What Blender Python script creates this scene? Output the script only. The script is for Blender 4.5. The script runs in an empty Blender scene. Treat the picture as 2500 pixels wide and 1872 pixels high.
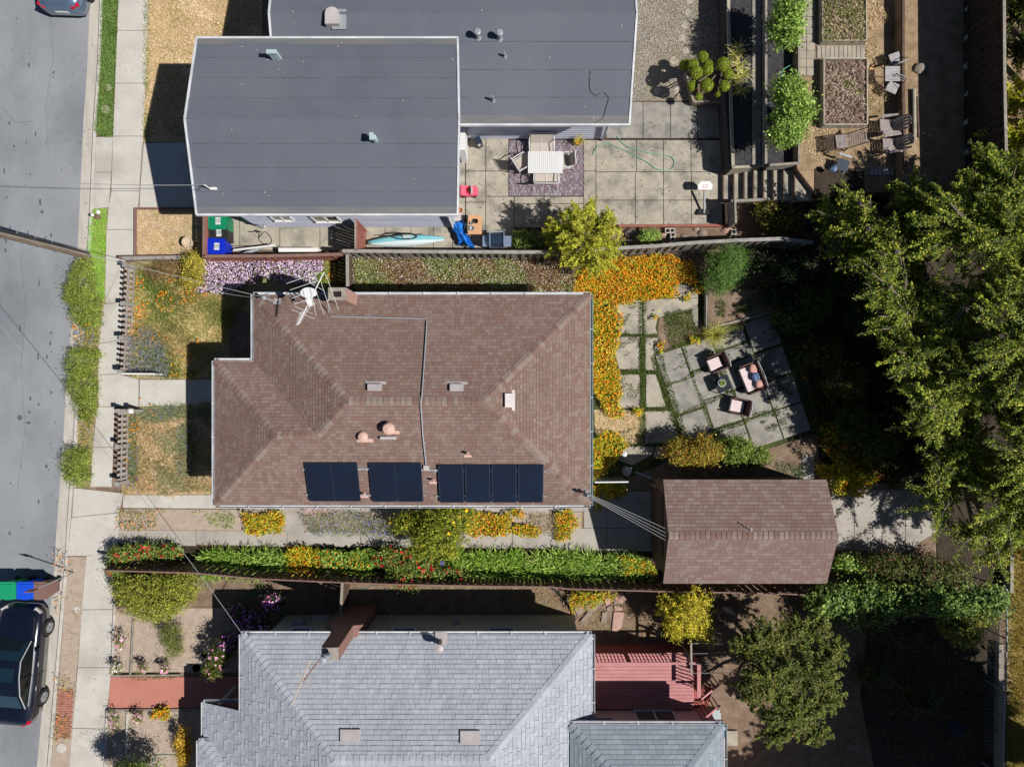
import bpy, math, random
import numpy as np
from mathutils import Vector, Matrix
random.seed(7); rng = np.random.default_rng(11)
scene = bpy.context.scene
R = math.radians
# ---------------------------------------------------------------- camera, sky, sun, exposure
ZC = 28.0            # camera height above the yards, metres
S = 59.5             # photograph pixels per metre at z = 0
cam_d = bpy.data.cameras.new('camera'); cam = bpy.data.objects.new('camera', cam_d)
scene.collection.objects.link(cam); scene.camera = cam
cam.location = (0, 0, ZC); cam.rotation_euler = (0, 0, 0)
cam_d.sensor_fit = 'HORIZONTAL'; cam_d.sensor_width = 36.0
cam_d.lens = 36.0 / (2 * (1250 / S) / ZC); cam_d.clip_end = 2000; cam_d.clip_start = 0.5
SUN_EL, SUN_AZ = R(50.0), R(18.3)
world = bpy.data.worlds.new('World'); scene.world = world; world.use_nodes = True
wn = world.node_tree.nodes; wl = world.node_tree.links
sky = wn.new('ShaderNodeTexSky'); sky.sky_type = 'NISHITA'; sky.sun_disc = False
sky.air_density = 0.65; sky.dust_density = 0.2; sky.altitude = 50.0
sky.sun_elevation = SUN_EL; sky.sun_rotation = R(108.3)
bg = wn['Background']; bg.inputs['Strength'].default_value = 0.05
wl.new(sky.outputs[0], bg.inputs['Color'])
sl = bpy.data.lights.new('sun', 'SUN'); so = bpy.data.objects.new('sun', sl)
scene.collection.objects.link(so); sl.energy = 5.0; sl.angle = R(0.5); sl.color = (1.0, 0.955, 0.89)
sdir = Vector((math.cos(SUN_AZ) * math.cos(SUN_EL), -math.sin(SUN_AZ) * math.cos(SUN_EL), math.sin(SUN_EL)))
so.location = sdir * 60; so.rotation_euler = sdir.to_track_quat('Z', 'Y').to_euler()
scene.view_settings.view_transform = 'Standard'; scene.view_settings.look = 'None'
scene.view_settings.gamma = 1.0; scene.view_settings.exposure = 0.34
scene.view_settings.use_curve_mapping = False
# ---------------------------------------------------------------- helpers
COLL = scene.collection
ORG = {}
def W(px, py, h=0.0):
    k = (ZC - h) / ZC / S
    return Vector(((px - 1250) * k, -(py - 936) * k, h))
def WS(px, py, f, off=0.0):
    h = 3.0
    for _ in range(12):
        p = W(px, py, h); h = f(p.x, p.y) + off
    return W(px, py, h)
def L1(c):
    c /= 255.0
    return c / 12.92 if c <= 0.04045 else ((c + 0.055) / 1.055) ** 2.4
def C(r, g, b, f=1.0):
    return (L1(r) / 1.5 * f, L1(g) / 1.5 * f, L1(b) / 1.5 * f, 1.0)
MATS = {}
def mat(name, c1, c2=None, rough=0.85, scale=2.0, lo=0.35, hi=0.65, fine=0.25, fscale=60.0, bump=0.3, bscale=60.0,
        attr=False, metal=0.0, trans=0.0, c3=None, s3=0.6, lo3=.52, hi3=.68, stretch=None, spec=0.3, coat=0.0, obj=False, bdist=.01):
    m = bpy.data.materials.new(name); m.use_nodes = True; MATS[name] = m
    nt = m.node_tree; n = nt.nodes; l = nt.links
    bs = n['Principled BSDF']; out = n['Material Output']
    bs.inputs['Roughness'].default_value = rough; bs.inputs['Metallic'].default_value = metal
    bs.inputs['Specular IOR Level'].default_value = spec
    if coat: bs.inputs['Coat Weight'].default_value = coat; bs.inputs['Coat Roughness'].default_value = .05
    if obj:
        tc = n.new('ShaderNodeTexCoord'); src = tc.outputs['Object']
    else:
        g = n.new('ShaderNodeNewGeometry'); src = g.outputs['Position']
    if stretch:
        mp = n.new('ShaderNodeMapping'); mp.inputs['Scale'].default_value = stretch
        l.new(src, mp.inputs[0]); src = mp.outputs[0]
    def noise(sc, det=4.0):
        t = n.new('ShaderNodeTexNoise'); t.inputs['Scale'].default_value = sc; t.inputs['Detail'].default_value = det
        t.inputs['Roughness'].default_value = .6
        l.new(src, t.inputs['Vector']); return t.outputs[0]
    def mix(fac, a, b, bt='MIX'):
        x = n.new('ShaderNodeMix'); x.data_type = 'RGBA'; x.blend_type = bt
        if isinstance(fac, float): x.inputs[0].default_value = fac
        else: l.new(fac, x.inputs[0])
        for i, v in ((6, a), (7, b)):
            if isinstance(v, tuple): x.inputs[i].default_value = v
            else: l.new(v, x.inputs[i])
        return x.outputs[2]
    def ramp(fac, a, b):
        x = n.new('ShaderNodeMapRange'); x.inputs[1].default_value = a; x.inputs[2].default_value = b
        l.new(fac, x.inputs[0]); return x.outputs[0]
    cur = c1
    if attr:
        at = n.new('ShaderNodeAttribute'); at.attribute_name = 'Col'; cur = at.outputs['Color']
        if c1 != (1, 1, 1, 1): cur = mix(1.0, cur, c1, 'MULTIPLY')
    if c2: cur = mix(ramp(noise(scale), lo, hi), cur, c2)
    if c3: cur = mix(ramp(noise(s3, 6.0), lo3, hi3), cur, c3)
    if fine:
        v = n.new('ShaderNodeMapRange'); v.inputs[1].default_value = .25; v.inputs[2].default_value = .75
        v.inputs[3].default_value = 1 - fine; v.inputs[4].default_value = 1 + fine
        l.new(noise(fscale, 3.0), v.inputs[0])
        cc = n.new('ShaderNodeCombineColor')
        for i in range(3): l.new(v.outputs[0], cc.inputs[i])
        cur = mix(1.0, cur, cc.outputs[0], 'MULTIPLY')
    if isinstance(cur, tuple): bs.inputs['Base Color'].default_value = cur
    else: l.new(cur, bs.inputs['Base Color'])
    if bump:
        b = n.new('ShaderNodeBump'); b.inputs['Strength'].default_value = bump; b.inputs['Distance'].default_value = bdist
        l.new(noise(bscale, 5.0), b.inputs['Height']); l.new(b.outputs[0], bs.inputs['Normal'])
    if trans:
        t = n.new('ShaderNodeBsdfTranslucent'); ms = n.new('ShaderNodeMixShader'); ms.inputs[0].default_value = trans
        if isinstance(cur, tuple): t.inputs[0].default_value = cur
        else: l.new(cur, t.inputs[0])
        l.new(bs.outputs[0], ms.inputs[1]); l.new(t.outputs[0], ms.inputs[2]); l.new(ms.outputs[0], out.inputs['Surface'])
    return m
def brickmat(name, c1, c2, mortar, sc, bw=.5, rh=.25, ms=.02, vert=True):
    m = bpy.data.materials.new(name); m.use_nodes = True; MATS[name] = m
    nt = m.node_tree; n = nt.nodes; l = nt.links; bs = n['Principled BSDF']; bs.inputs['Roughness'].default_value = .9
    g = n.new('ShaderNodeNewGeometry'); sp = n.new('ShaderNodeSeparateXYZ'); l.new(g.outputs['Position'], sp.inputs[0])
    ad = n.new('ShaderNodeMath'); l.new(sp.outputs[0], ad.inputs[0]); l.new(sp.outputs[1], ad.inputs[1])
    cb = n.new('ShaderNodeCombineXYZ'); l.new(ad.outputs[0], cb.inputs[0]); l.new(sp.outputs[2], cb.inputs[1])
    t = n.new('ShaderNodeTexBrick'); l.new(cb.outputs[0], t.inputs['Vector'])
    t.inputs['Color1'].default_value = c1; t.inputs['Color2'].default_value = c2; t.inputs['Mortar'].default_value = mortar
    t.inputs['Scale'].default_value = sc; t.inputs['Mortar Size'].default_value = ms
    t.inputs['Brick Width'].default_value = bw; t.inputs['Row Height'].default_value = rh
    l.new(t.outputs[0], bs.inputs['Base Color'])
    b = n.new('ShaderNodeBump'); b.inputs['Strength'].default_value = .6; b.inputs['Distance'].default_value = .01; b.invert = True
    l.new(t.outputs[1], b.inputs['Height']); l.new(b.outputs[0], bs.inputs['Normal'])
    return m
class MB:
    def __init__(s): s.v = []; s.f = []; s.c = []
    def add(s, vs, fs, col=None):
        o = len(s.v); s.v += [tuple(p) for p in vs]; s.f += [tuple(o + i for i in f) for f in fs]
        if col is not None: s.c += [col] * len(vs)
        return s
    def hexa(s, a, b, col=None):     # a: 4 bottom pts, b: 4 top pts (ccw from above)
        return s.add(list(a) + list(b), [(3, 2, 1, 0), (4, 5, 6, 7), (0, 1, 5, 4), (1, 2, 6, 5), (2, 3, 7, 6), (3, 0, 4, 7)], col)
    def box(s, c, d, rz=0.0, col=None, taper=1.0, rx=0.0, ry=0.0):
        M = Matrix.Translation(Vector(c)) @ Matrix.Rotation(rz, 4, 'Z') @ Matrix.Rotation(ry, 4, 'Y') @ Matrix.Rotation(rx, 4, 'X')
        x, y, z = d[0] / 2, d[1] / 2, d[2] / 2; t = taper
        q = [(-x * t, -y * t, -z), (x * t, -y * t, -z), (x * t, y * t, -z), (-x * t, y * t, -z)]
        r = [(-x, -y, z), (x, -y, z), (x, y, z), (-x, y, z)]
        return s.hexa([M @ Vector(p) for p in q], [M @ Vector(p) for p in r], col)
    def beam(s, p0, p1, w, h, up=(0, 0, 1), col=None):
        p0 = Vector(p0); p1 = Vector(p1); d = (p1 - p0).normalized(); u = Vector(up)
        if abs(d.dot(u)) > .98: u = Vector((0, 1, 0))
        r = d.cross(u).normalized(); u = r.cross(d).normalized()
        r = r * (w / 2); u = u * (h / 2)
        return s.hexa([p0 - r - u, p1 - r - u, p1 + r - u, p0 + r - u][::-1], [p0 - r + u, p1 - r + u, p1 + r + u, p0 + r + u][::-1], col)
    def prism(s, pts, z0, z1, col=None):
        n = len(pts)
        a = sum(pts[i][0] * pts[(i + 1) % n][1] - pts[(i + 1) % n][0] * pts[i][1] for i in range(n))
        if a < 0: pts = pts[::-1]
        vs = [(p[0], p[1], z0) for p in pts] + [(p[0], p[1], z1) for p in pts]
        return s.add(vs, [tuple(range(n))[::-1], tuple(range(n, 2 * n))] + [(i, (i + 1) % n, n + (i + 1) % n, n + i) for i in range(n)], col)
    def tube(s, pts, r, n=6, r1=None, cap=True, col=None):
        pts = [Vector(p) for p in pts]; m = len(pts); vs = []; fs = []
        for i, p in enumerate(pts):
            d = (pts[min(i + 1, m - 1)] - pts[max(i - 1, 0)]).normalized()
            u = Vector((0, 0, 1)) if abs(d.z) < .95 else Vector((1, 0, 0))
            a = d.cross(u).normalized(); b = a.cross(d)
            rr = r if r1 is None else r + (r1 - r) * i / max(1, m - 1)
            for k in range(n):
                t = 2 * math.pi * k / n; vs.append(p + a * (math.cos(t) * rr) + b * (math.sin(t) * rr))
        for i in range(m - 1):
            for k in range(n):
                k2 = (k + 1) % n; fs.append((i * n + k, i * n + k2, (i + 1) * n + k2, (i + 1) * n + k))
        if cap: fs += [tuple(range(n)), tuple(range((m - 1) * n, m * n))[::-1]]
        return s.add(vs, fs, col)
    def lathe(s, c, prof, n=16, col=None):   # prof: list of (r, z)
        vs = []; fs = []
        for r, z in prof:
            for k in range(n):
                t = 2 * math.pi * k / n; vs.append((c[0] + r * math.cos(t), c[1] + r * math.sin(t), c[2] + z))
        for i in range(len(prof) - 1):
            for k in range(n):
                k2 = (k + 1) % n; fs.append((i * n + k, i * n + k2, (i + 1) * n + k2, (i + 1) * n + k))
        fs.append(tuple(range(n))[::-1]); fs.append(tuple(range((len(prof) - 1) * n, len(prof) * n)))
        return s.add(vs, fs, col)
    def loft(s, secs, col=None):
        n = len(secs[0]); vs = [p for q in secs for p in q]; fs = []
        for i in range(len(secs) - 1):
            for k in range(n):
                k2 = (k + 1) % n; fs.append((i * n + k, (i + 1) * n + k, (i + 1) * n + k2, i * n + k2))
        fs.append(tuple(range(n))); fs.append(tuple(range((len(secs) - 1) * n, len(secs) * n))[::-1])
        return s.add(vs, fs, col)
    def mesh(s, name, org=(0, 0, 0)):
        me = bpy.data.meshes.new(name)
        me.from_pydata([(p[0] - org[0], p[1] - org[1], p[2] - org[2]) for p in s.v], [], s.f)
        if s.c and len(s.c) == len(s.v):
            a = me.color_attributes.new('Col', 'FLOAT_COLOR', 'POINT')
            a.data.foreach_set('color', np.array([tuple(c[:3]) + (1.0,) for c in s.c], dtype=np.float32).ravel())
        me.update(); return me
def link(name, me, m, parent=None, smooth=False, **kw):
    o = bpy.data.objects.new(name, me); COLL.objects.link(o)
    if m and not me.materials: me.materials.append(MATS[m] if isinstance(m, str) else m)
    if parent: o.parent = parent
    if smooth: me.shade_smooth()
    for k, v in kw.items():
        if v: o[{'cat': 'category'}.get(k, k)] = v
    return o
def part(name, mb, m, parent=None, smooth=False, **kw):
    org = ORG.get(parent.name, (0, 0, 0)) if parent else (0, 0, 0)
    o = link(name, mb.mesh(name, org), m, parent, smooth, **kw)
    ORG[o.name] = org; return o
def thing(name, label, cat, loc=(0, 0, 0), group=None):
    o = bpy.data.objects.new(name, None); COLL.objects.link(o); o.location = loc; o.empty_display_size = .2
    o['label'] = label; o['category'] = cat
    if group: o['group'] = group
    ORG[o.name] = tuple(loc); return o
def copy_tree(o, parent=None):
    c = o.copy(); COLL.objects.link(c); c.parent = parent; ORG[c.name] = ORG.get(o.name, (0, 0, 0))
    for ch in [x for x in list(bpy.data.objects) if x.parent == o]: copy_tree(ch, c)
    return c
KIDS = {}
def put(o, loc, rz=0.0, label=None, group=None, s=None):
    o.location = loc; o.rotation_euler = (0, 0, rz)
    if label: o['label'] = label
    if group: o['group'] = group
    if s: o.scale = s
    return o
def ground(name, pts, z, m, h=None, z0=-.13, kind='structure', label=None, parent=None, **kw):
    q = [W(p[0], p[1], z if h is None else h) for p in pts]
    mb = MB().prism([(p.x, p.y) for p in q], z0, z)
    return part(name, mb, m, parent, kind=kind, label=label, **kw)
def rect(x0, y0, x1, y1): return [(x0, y0), (x1, y0), (x1, y1), (x0, y1)]
# ---- vegetation
def inpoly(x, y, P):
    r = np.zeros(len(x), bool); n = len(P); j = n - 1
    for i in range(n):
        xi, yi = P[i]; xj, yj = P[j]
        c = ((yi > y) != (yj > y)) & (x < (xj - xi) * (y - yi) / (yj - yi + 1e-12) + xi); r ^= c; j = i
    return r
def pn(x, y, s=1.0, k=0.0):
    return (np.sin(x * 1.7 * s + k) + np.sin(y * 2.1 * s + 1.3 * k + x * .9 * s) + np.sin((x + y) * 3.3 * s + 2 * k) * .6 + np.sin((x - 1.7 * y) * 5.1 * s - k) * .4) / 3.0
def scatter(P, dens, edge=.12, h=0.0):
    P = np.array([(W(a, b, h).x, W(a, b, h).y) for a, b in P]) if not isinstance(P, np.ndarray) else P
    lo = P.min(0) - edge; hi = P.max(0) + edge; n = int(dens * np.prod(hi - lo))
    q = rng.random((n, 2)) * (hi - lo) + lo
    jx = pn(q[:, 0] * 3, q[:, 1] * 3, 1, 1.1) * edge + rng.normal(0, edge * .35, n); jy = pn(q[:, 0] * 3, q[:, 1] * 3, 1, 4.2) * edge + rng.normal(0, edge * .35, n)
    return q[inpoly(q[:, 0] + jx, q[:, 1] + jy, P)]
def palette(n, pal, wts=None, var=.18, key=None):
    pal = np.array([p[:3] for p in pal]); w = np.array(wts, float) if wts is not None else np.ones(len(pal)); w = w / w.sum()
    if key is None: idx = rng.choice(len(pal), n, p=w)
    else: idx = np.clip(np.searchsorted(np.cumsum(w), np.clip(key + rng.normal(0, .18, n), 0, .999)), 0, len(pal) - 1)
    return pal[idx] * (1 + rng.normal(0, var, (n, 1))).clip(.45, 1.7)
def quads(C0, A, B, cols):
    """leaf rhombi: centre C0, half-axes A and B"""
    n = len(C0); V = np.empty((n, 4, 3), np.float32)
    V[:, 0] = C0 - A; V[:, 1] = C0 + B - A * .15; V[:, 2] = C0 + A; V[:, 3] = C0 - B - A * .15
    return V, np.repeat(cols[:, None, :], 4, 1)
def qmesh(name, parts_, org=(0, 0, 0)):
    V = np.concatenate([p[0] for p in parts_]).reshape(-1, 3) - np.array(org, np.float32)
    K = np.concatenate([p[1] for p in parts_]).reshape(-1, 3)
    nv = len(V); nf = nv // 4; me = bpy.data.meshes.new(name)
    me.vertices.add(nv); me.vertices.foreach_set('co', V.astype(np.float32).ravel())
    me.loops.add(nv); me.loops.foreach_set('vertex_index', np.arange(nv, dtype=np.int32))
    me.polygons.add(nf); me.polygons.foreach_set('loop_start', np.arange(0, nv, 4, dtype=np.int32))
    a = me.color_attributes.new('Col', 'FLOAT_COLOR', 'POINT')
    a.data.foreach_set('color', np.concatenate([K, np.ones((nv, 1))], 1).astype(np.float32).ravel())
    me.update(); return me
def unit(v): return v / (np.linalg.norm(v, axis=1, keepdims=True) + 1e-9)
def leafset(P, N, size, asp, cols, spread=.6, szvar=.3):
    n = len(P); N = unit(N + rng.normal(0, spread, (n, 3))); r = rng.normal(0, 1, (n, 3))
    A = unit(np.cross(N, r)); B = np.cross(N, A); s = (size * (1 + rng.normal(0, szvar, n)).clip(.4, 1.8))[:, None]
    return quads(P, A * s / 2, B * s * asp / 2, cols)
def crownset(blobs, ntuft, nleaf, size, asp, pal, wts=None, tuft=.16, elong=1.6, inner=.5, up=.25, tint=None, droop=0.0):
    out = []
    vol = np.array([b[3] * b[4] + b[4] * b[5] + b[3] * b[5] for b in blobs]); frac = vol / vol.sum()
    for b, fr in zip(blobs, frac):
        m = max(6, int(ntuft * fr)); d = unit(rng.normal(0, 1, (m, 3))); d[:, 2] = np.where(rng.random(m) < .65, np.abs(d[:, 2]), d[:, 2])
        rad = inner + (1 - inner) * rng.random(m) ** .6
        rr = np.array(b[3:6]); T = np.array(b[:3]) + d * rr * (rad * (1 + rng.normal(0, .06, m)))[:, None]
        tb = (1 + rng.normal(0, .16, m)); ti = np.repeat(np.arange(m), nleaf); n = len(ti)
        ax = unit(d + np.array([0, 0, up]) + rng.normal(0, .35, (m, 3)))
        ts = tuft * (1 + rng.normal(0, .3, m)).clip(.5, 1.7)
        L = rng.normal(0, 1, (n, 3)) * ts[ti, None] * .5
        L += ax[ti] * (rng.normal(0, 1, n) * ts[ti] * elong * .5)[:, None]
        P = T[ti] + L; P[:, 2] -= droop * np.abs(L).sum(1)
        P[:, 2] = np.maximum(P[:, 2], .04)
        cols = palette(n, pal, wts, .15) * tb[ti, None]
        out.append(leafset(P, d[ti] * .6 + np.array([0, 0, .6]), size, asp, cols))
    return out
def tree(name, label, cat, blobs, ntuft, nleaf, size, pal, wts=None, asp=.45, spray=None, sag=.3, trunk=True, tr=.09, base=None, m='leaf', group=None, extra=None, bark='bark', **kw):
    b0 = np.array(blobs); cx, cy = (b0[:, 0].mean(), b0[:, 1].mean()) if base is None else (base[0], base[1])
    z0 = 0 if base is None or len(base) < 3 else base[2]
    t = thing(name, label, cat, (cx, cy, z0), group)
    lm = MB()
    sets = crownset(blobs, ntuft, nleaf, size, asp, pal, wts, **kw) if not spray else sprayset(blobs, ntuft, nleaf, spray[0], spray[1], size, asp, pal, lm, sag)
    if extra:
        for (num, sz, pl) in extra:
            for b in blobs:
                k = max(3, num // len(blobs)); d = unit(rng.normal(0, 1, (k, 3))); d[:, 2] = np.abs(d[:, 2])
                P = np.array(b[:3]) + d * np.array(b[3:6]) * rng.uniform(.85, 1.06, (k, 1))
                sets.append(leafset(P, d, sz, .9, palette(k, pl, None, .12), .4)); sets.append(leafset(P, rng.normal(0, 1, (k, 3)), sz, .9, palette(k, pl, None, .12), .9))
    link('crown', qmesh('crown', sets, (cx, cy, z0)), m, t)
    if trunk:
        mb = MB()
        for b in blobs:
            top = Vector((b[0], b[1], b[2] + b[5] * .3)); bs = Vector((cx, cy, z0)); mid = bs.lerp(top, .45) + Vector((random.uniform(-.1, .1), random.uniform(-.1, .1), b[2] * .12))
            mb.tube([bs + Vector((0, 0, -.05)), mid, top], tr, 7, tr * .3)
            for q in range(5):
                e = Vector((b[0] + random.uniform(-.8, .8) * b[3], b[1] + random.uniform(-.8, .8) * b[4], b[2] + random.uniform(0, .6) * b[5]))
                mb.tube([mid.lerp(top, random.random()), e], tr * .22, 5, tr * .06)
        part('trunk', mb, bark, t)
        if lm.v: part('twigs', lm, bark, t, kind='stuff')
    return t
def sprayset(blobs, nb, nl, blen, width, size, asp, pal, limbs=None, sag=.3, spread=.45):
    out = []; vol = np.array([b[3] * b[4] for b in blobs]); fr = vol / vol.sum(); pal = list(pal)
    for b, f in zip(blobs, fr):
        m = max(4, int(nb * f)); d = unit(rng.normal(0, 1, (m, 3)) * np.array([1, 1, .75])); d[:, 2] = np.abs(d[:, 2]) * .8 - .12; rr = np.array(b[3:6])
        tip = np.array(b[:3]) + d * rr * rng.uniform(.65, 1.15, (m, 1)); hd = d.copy(); hd[:, 2] *= .35; hd = unit(hd); L = blen * rng.uniform(.6, 1.35, (m, 1)); st = tip - hd * L
        sd = unit(np.cross(hd, np.array([0, 0, 1.0]) + rng.normal(0, .3, (m, 3)))); up = np.cross(sd, hd)
        k = np.repeat(np.arange(m), nl); n = len(k); t = rng.random(n) ** .8; w = width * (np.sin(np.pi * (t * .85 + .12)) * .9 + .12) * rng.uniform(.75, 1.3, m)[k]
        fing = np.sin(t * 26 + k) * .35 + .65; lat = rng.normal(0, .55, n) * w * fing
        P = st[k] + hd[k] * (t * L[k, 0])[:, None] + sd[k] * lat[:, None] + up[k] * (rng.normal(0, .05, n) - np.abs(lat) * .25)[:, None]; P[:, 2] -= sag * t * t * L[k, 0] * .5
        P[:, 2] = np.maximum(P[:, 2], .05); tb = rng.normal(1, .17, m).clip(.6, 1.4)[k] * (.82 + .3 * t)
        out.append(leafset(P, up[k] + hd[k] * .2, size, asp, palette(n, pal, None, .14) * tb[:, None], spread))
        if limbs is not None:
            for i in range(0, m, 3): limbs.tube([st[i], (st[i] + tip[i]) / 2 + np.array([0, 0, .03]), tip[i] - np.array([0, 0, sag * L[i, 0] * .35])], .013, 4, .004)
    return out
def carpet(name, polys, layers, kind='stuff', label=None, cat=None, h=0.0, hump=0.0, edge=.12, m='leaf', parent=None, group=None, hole=None):
    sets = []
    if isinstance(polys[0][0], (int, float)): polys = [polys]
    for P in polys:
        for (dens, size, asp, pal, wts, z0, z1, spread) in layers:
            q = scatter(P, dens, edge, h)
            if hole is not None: q = q[pn(q[:, 0], q[:, 1], 1.6, hole[1]) > hole[0]]
            n = len(q)
            if n == 0: continue
            zz = h + z0 + rng.random(n) * (z1 - z0) + hump * (pn(q[:, 0], q[:, 1], 2.2, 3.0) + .6).clip(0, 2)
            key = (pn(q[:, 0], q[:, 1], 1.3, 5.0) * .5 + .5).clip(0, 1)
            sets.append(leafset(np.column_stack([q, zz]), np.tile([0, 0, 1.0], (n, 1)), size, asp, palette(n, pal, wts, .16, key), spread))
    o = link(name, qmesh(name, sets), m, parent, kind=kind, label=label, cat=cat, group=group); return o
def blades(P, dens, ln, wd, pal, wts=None, lean=.5, h=0.0, edge=.1, dirn=None, keys=1.3, thr=None, zz=0.0):
    q = scatter(P, dens, edge, h)
    if thr is not None: q = q[pn(q[:, 0], q[:, 1], 1.9, thr[1]) > thr[0]]
    n = len(q); a = rng.random(n) * 6.283
    if dirn is not None: a = dirn + rng.normal(0, .6, n) + pn(q[:, 0], q[:, 1], 1.5, 9.) * 1.2
    l = ln * (1 + rng.normal(0, .3, n)).clip(.3, 2); le = (lean * (1 + rng.normal(0, .4, n))).clip(.05, 1.3)
    D = np.column_stack([np.cos(a) * np.sin(le), np.sin(a) * np.sin(le), np.cos(le)]); Sd = np.column_stack([-np.sin(a), np.cos(a), np.zeros(n)])
    P0 = np.column_stack([q, np.full(n, h + zz)]); cols = palette(n, pal, wts, .15, (pn(q[:, 0], q[:, 1], keys, 5.0) * .5 + .5).clip(0, 1))
    return quads(P0 + D * l[:, None] / 2, D * l[:, None] / 2, Sd * wd / 2, cols)
def rosette(cx, cy, z, n, ln, wd, pal, rise=.9, seg=3, var=.25):
    """strappy leaves arching out of one crown"""
    out = []; a = rng.random(n) * 6.283; l = ln * (1 + rng.normal(0, var, n)).clip(.4, 1.5); e = rng.uniform(.25, 1.35, n) * rise
    cols = palette(n, pal, None, .18); r = np.zeros(n); zz = np.full(n, z); el = np.pi / 2 - e * .35
    X = np.full(n, cx) + rng.normal(0, .03, n); Y = np.full(n, cy) + rng.normal(0, .03, n)
    for k in range(seg):
        st = l / seg; nx = X + np.cos(a) * np.cos(el) * st; ny = Y + np.sin(a) * np.cos(el) * st; nz = zz + np.sin(el) * st
        c0 = np.column_stack([(X + nx) / 2, (Y + ny) / 2, (zz + nz) / 2]); A = np.column_stack([nx - X, ny - Y, nz - zz]) / 2 * 1.25
        B = np.column_stack([-np.sin(a), np.cos(a), np.zeros(n)]) * wd / 2 * (1 - .25 * k)
        out.append(quads(c0, A, B, cols)); X, Y, zz = nx, ny, np.maximum(nz, .02); el = el - e * .75
    return out
# ---------------------------------------------------------------- materials
mat('asphalt', C(147, 151, 156), C(158, 162, 168), scale=.5, fine=.16, fscale=45, bump=.5, bscale=120, c3=C(130, 134, 141), s3=.3, lo3=.46, hi3=.66, stretch=(1, .55, 1))
mat('tar', C(98, 102, 110), fine=.2, bump=.3)
mat('concrete', C(203, 199, 191), C(214, 210, 202), scale=1.2, fine=.09, fscale=35, bump=.35, bscale=80, c3=C(190, 185, 177), s3=.5, lo3=.52, hi3=.66)
mat('concrete_old', C(192, 184, 168), C(172, 164, 149), scale=1.7, fine=.16, fscale=30, bump=.4, bscale=70, c3=C(132, 128, 120), s3=1.3, lo3=.48, hi3=.68)
mat('concrete_grey', C(172, 167, 158), C(144, 141, 135), scale=2.2, fine=.12, fscale=40, bump=.4, bscale=90, c3=C(132, 130, 125), s3=1.2, lo3=.54, hi3=.66)
mat('concrete_drive', C(190, 183, 174), C(176, 170, 161), scale=1.5, fine=.08, fscale=40, bump=.3, bscale=90, c3=C(160, 154, 146), s3=.6, lo3=.54, hi3=.7)
mat('curb', C(214, 210, 203), C(196, 190, 181), scale=3, fine=.1, bump=.3)
mat('gutter', C(206, 200, 192), C(190, 183, 173), scale=2.5, fine=.1, bump=.3, stretch=(2, .4, 1))
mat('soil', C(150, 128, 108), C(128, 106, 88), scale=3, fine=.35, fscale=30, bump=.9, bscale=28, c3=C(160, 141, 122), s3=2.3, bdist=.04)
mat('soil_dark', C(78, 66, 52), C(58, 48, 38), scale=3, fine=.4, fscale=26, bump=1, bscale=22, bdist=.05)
mat('seam', C(84, 88, 98), fine=.2)
mat('soil_pale', C(198, 180, 163), C(178, 161, 146), scale=4, fine=.3, fscale=34, bump=.8, bscale=30, bdist=.03)
mat('mulch', C(84, 82, 86), C(58, 56, 60), scale=6, fine=.6, fscale=40, bump=1, bscale=45, bdist=.04)
mat('straw', C(214, 188, 148), C(190, 166, 124), scale=3.5, fine=.3, fscale=34, bump=.8, bscale=40, c3=C(150, 150, 84), s3=1.1, lo3=.56, hi3=.68, bdist=.03)
mat('dry_ground', C(182, 156, 126), C(148, 124, 96), scale=2.2, fine=.4, fscale=20, bump=1, bscale=24, c3=C(130, 114, 76), s3=.9, lo3=.56, hi3=.7, bdist=.03)
mat('yard_base', C(184, 166, 128), C(140, 140, 88), scale=1.3, fine=.35, fscale=30, bump=.8, bscale=30, bdist=.03)
mat('green_base', C(84, 92, 44), C(60, 66, 32), scale=3, fine=.3, fscale=30, bump=.8, bscale=30, bdist=.03)
mat('gravel', C(176, 166, 148), C(150, 142, 128), scale=9, fine=.5, fscale=26, bump=1, bscale=26, bdist=.05)
mat('white', C(244, 243, 242), fine=.03, fscale=20, bump=.05)
mat('white_metal', C(240, 241, 243), fine=.04, rough=.35, bump=0, spec=.5)
mat('gutter_white', C(235, 238, 242), C(205, 208, 214), scale=1.5, fine=.05, rough=.4, bump=0)
mat('silver', C(186, 192, 200), fine=.06, rough=.4, metal=.2, bump=0)
mat('galv', C(170, 178, 184), fine=.1, rough=.45, metal=.2, bump=0)
mat('wire', C(150, 152, 155), fine=0, bump=0, rough=.5)
mat('wire_dark', C(70, 72, 76), fine=0, bump=0, rough=.6)
mat('black', C(28, 28, 30), fine=.1, bump=0, rough=.5)
mat('rubber', C(44, 44, 46), fine=.2, bump=.1, rough=.8)
mat('lavender_wall', C(214, 219, 236), C(202, 208, 227), scale=1, fine=.04, bump=.15, bscale=40)
mat('wall_white', C(236, 238, 242), fine=.05, bump=.1)
mat('wall_beige', C(214, 212, 194), C(198, 196, 180), scale=1, fine=.05, bump=.2)
mat('wall_pink', C(226, 200, 196), C(214, 186, 182), scale=1, fine=.05, bump=.2)
mat('wall_brown', C(120, 98, 84), fine=.1, bump=.2)
mat('glass', C(52, 60, 70), fine=0, bump=0, rough=.06, spec=.8)
mat('glass_lit', C(120, 118, 112), C(90, 90, 88), scale=3, fine=0, bump=0, rough=.08, spec=.8)
mat('felt', C(108, 113, 125), C(99, 104, 116), scale=.7, fine=.1, fscale=70, bump=.25, bscale=120, c3=C(118, 122, 132), s3=.35, lo3=.45, hi3=.75)
mat('felt_dust', C(130, 128, 126), C(114, 117, 124), scale=2.5, fine=.1, fscale=50, bump=.2, stretch=(.35, 2, 1))
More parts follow.
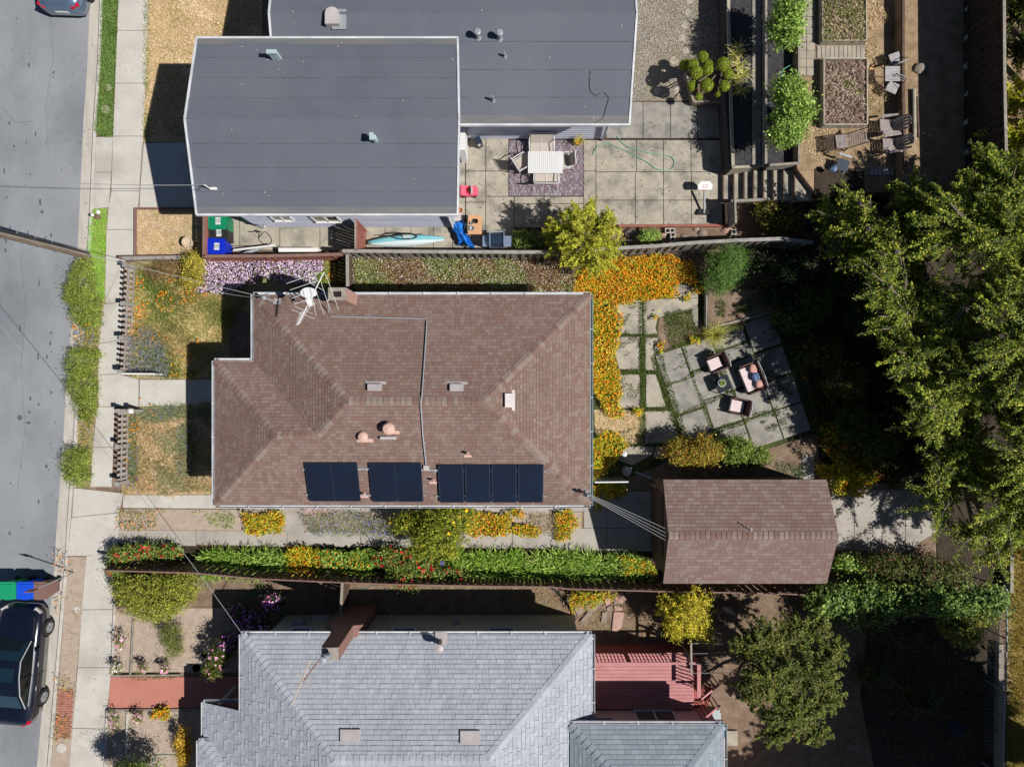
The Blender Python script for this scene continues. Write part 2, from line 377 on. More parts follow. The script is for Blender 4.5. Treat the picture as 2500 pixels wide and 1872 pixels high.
mat('shingle_brown', (1, 1, 1, 1), attr=True, fine=.2, fscale=70, bump=.5, bscale=140, rough=.95, c2=C(118, 99, 90), scale=.7, lo=.45, hi=1.25, stretch=(1.6, .6, 1))
mat('shingle_grey', (1, 1, 1, 1), attr=True, fine=.18, fscale=70, bump=.5, bscale=140, rough=.95, c2=C(150, 157, 168), scale=.6, lo=.45, hi=1.0, stretch=(1.8, .6, 1))
mat('roof_under', C(70, 58, 54), fine=.1)
mat('brick_red', C(190, 134, 116), C(160, 108, 92), scale=5, fine=.2, bump=.4)
brickmat('chimney_brick', C(196, 124, 104), C(170, 98, 80), C(205, 196, 186), 1.0, .21, .075, .012)
brickmat('chimney_brick_dark', C(150, 70, 56), C(120, 54, 46), C(176, 160, 150), 1.0, .21, .075, .012)
mat('mortar', C(176, 168, 156), C(150, 142, 130), scale=6, fine=.25, bump=.6, bscale=40)
mat('flue_dark', C(40, 34, 32), fine=.2)
mat('vent_pink', C(226, 188, 172), fine=.05, bump=0, rough=.5)
mat('vent_white', C(206, 198, 198), C(192, 184, 184), scale=3, fine=.05, bump=0, rough=.5)
mat('galv_teal', C(186, 206, 208), fine=.05, bump=0, rough=.45)
mat('pv', C(24, 32, 50), C(28, 38, 58), scale=1, fine=.06, rough=.3, bump=0, spec=.5)
mat('pv_frame', C(44, 54, 74), fine=.05, rough=.45, bump=0)
mat('wood_grey', C(172, 164, 154), C(146, 138, 128), scale=4, fine=.25, fscale=30, bump=.6, bscale=40, stretch=(1, 1, 1))
mat('wood_cap', C(176, 172, 166), C(150, 147, 142), scale=5, fine=.2, bump=.5)
mat('wood_shaded', C(74, 60, 52), C(56, 46, 40), scale=5, fine=.3, bump=.6)  # darker wood tone carries the shade on the tall east fence
mat('wood_dark', C(112, 92, 78), C(88, 72, 62), scale=5, fine=.3, bump=.6)
mat('wood_red', C(176, 112, 96), C(150, 96, 84), scale=4, fine=.2, bump=.5)
mat('wood_redgrey', C(150, 118, 108), C(134, 104, 96), scale=4, fine=.2, bump=.5)
mat('wood_light', C(196, 188, 168), C(172, 164, 146), scale=4, fine=.2, bump=.5)
mat('wood_pole', C(150, 130, 112), C(118, 100, 84), scale=3, fine=.3, fscale=20, bump=.8, bscale=20, stretch=(6, 6, .4), bdist=.02)
mat('deck_red', C(208, 148, 148), C(196, 135, 135), scale=2, fine=.1, fscale=30, bump=.3, bscale=60)
mat('rail_red', C(176, 100, 92), fine=.1, bump=.2)
mat('path_red', C(202, 136, 120), C(192, 127, 113), scale=1.2, fine=.08, fscale=40, bump=.3, bscale=90)
mat('plastic_green', C(18, 140, 98), fine=.05, bump=0, rough=.45)
mat('plastic_green2', C(30, 160, 112), fine=.05, bump=0, rough=.45)
mat('plastic_blue', C(16, 50, 200), fine=.05, bump=0, rough=.4)
mat('plastic_blue2', C(28, 84, 222), fine=.05, bump=0, rough=.4)
mat('plastic_black', C(46, 44, 46), fine=.08, bump=0, rough=.5)
mat('plastic_brown', C(138, 108, 100), fine=.08, bump=0, rough=.5)
mat('label_white', C(225, 228, 228), fine=0, bump=0)
mat('ink', C(96, 110, 120), fine=0, bump=0)
mat('tarp', C(40, 140, 240), C(24, 116, 226), scale=5, fine=.05, bump=.6, bscale=12, rough=.4, bdist=.05)
mat('kayak_top', C(120, 200, 214), C(150, 214, 224), scale=3, fine=.04, bump=0, rough=.35)
mat('kayak_side', C(222, 238, 242), fine=.03, bump=0, rough=.35)
mat('table_wood', C(228, 178, 134), C(214, 160, 118), scale=4, fine=.1, bump=.2, stretch=(1, 6, 1))
mat('sling', C(208, 198, 188), C(196, 186, 176), scale=30, fine=.1, bump=.2)
mat('grill_steel', C(150, 168, 196), fine=.05, metal=.4, rough=.4, bump=0)
mat('grill_lid', C(44, 58, 78), fine=.05, rough=.25, bump=0, spec=.6)
mat('toy_pink', C(235, 96, 124), fine=.04, bump=0, rough=.4)
mat('toy_red', C(200, 30, 50), fine=.04, bump=0, rough=.4)
mat('hose_green', C(120, 200, 172), fine=.05, bump=0, rough=.5)
mat('hose_teal', C(40, 130, 110), fine=.05, bump=0, rough=.5)
mat('paver_mat', C(150, 136, 146), C(126, 112, 124), scale=7, fine=.3, fscale=24, bump=.4, attr=False)
mat('paver_pale', C(188, 178, 160), C(166, 158, 146), scale=4, fine=.15, bump=.4)
mat('cushion_pink', C(240, 222, 224), C(230, 208, 210), scale=6, fine=.04, bump=.3, bscale=30)
mat('pillow_pink', C(222, 168, 156), fine=.05, bump=.3)
mat('pillow_blue', C(130, 160, 200), C(44, 60, 88), scale=14, lo=.45, hi=.55, fine=.05)
mat('wicker', C(96, 74, 72), fine=.2, bump=.3)
mat('table_dark', C(40, 46, 52), fine=.1, rough=.2, bump=0, spec=.6)
mat('car_black', C(14, 20, 36), fine=0, bump=0, rough=.22, spec=.6, coat=1.0)
mat('car_blue', C(128, 152, 182), fine=0, bump=0, rough=.25, metal=.6, coat=1.0)
mat('car_glass', C(22, 46, 58), fine=0, bump=0, rough=.05, spec=.9, coat=1.0)
mat('car_glass_side', C(20, 26, 28), fine=0, bump=0, rough=.05, spec=.9)
mat('tail_red', C(214, 20, 54), fine=0, bump=0, rough=.2)
mat('rim', C(170, 170, 174), fine=.05, metal=.3, rough=.35, bump=0)
mat('stone', C(168, 156, 142), C(140, 128, 116), scale=4, fine=.25, bump=.8, bscale=20, bdist=.03)
mat('stone_pink', C(206, 170, 158), C(188, 150, 138), scale=4, fine=.2, bump=.6, bscale=24, bdist=.02)
mat('leaf', (1.55, 1.5, 1.5, 1), attr=True, fine=0, bump=0, rough=.55, trans=.28, spec=.25)
mat('petal', (1.25, 1.25, 1.25, 1), attr=True, fine=0, bump=0, rough=.7, trans=.2, spec=.1)
mat('bark', C(150, 138, 124), C(120, 106, 92), scale=8, fine=.3, bump=.8, bscale=20, bdist=.02)
mat('terracotta', C(205, 130, 90), fine=.08, bump=.1)
mat('pot_cream', C(214, 196, 170), fine=.08, bump=.1)
# foliage tints
GY = [C(148, 156, 44), C(176, 178, 58), C(120, 132, 34), C(96, 108, 28), C(190, 184, 70)]
GOLD = [C(150, 160, 30), C(190, 192, 40), C(118, 132, 22), C(212, 206, 62)]
GB = [C(92, 118, 46), C(122, 146, 62), C(66, 90, 34), C(158, 176, 92)]
GD = [C(66, 82, 28), C(88, 102, 34), C(48, 62, 20), C(116, 122, 44)]
GBR = [C(116, 150, 54), C(146, 176, 80), C(88, 120, 40), C(176, 200, 112)]
GJ = [C(122, 142, 56), C(142, 160, 66), C(94, 116, 42), C(164, 176, 92)]
OR = [C(246, 146, 36), C(246, 170, 44), C(232, 116, 40), C(240, 194, 70)]
NAS = [C(150, 160, 44), C(190, 186, 50), C(104, 130, 36), C(214, 200, 74)]
PUR = [C(232, 208, 232), C(206, 170, 214), C(240, 232, 240), C(188, 150, 204)]
BLU = [C(120, 128, 214), C(90, 100, 200), C(150, 156, 226)]
RED = [C(214, 28, 48), C(236, 52, 70), C(180, 20, 40)]
STR = [C(222, 200, 160), C(198, 178, 134), C(236, 218, 186), C(170, 158, 108)]
GRS = [C(138, 144, 84), C(166, 162, 104), C(112, 126, 68), C(200, 182, 132)]
LAWN = [C(108, 140, 68), C(124, 154, 80), C(94, 124, 58)]
PNK = [C(240, 190, 214), C(250, 220, 232), C(230, 150, 190)]
MAG = [C(214, 110, 190), C(190, 90, 200), C(232, 140, 210)]
DRY = [C(170, 140, 100), C(140, 116, 84), C(196, 166, 120)]
# ---------------------------------------------------------------- ground and street
part('ground', MB().add([(-900, -900, -.14), (900, -900, -.14), (900, 900, -.14), (-900, 900, -.14)], [(0, 1, 2, 3)]), 'soil', kind='structure')
RE = [(250, -700), (216, -60), (213, 51), (208, 175), (199, 297), (192, 466), (184, 626), (172, 780), (157, 934), (150, 1083), (141, 1190), (133, 1303), (127, 1402), (121, 1460), (96, 1760), (86, 1870), (40, 2500)]
def off(line, d): return [(x + d, y) for x, y in line]
def strip(name, l0, l1, z, m, z0=-.135, **kw):
    a = [W(*p) for p in l0]; b = [W(*p) for p in l1]; mb = MB(); n = len(a)
    for i in range(n - 1):
        mb.hexa([(a[i].x, a[i].y, z0), (a[i + 1].x, a[i + 1].y, z0), (b[i + 1].x, b[i + 1].y, z0), (b[i].x, b[i].y, z0)],
                [(a[i].x, a[i].y, z), (a[i + 1].x, a[i + 1].y, z), (b[i + 1].x, b[i + 1].y, z), (b[i].x, b[i].y, z)])
    return part(name, mb, m, **kw)
strip('road', [(-560, y) for x, y in RE], off(RE, 0), -.12, 'asphalt', kind='structure')
strip('gutter_pan', off(RE, 0), off(RE, 29), -.112, 'gutter', kind='structure')
strip('kerb', off(RE, 29.5), off(RE, 37), .012, 'curb', kind='structure')
mb = MB()
for i in range(46):
    px, py = random.uniform(5, 190), random.uniform(10, 1400)
    p = W(px, py); r0 = random.choice([.02, .03, .04, .06]); n = 7
    if px > 130 - (py - 900) * .05: px -= 60; p = W(px, py)
    mb.add([(p.x + r0 * random.uniform(.5, 1) * math.cos(k * .9), p.y + r0 * random.uniform(.6, 2.2) * math.sin(k * .9), -.116) for k in range(n)], [tuple(range(n))])
for px, py, a, b in [(66, 156, .05, .16), (82, 325, .04, .16), (5, 415, .05, .16), (93, 492, .06, .2), (98, 516, .08, .1), (10, 583, .09, .22), (8, 610, .06, .14), (91, 690, .04, .2), (88, 870, .06, .18), (44, 800, .06, .2), (43, 1020, .12, .16), (65, 1032, .12, .08)]:
    p = W(px, py); mb.add([(p.x + a * random.uniform(.6, 1) * math.cos(k * .785), p.y + b * random.uniform(.6, 1) * math.sin(k * .785), -.116) for k in range(8)], [tuple(range(8))])
for pts in [[(60, 560), (52, 640), (66, 760), (50, 900), (62, 1040), (44, 1200)], [(120, 30), (128, 140), (112, 260), (120, 380)], [(4, 260), (40, 300), (90, 296)]]:
    mb.tube([W(a + random.uniform(-3, 3), b, -.117) for a, b in pts], .006, 4)
part('tar_spots', mb, 'tar', kind='stuff', label='dark tar and oil spots dotted over the grey street')
# yard base (everything right of the kerb)
base = [W(*p) for p in off(RE, 37.5)] + [Vector((90, W(0, 2500).y, 0)), Vector((90, W(0, -700).y, 0))]
part('yard_ground', MB().prism([(p.x, p.y) for p in base], -.138, -.012), 'soil', kind='structure')
# parking strips and pavement
ground('grass_verge', [(249, -60), (248, 60), (246, 130), (240, 250), (232, 318), (240, 333), (275, 335), (277, 280), (284, 130), (290, 0), (292, -60)], .004, 'green_base')
ground('grass_verge', [(224, 512), (262, 507), (257, 615), (256, 722), (251, 779), (243, 821), (240, 964), (229, 1049), (221, 1190), (186, 1190), (190, 1040), (196, 900), (206, 780), (213, 640), (217, 560)], .004, 'yard_base')
ground('dirt_verge', [(165, 1358), (210, 1360), (208, 1404), (195, 1545), (184, 1672), (170, 1870), (160, 2000), (112, 2000), (131, 1800), (144, 1660), (153, 1540), (160, 1440)], .002, 'soil_pale')
segs = [[(292, -60), (363, -60), (361, 74), (286, 74)], [(286, 75.5), (361, 75.5), (355, 203), (281, 203)], [(281, 204.5), (355, 204.5), (349, 332), (276, 332)],
        [(276, 333.5), (349, 333.5), (340, 466), (272, 466)], [(234, 336), (275, 334.5), (271, 420), (232, 420)], [(232, 421.5), (271, 421.5), (265, 506), (222, 511)], [(272, 467.5), (340, 467.5), (336, 509), (331, 560), (261, 560), (265, 507)],
        [(260, 561.5), (331, 561.5), (331, 626), (300, 640), (256, 730)], [(256, 735), (300, 641), (296, 736), (253, 742)], [(253, 743.5), (300, 737), (293, 830), (242, 838)], [(241, 839.5), (293, 831.5), (288, 912), (240, 914)],
        [(240, 915.5), (288, 913.5), (339, 926), (338, 992), (240, 992)], [(237, 993.5), (280, 993.5), (276, 1091), (227, 1091)], [(227, 1092.5), (276, 1092.5), (272, 1188), (221, 1188)],
        [(180, 1191), (300, 1204), (291, 1250), (176, 1262)], [(174.5, 1263.5), (291, 1251.5), (289, 1322), (280, 1350), (211, 1356), (166, 1356)],
        [(211, 1357.5), (290, 1345), (283, 1404), (282, 1486), (200, 1487)], [(200, 1488.5), (282, 1487.5), (274, 1628), (190, 1628)], [(190, 1629.5), (274, 1629.5), (262, 1778), (177, 1776)], [(177, 1777.5), (262, 1779.5), (250, 1960), (163, 1960)]]
for q in segs: ground('pavement_slab', q, .010, 'concrete', label='pale concrete slab of the pavement')
ground('driveway_apron', [(152, 1083), (184, 1083), (178, 1190), (165, 1356), (139, 1356), (146, 1240)][:0] or [(186, 1050), (190, 1050), (186, 1189), (180, 1189)], .008, 'concrete')
# upper house front
ground('dry_lawn', [(363.5, -60), (640, -60), (640, 110), (520, 330), (520, 346), (350, 348), (351, 330), (357, 203), (362, 74)], .004, 'straw')
ground('driveway', [(351, 350), (560, 346), (560, 560), (470, 508), (341, 508), (342, 466)], .008, 'concrete')
part('driveway_joint', MB().beam(W(347, 350, .012), W(338, 508, .012), .02, .006), 'mortar', kind='structure')
ground('dry_planter', rect(334, 512, 500, 622), .02, 'straw')
t = thing('planter_edging', 'reddish low wooden edging round the dry square bed by the pavement', 'edging', W(333, 565))
part('board', MB().beam(W(331.5, 508, .05), W(331.5, 624, .05), .06, .16), 'wood_redgrey', t); part('board', MB().beam(W(333, 509, .05), W(470, 509, .05), .06, .14), 'wood_redgrey', t)
# mid house front
ground('front_yard', [(318, 640), (560, 628), (900, 628), (900, 760), (560, 760), (560, 926), (312, 924)], .002, 'yard_base')
ground('front_path', [(341, 927), (560, 927), (560, 992), (340, 992)], .010, 'concrete')
part('path_joint', MB().beam(W(339.5, 926, .0), W(339.5, 992, .0), .02, .02), 'soil_dark', kind='structure')
ground('front_yard', [(300, 995), (560, 993), (560, 1206), (297, 1206)], .003, 'straw')
ground('side_strip', [(301, 1208), (560, 1208), (560, 1241), (300, 1239)], .009, 'concrete'); ground('side_strip', [(561.5, 1208), (880, 1208), (880, 1250), (561.5, 1241)], .009, 'concrete_drive')
ground('side_strip', [(881.5, 1208), (1180, 1208), (1180, 1252), (881.5, 1250)], .009, 'concrete_drive'); ground('side_strip', [(1181.5, 1208), (1425, 1208), (1425, 1248), (1181.5, 1252)], .009, 'concrete_drive')
ground('side_bed', [(292, 1242), (1420, 1250), (1420, 1300), (290, 1293)], -.002, 'soil_pale')
for x0, x1 in [(290, 478), (479.5, 700), (701.5, 880), (881.5, 1060), (1061.5, 1250), (1251.5, 1378)]: ground('wheel_strip', [(x0, 1294 + (x0 - 290) * .006), (x1, 1294 + (x1 - 290) * .006), (x1, 1330 + (x1 - 290) * .01), (x0, 1326 + (x0 - 290) * .01)], .009, 'concrete_drive')
ground('bed_slab', rect(697, 1249, 742, 1297), .012, 'concrete_drive')
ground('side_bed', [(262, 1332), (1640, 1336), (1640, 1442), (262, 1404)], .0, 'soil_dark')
for i, q in enumerate([rect(1426, 1200, 1480, 1288), rect(1379.5, 1289.5, 1480, 1345), rect(1481.5, 1200, 1600, 1288), rect(1481.5, 1289.5, 1600, 1345)]): ground('drive_slab', q, .009, 'concrete_drive')
# rear garden slabs of the middle house
G0 = [[(1490, 738), (1567, 731), (1568, 817), (1511, 814), (1496, 790)], [(1571, 731), (1708, 728), (1700, 752), (1606, 775), (1600, 800), (1605, 815), (1571, 817)], [(1640, 690), (1706, 700), (1706, 727), (1646, 727)],
      [(1502, 823), (1561, 822), (1561, 903), (1512, 900), (1500, 860)], [(1576, 823), (1604, 824), (1612, 850), (1595, 862), (1600, 890), (1605, 905), (1576, 904)],
      [(1512, 914), (1562, 914), (1562, 995), (1505, 995), (1512, 950)], [(1578, 914), (1601, 914), (1616, 960), (1626, 994), (1577, 993)], [(1573, 1003), (1640, 1003), (1661, 1070), (1657, 1080), (1573, 1083)],
      [(1529, 1090), (1600, 1090), (1588, 1112), (1545, 1135), (1500, 1120)], [(1602, 1090), (1680, 1090), (1680, 1116), (1595, 1116)], [(1684, 762), (1704, 748), (1706, 790), (1700, 800)],
      ]
for q in G0: ground('garden_slab', q, .03, 'concrete_old', label='old concrete slab of the rear garden with mossy joints')
ground('moss_joint', [(1443, 690), (1720, 690), (1720, 830), (1640, 880), (1670, 1100), (1600, 1140), (1443, 1200)], .004, 'green_base')
ground('garden_bed', [(1610, 775), (1700, 762), (1722, 800), (1715, 840), (1618, 862), (1604, 820)], .012, 'soil')
ground('raised_bed', [(1724, 706), (1900, 706), (1900, 768), (1730, 802)], .25, 'soil')
t = thing('bed_border', 'thin white-grey timber border on the raised bed beside the spiky grass', 'border', W(1724, 760))
part('board', MB().beam(W(1722.5, 704, .17), W(1722.5, 804, .17), .05, .34), 'wood_cap', t); part('board', MB().beam(W(1723, 803, .17), W(1960, 742, .17), .05, .34), 'wood_cap', t)
# angled patio
A0 = Vector((1601, 868)); ux = Vector((.951, -.309)); uy = Vector((.309 * 1.05, .951))
def AP(a, b): q = A0 + ux * a + uy * b; return (q.x, q.y)
for (a0, a1, b0, b1) in [(0, 64, 0, 76), (0, 74, 78, 152), (68, 140, 0, 62), (74, 132, 66, 138), (77, 150, 141, 212), (0, 72, 158, 228), (143, 222, 4, 34), (146, 226, 40, 70), (140, 226, 74, 136), (154, 226, 142, 214), (230, 300, -8, 66), (230, 300, 72, 140), (230, 300, 146, 214), (76, 150, 218, 288), (155, 228, 218, 288), (232, 300, 218, 288)]:
    ground('patio_slab', [AP(a0, b0), AP(a1, b0), AP(a1, b1), AP(a0, b1)], .05, 'concrete_grey', label='grey concrete slab of the angled patio with grassy joints')
ground('moss_joint', [AP(-10, -4), AP(320, -30), AP(320, 300), AP(60, 300), AP(-10, 160)], .022, 'green_base')
ground('dry_patch', [(1450, 1000), (1570, 1002), (1570, 1088), (1540, 1084), (1455, 1060)], .02, 'straw')
ground('rear_soil', [(1850, 600), (2600, 560), (2600, 1460), (2290, 1420), (2282, 1180), (2040, 1180), (2000, 1120), (1990, 900), (1940, 760)], .012, 'soil_dark')  # dark soil colour deepens the shade under the tall trees
for q in [[(2030, 1200), (2085, 1196), (2085, 1340), (2025, 1345)], [(2086.5, 1196), (2210, 1196), (2210, 1348), (2086.5, 1342)], [(2211.5, 1196), (2270, 1215), (2284, 1300), (2250, 1320), (2211.5, 1348)], rect(1960, 1110, 1988, 1200), rect(1890, 940, 1905, 1010)]:
    ground('rear_slab', q, .015, 'concrete_drive')
ground('lower_yard', [(1250, 1405), (2440, 1420), (2440, 2100), (1400, 2100), (1400, 1700), (1250, 1560)], -.004, 'soil')
ground('front_bed', rect(276, 1484, 620, 1640), .02, 'soil_pale'); ground('front_bed', [(262, 1735), (600, 1735), (600, 2050), (246, 2050)], .02, 'soil_pale')
ground('red_path', [(270, 1652), (640, 1652), (640, 1727), (263, 1727)], .03, 'path_red')
for p0, p1, z, m, lb in [((327, 1512), (319, 1646), .05, 'wood_grey', 'weathered board edging dividing the upper dirt bed'), ((312, 1735), (303, 1990), .05, 'curb', 'pale edging strip dividing the lower dirt bed'), ((283, 1404), (274, 1646), .05, 'curb', 'thin concrete edging between the pavement and the upper dirt bed'), ((262, 1732), (254, 1990), .05, 'curb', 'thin concrete edging between the pavement and the lower dirt bed'), ((272, 1648), (440, 1646), .07, 'wood_grey', 'board edging along the upper side of the red path'), ((262, 1731), (560, 1730), .05, 'wood_grey', 'board edging along the lower side of the red path')]:
    part('bed_edging', MB().beam(W(*p0, z), W(*p1, z), .06, .12), m, label=lb, cat='edging', group='garden edgings by the red path')
ground('shaded_yard', [(2120, 1500), (2280, 1470), (2440, 1430), (2440, 2100), (2090, 2100), (2140, 1900), (2100, 1700)], .004, 'soil_dark')  # near-black tree shade put into the soil colour here
ground('neighbour_grass', [(2462, 1330), (2900, 1330), (2900, 2100), (2455, 2100)], .02, 'yard_base')
# pavers of brick in the dirt verge
t = part('brick_patch', MB().prism([tuple(W(*p).xy) for p in [(146, 1676), (182, 1680), (176, 1800), (138, 1795)]], -.1, .0), 'soil_dark', kind='structure')
bm_ = MB().box((0, 0, 0), (.195, .092, .05), taper=1.0).mesh('brick')
bm_.materials.append(MATS['brick_red'])
k = 0
for i in range(9):
    for j in range(20):
        px = 148 + i * 6.2 * 2 - (j * .45); py = 1684 + j * 6.0
        if i > 2: continue
        b = link('brick', bm_, None, t); b.location = tuple(W(px + (3 if j % 2 else 0), py, .01)); b.rotation_euler = (0, 0, random.uniform(-.06, .06)); k += 1
# ---------------------------------------------------------------- terraces of the upper right garden
def terrace(name, pts, h, m): return ground(name, pts, h, m, h=h)
terrace('terrace', [(1774, -300), (1862, -300), (1862, 408), (1782, 412), (1770, 230)], 1.0, 'mulch')
terrace('terrace', [(1868, -300), (1945, -300), (1945, 404), (1872, 410)], 1.3, 'mulch')
terrace('terrace', [(1946, -300), (2196, -300), (2200, 412), (2200, 470), (1990, 470), (1946, 412)], 1.7, 'dry_ground')
terrace('terrace', [(2197, -300), (2900, -300), (2900, 480), (2203, 480), (2202, 420)], 2.15, 'dry_ground')
def wallbeam(name, label, pts, h, thk, hh, m, cat='wall'):
    t = thing(name, label, cat, W(*pts[0], 0))
    for a, b in zip(pts[:-1], pts[1:]): part('board', MB().beam(W(*a, h - hh / 2 + .04), W(*b, h - hh / 2 + .04), thk, hh), m, t)
    return t
wallbeam('retaining_wall', 'pale timber retaining wall between the gravel court and the black mulch bed', [(1768, -200), (1768, 60), (1770, 150), (1774, 260), (1776, 330), (1779, 418)], 1.05, .12, 1.15, 'wood_light')
wallbeam('retaining_wall', 'short pale timber wall at the foot of the mulch bed above the stairs', [(1779, 417), (1836, 415), (1866, 408)], 1.05, .1, .9, 'wood_light')
wallbeam('retaining_wall', 'grey timber wall holding the second narrow mulch bed', [(1866, -200), (1866, 406)], 1.32, .09, .4, 'wood_grey')
wallbeam('retaining_wall', 'grey board wall beside the two leafy citrus bushes and the paver path', [(1945, -200), (1945, 403), (1874, 408)], 1.73, .09, .5, 'wood_grey')
wallbeam('retaining_wall', 'dark timber wall behind the two slatted garden chairs', [(2196, -200), (2196, 250), (2201, 420)], 2.18, .1, .55, 'wood_dark')
terrace('terrace', [(1946, 472), (2300, 482), (2900, 482), (2900, 640), (2080, 560), (1946, 540)], 1.2, 'soil_dark')  # ground below the trees coloured dark to add to their shade
terrace('terrace', [(1837, -200), (1858, -200), (1858, 405), (1837, 405)], 1.03, 'wood_grey')
# stairs
for i, (x0, x1) in enumerate([(1764, 1790), (1790, 1815), (1815, 1838), (1838, 1862), (1862, 1886), (1886, 1911), (1911, 1938), (1938, 1990)]):
    h = .18 + i * .18
    st = ground('stair_step', [(x0 + 1, 416), (x1 + 6, 414), (x1 + 6, 487), (x0 + 1, 491)], h, 'concrete_old', h=h)
    part('step_edge', MB().beam(W(x0 + 1, 416, h - .03), W(x0 + 1, 490, h - .03), .05, .1), 'wood_dark', st)
ground('stair_landing', [(1990, 412), (2110, 418), (2110, 480), (1990, 480)], 1.73, 'soil_dark', h=1.73)
# paver paths of the upper terrace
pv = ground('paver_path', [(1948, -60), (1990, -60), (1990, 187), (1948, 187)], 1.72, 'soil', h=1.72, z0=1.6)
def slab_grid(par, x0, y0, x1, y1, nx, ny, h, m, gap=.9, jit=0):
    mm = {}
    for i in range(nx):
        for j in range(ny):
            a, b = x0 + (x1 - x0) * i / nx, x0 + (x1 - x0) * (i + 1) / nx; c, d = y0 + (y1 - y0) * j / ny, y0 + (y1 - y0) * (j + 1) / ny
            p = W(a + gap, c + gap, h); q = W(b - gap, d - gap, h)
            key = 0
            if key not in mm: mm[key] = MB().box((0, 0, 0), (q.x - p.x, p.y - q.y, .05)).mesh('paver'); mm[key].materials.append(MATS[m])
            o = link('paver', mm[key], None, par); o.location = ((p.x + q.x) / 2, (p.y + q.y) / 2, h + random.uniform(0, .012)); o.rotation_euler = (random.uniform(-.02, .02), random.uniform(-.02, .02), random.uniform(-.015, .015))
slab_grid(pv, 1948, -60, 1989, 186, 2, 12, 1.72, 'paver_pale', .7)
pv = ground('paver_path', rect(1990, 106, 2112, 147), 1.72, 'soil', h=1.72, z0=1.6); slab_grid(pv, 1994, 112, 2111, 144, 11, 1, 1.72, 'paver_pale', .7)
for nm, lb, x0, y0, x1, y1, gb in [('planter_bed', 'raised wooden bed with dry weeds, cut off by the top edge', 2004, -60, 2110, 104, 1), ('planter_bed', 'raised wooden bed with dry grey soil beside the folding chairs', 2007, 148, 2112, 308, 0)]:
    t = thing(nm, lb, 'planter', W((x0 + x1) / 2, (y0 + y1) / 2, 1.7)); H = 2.05
    for a, b in [((x0, y0), (x1, y0)), ((x1, y0), (x1, y1)), ((x1, y1), (x0, y1)), ((x0, y1), (x0, y0))]:
        part('board', MB().beam(W(*a, H - .17), W(*b, H - .17), .05, .36), 'wood_light', t)
    q = [W(*p, H - .08) for p in rect(x0 + 2, y0 + 2, x1 - 2, y1 - 2)]
    part('soil', MB().prism([(p.x, p.y) for p in q], 1.65, H - .08), 'soil_pale', t)
# gravel court and stepping discs
gc = ground('gravel_court', [(1530, -300), (1772, -300), (1772, 246), (1538, 246)], .01, 'gravel')
for i, (x, y) in enumerate([(1684, 2), (1681, 32), (1672, 62), (1664, 94), (1703, 106), (1675, 123), (1644, 148), (1606, 224), (1655, 222)]):
    p = W(x, y); part('stepping_stone', MB().lathe((p.x, p.y, 0), [(.17, 0), (.17, .022), (.15, .03)], 14), 'concrete_old', gc)
GR = [C(206, 196, 178), C(176, 160, 136), C(130, 132, 138), C(226, 214, 196), C(150, 128, 104)]
carpet('gravel', [(1530, -60), (1768, -60), (1768, 246), (1538, 246)], [(900, .035, .8, GR, None, .005, .03, .35)], label='mixed tan and grey gravel covering the court', h=.01, edge=.01, m='petal')
# upper rear patio slabs
CP = ground('patio_base', [(1100, 255), (1770, 246), (1800, 551), (1510, 551), (1340, 575), (1100, 610), (500, 612), (500, 520), (1100, 520)], -.004, 'soil_dark')
def patio(cells, m='concrete_old', z=.012):
    for x0, y0, x1, y1 in cells: ground('patio_slab', rect(x0 + .8, y0 + .8, x1 - .8, y1 - .8), z, m, label='weathered tan concrete slab of the upper patio', parent=CP)
patio([(1105, 300, 1136, 610), (1137, 330, 1186, 418), (1137, 418, 1186, 494), (1186, 330, 1242, 418), (1186, 418, 1242, 480), (1137, 494, 1186, 612), (1186, 480, 1255, 600), (1256, 480, 1330, 498), (1330, 480, 1425, 498), (1255, 498, 1340, 556), (1340, 498, 1425, 556), (1425, 342, 1455, 418), (1425, 418, 1455, 556)])
patio([(1455, 342, 1554, 420), (1554, 342, 1620, 420), (1620, 342, 1687, 420), (1687, 342, 1772, 420), (1455, 420, 1551, 489), (1551, 420, 1620, 489), (1620, 420, 1688, 489), (1688, 420, 1764, 489), (1455, 489, 1551, 552), (1551, 489, 1620, 551), (1620, 489, 1688, 551), (1688, 489, 1764, 551)])
patio([(1480, 249, 1570, 338), (1570, 249, 1637, 338), (1637, 249, 1703, 338), (1703, 249, 1768, 338)], 'concrete_grey')
patio([(505, 525, 585, 600), (505, 600, 683, 611), (585, 525, 683, 600), (683, 525, 781, 612), (781, 525, 868, 612), (868, 525, 940, 612), (940, 525, 1003, 612), (1003, 525, 1058, 612), (1058, 525, 1105, 612)], 'concrete_old')
pm = ground('brick_mat', rect(1242, 345, 1425, 479), .02, 'soil_dark')
mb = MB(); p0 = W(1242, 345); p1 = W(1425, 479); bw = .056; y = p1.y; j = 0; cols = [C(158, 148, 160), C(138, 120, 130), C(176, 168, 176), C(150, 126, 128), C(130, 122, 134)]
mat('mat_brick', (1, 1, 1, 1), attr=True, fine=.2, fscale=40, bump=.3)
y = p1.y
while y < p0.y - .05:
    x = p0.x + (0 if j % 2 else bw / 2)
    while x < p1.x - .05:
        mb.box((x + bw / 2, y + .06, .026), (bw - .008, .112, .03), col=random.choice(cols)); x += bw
    y += .12; j += 1
part('bricks', mb, 'mat_brick', pm, kind='stuff')
ground('rock_bed', [(1510, 552), (1800, 552), (1800, 600), (1500, 612)], .0, 'soil')
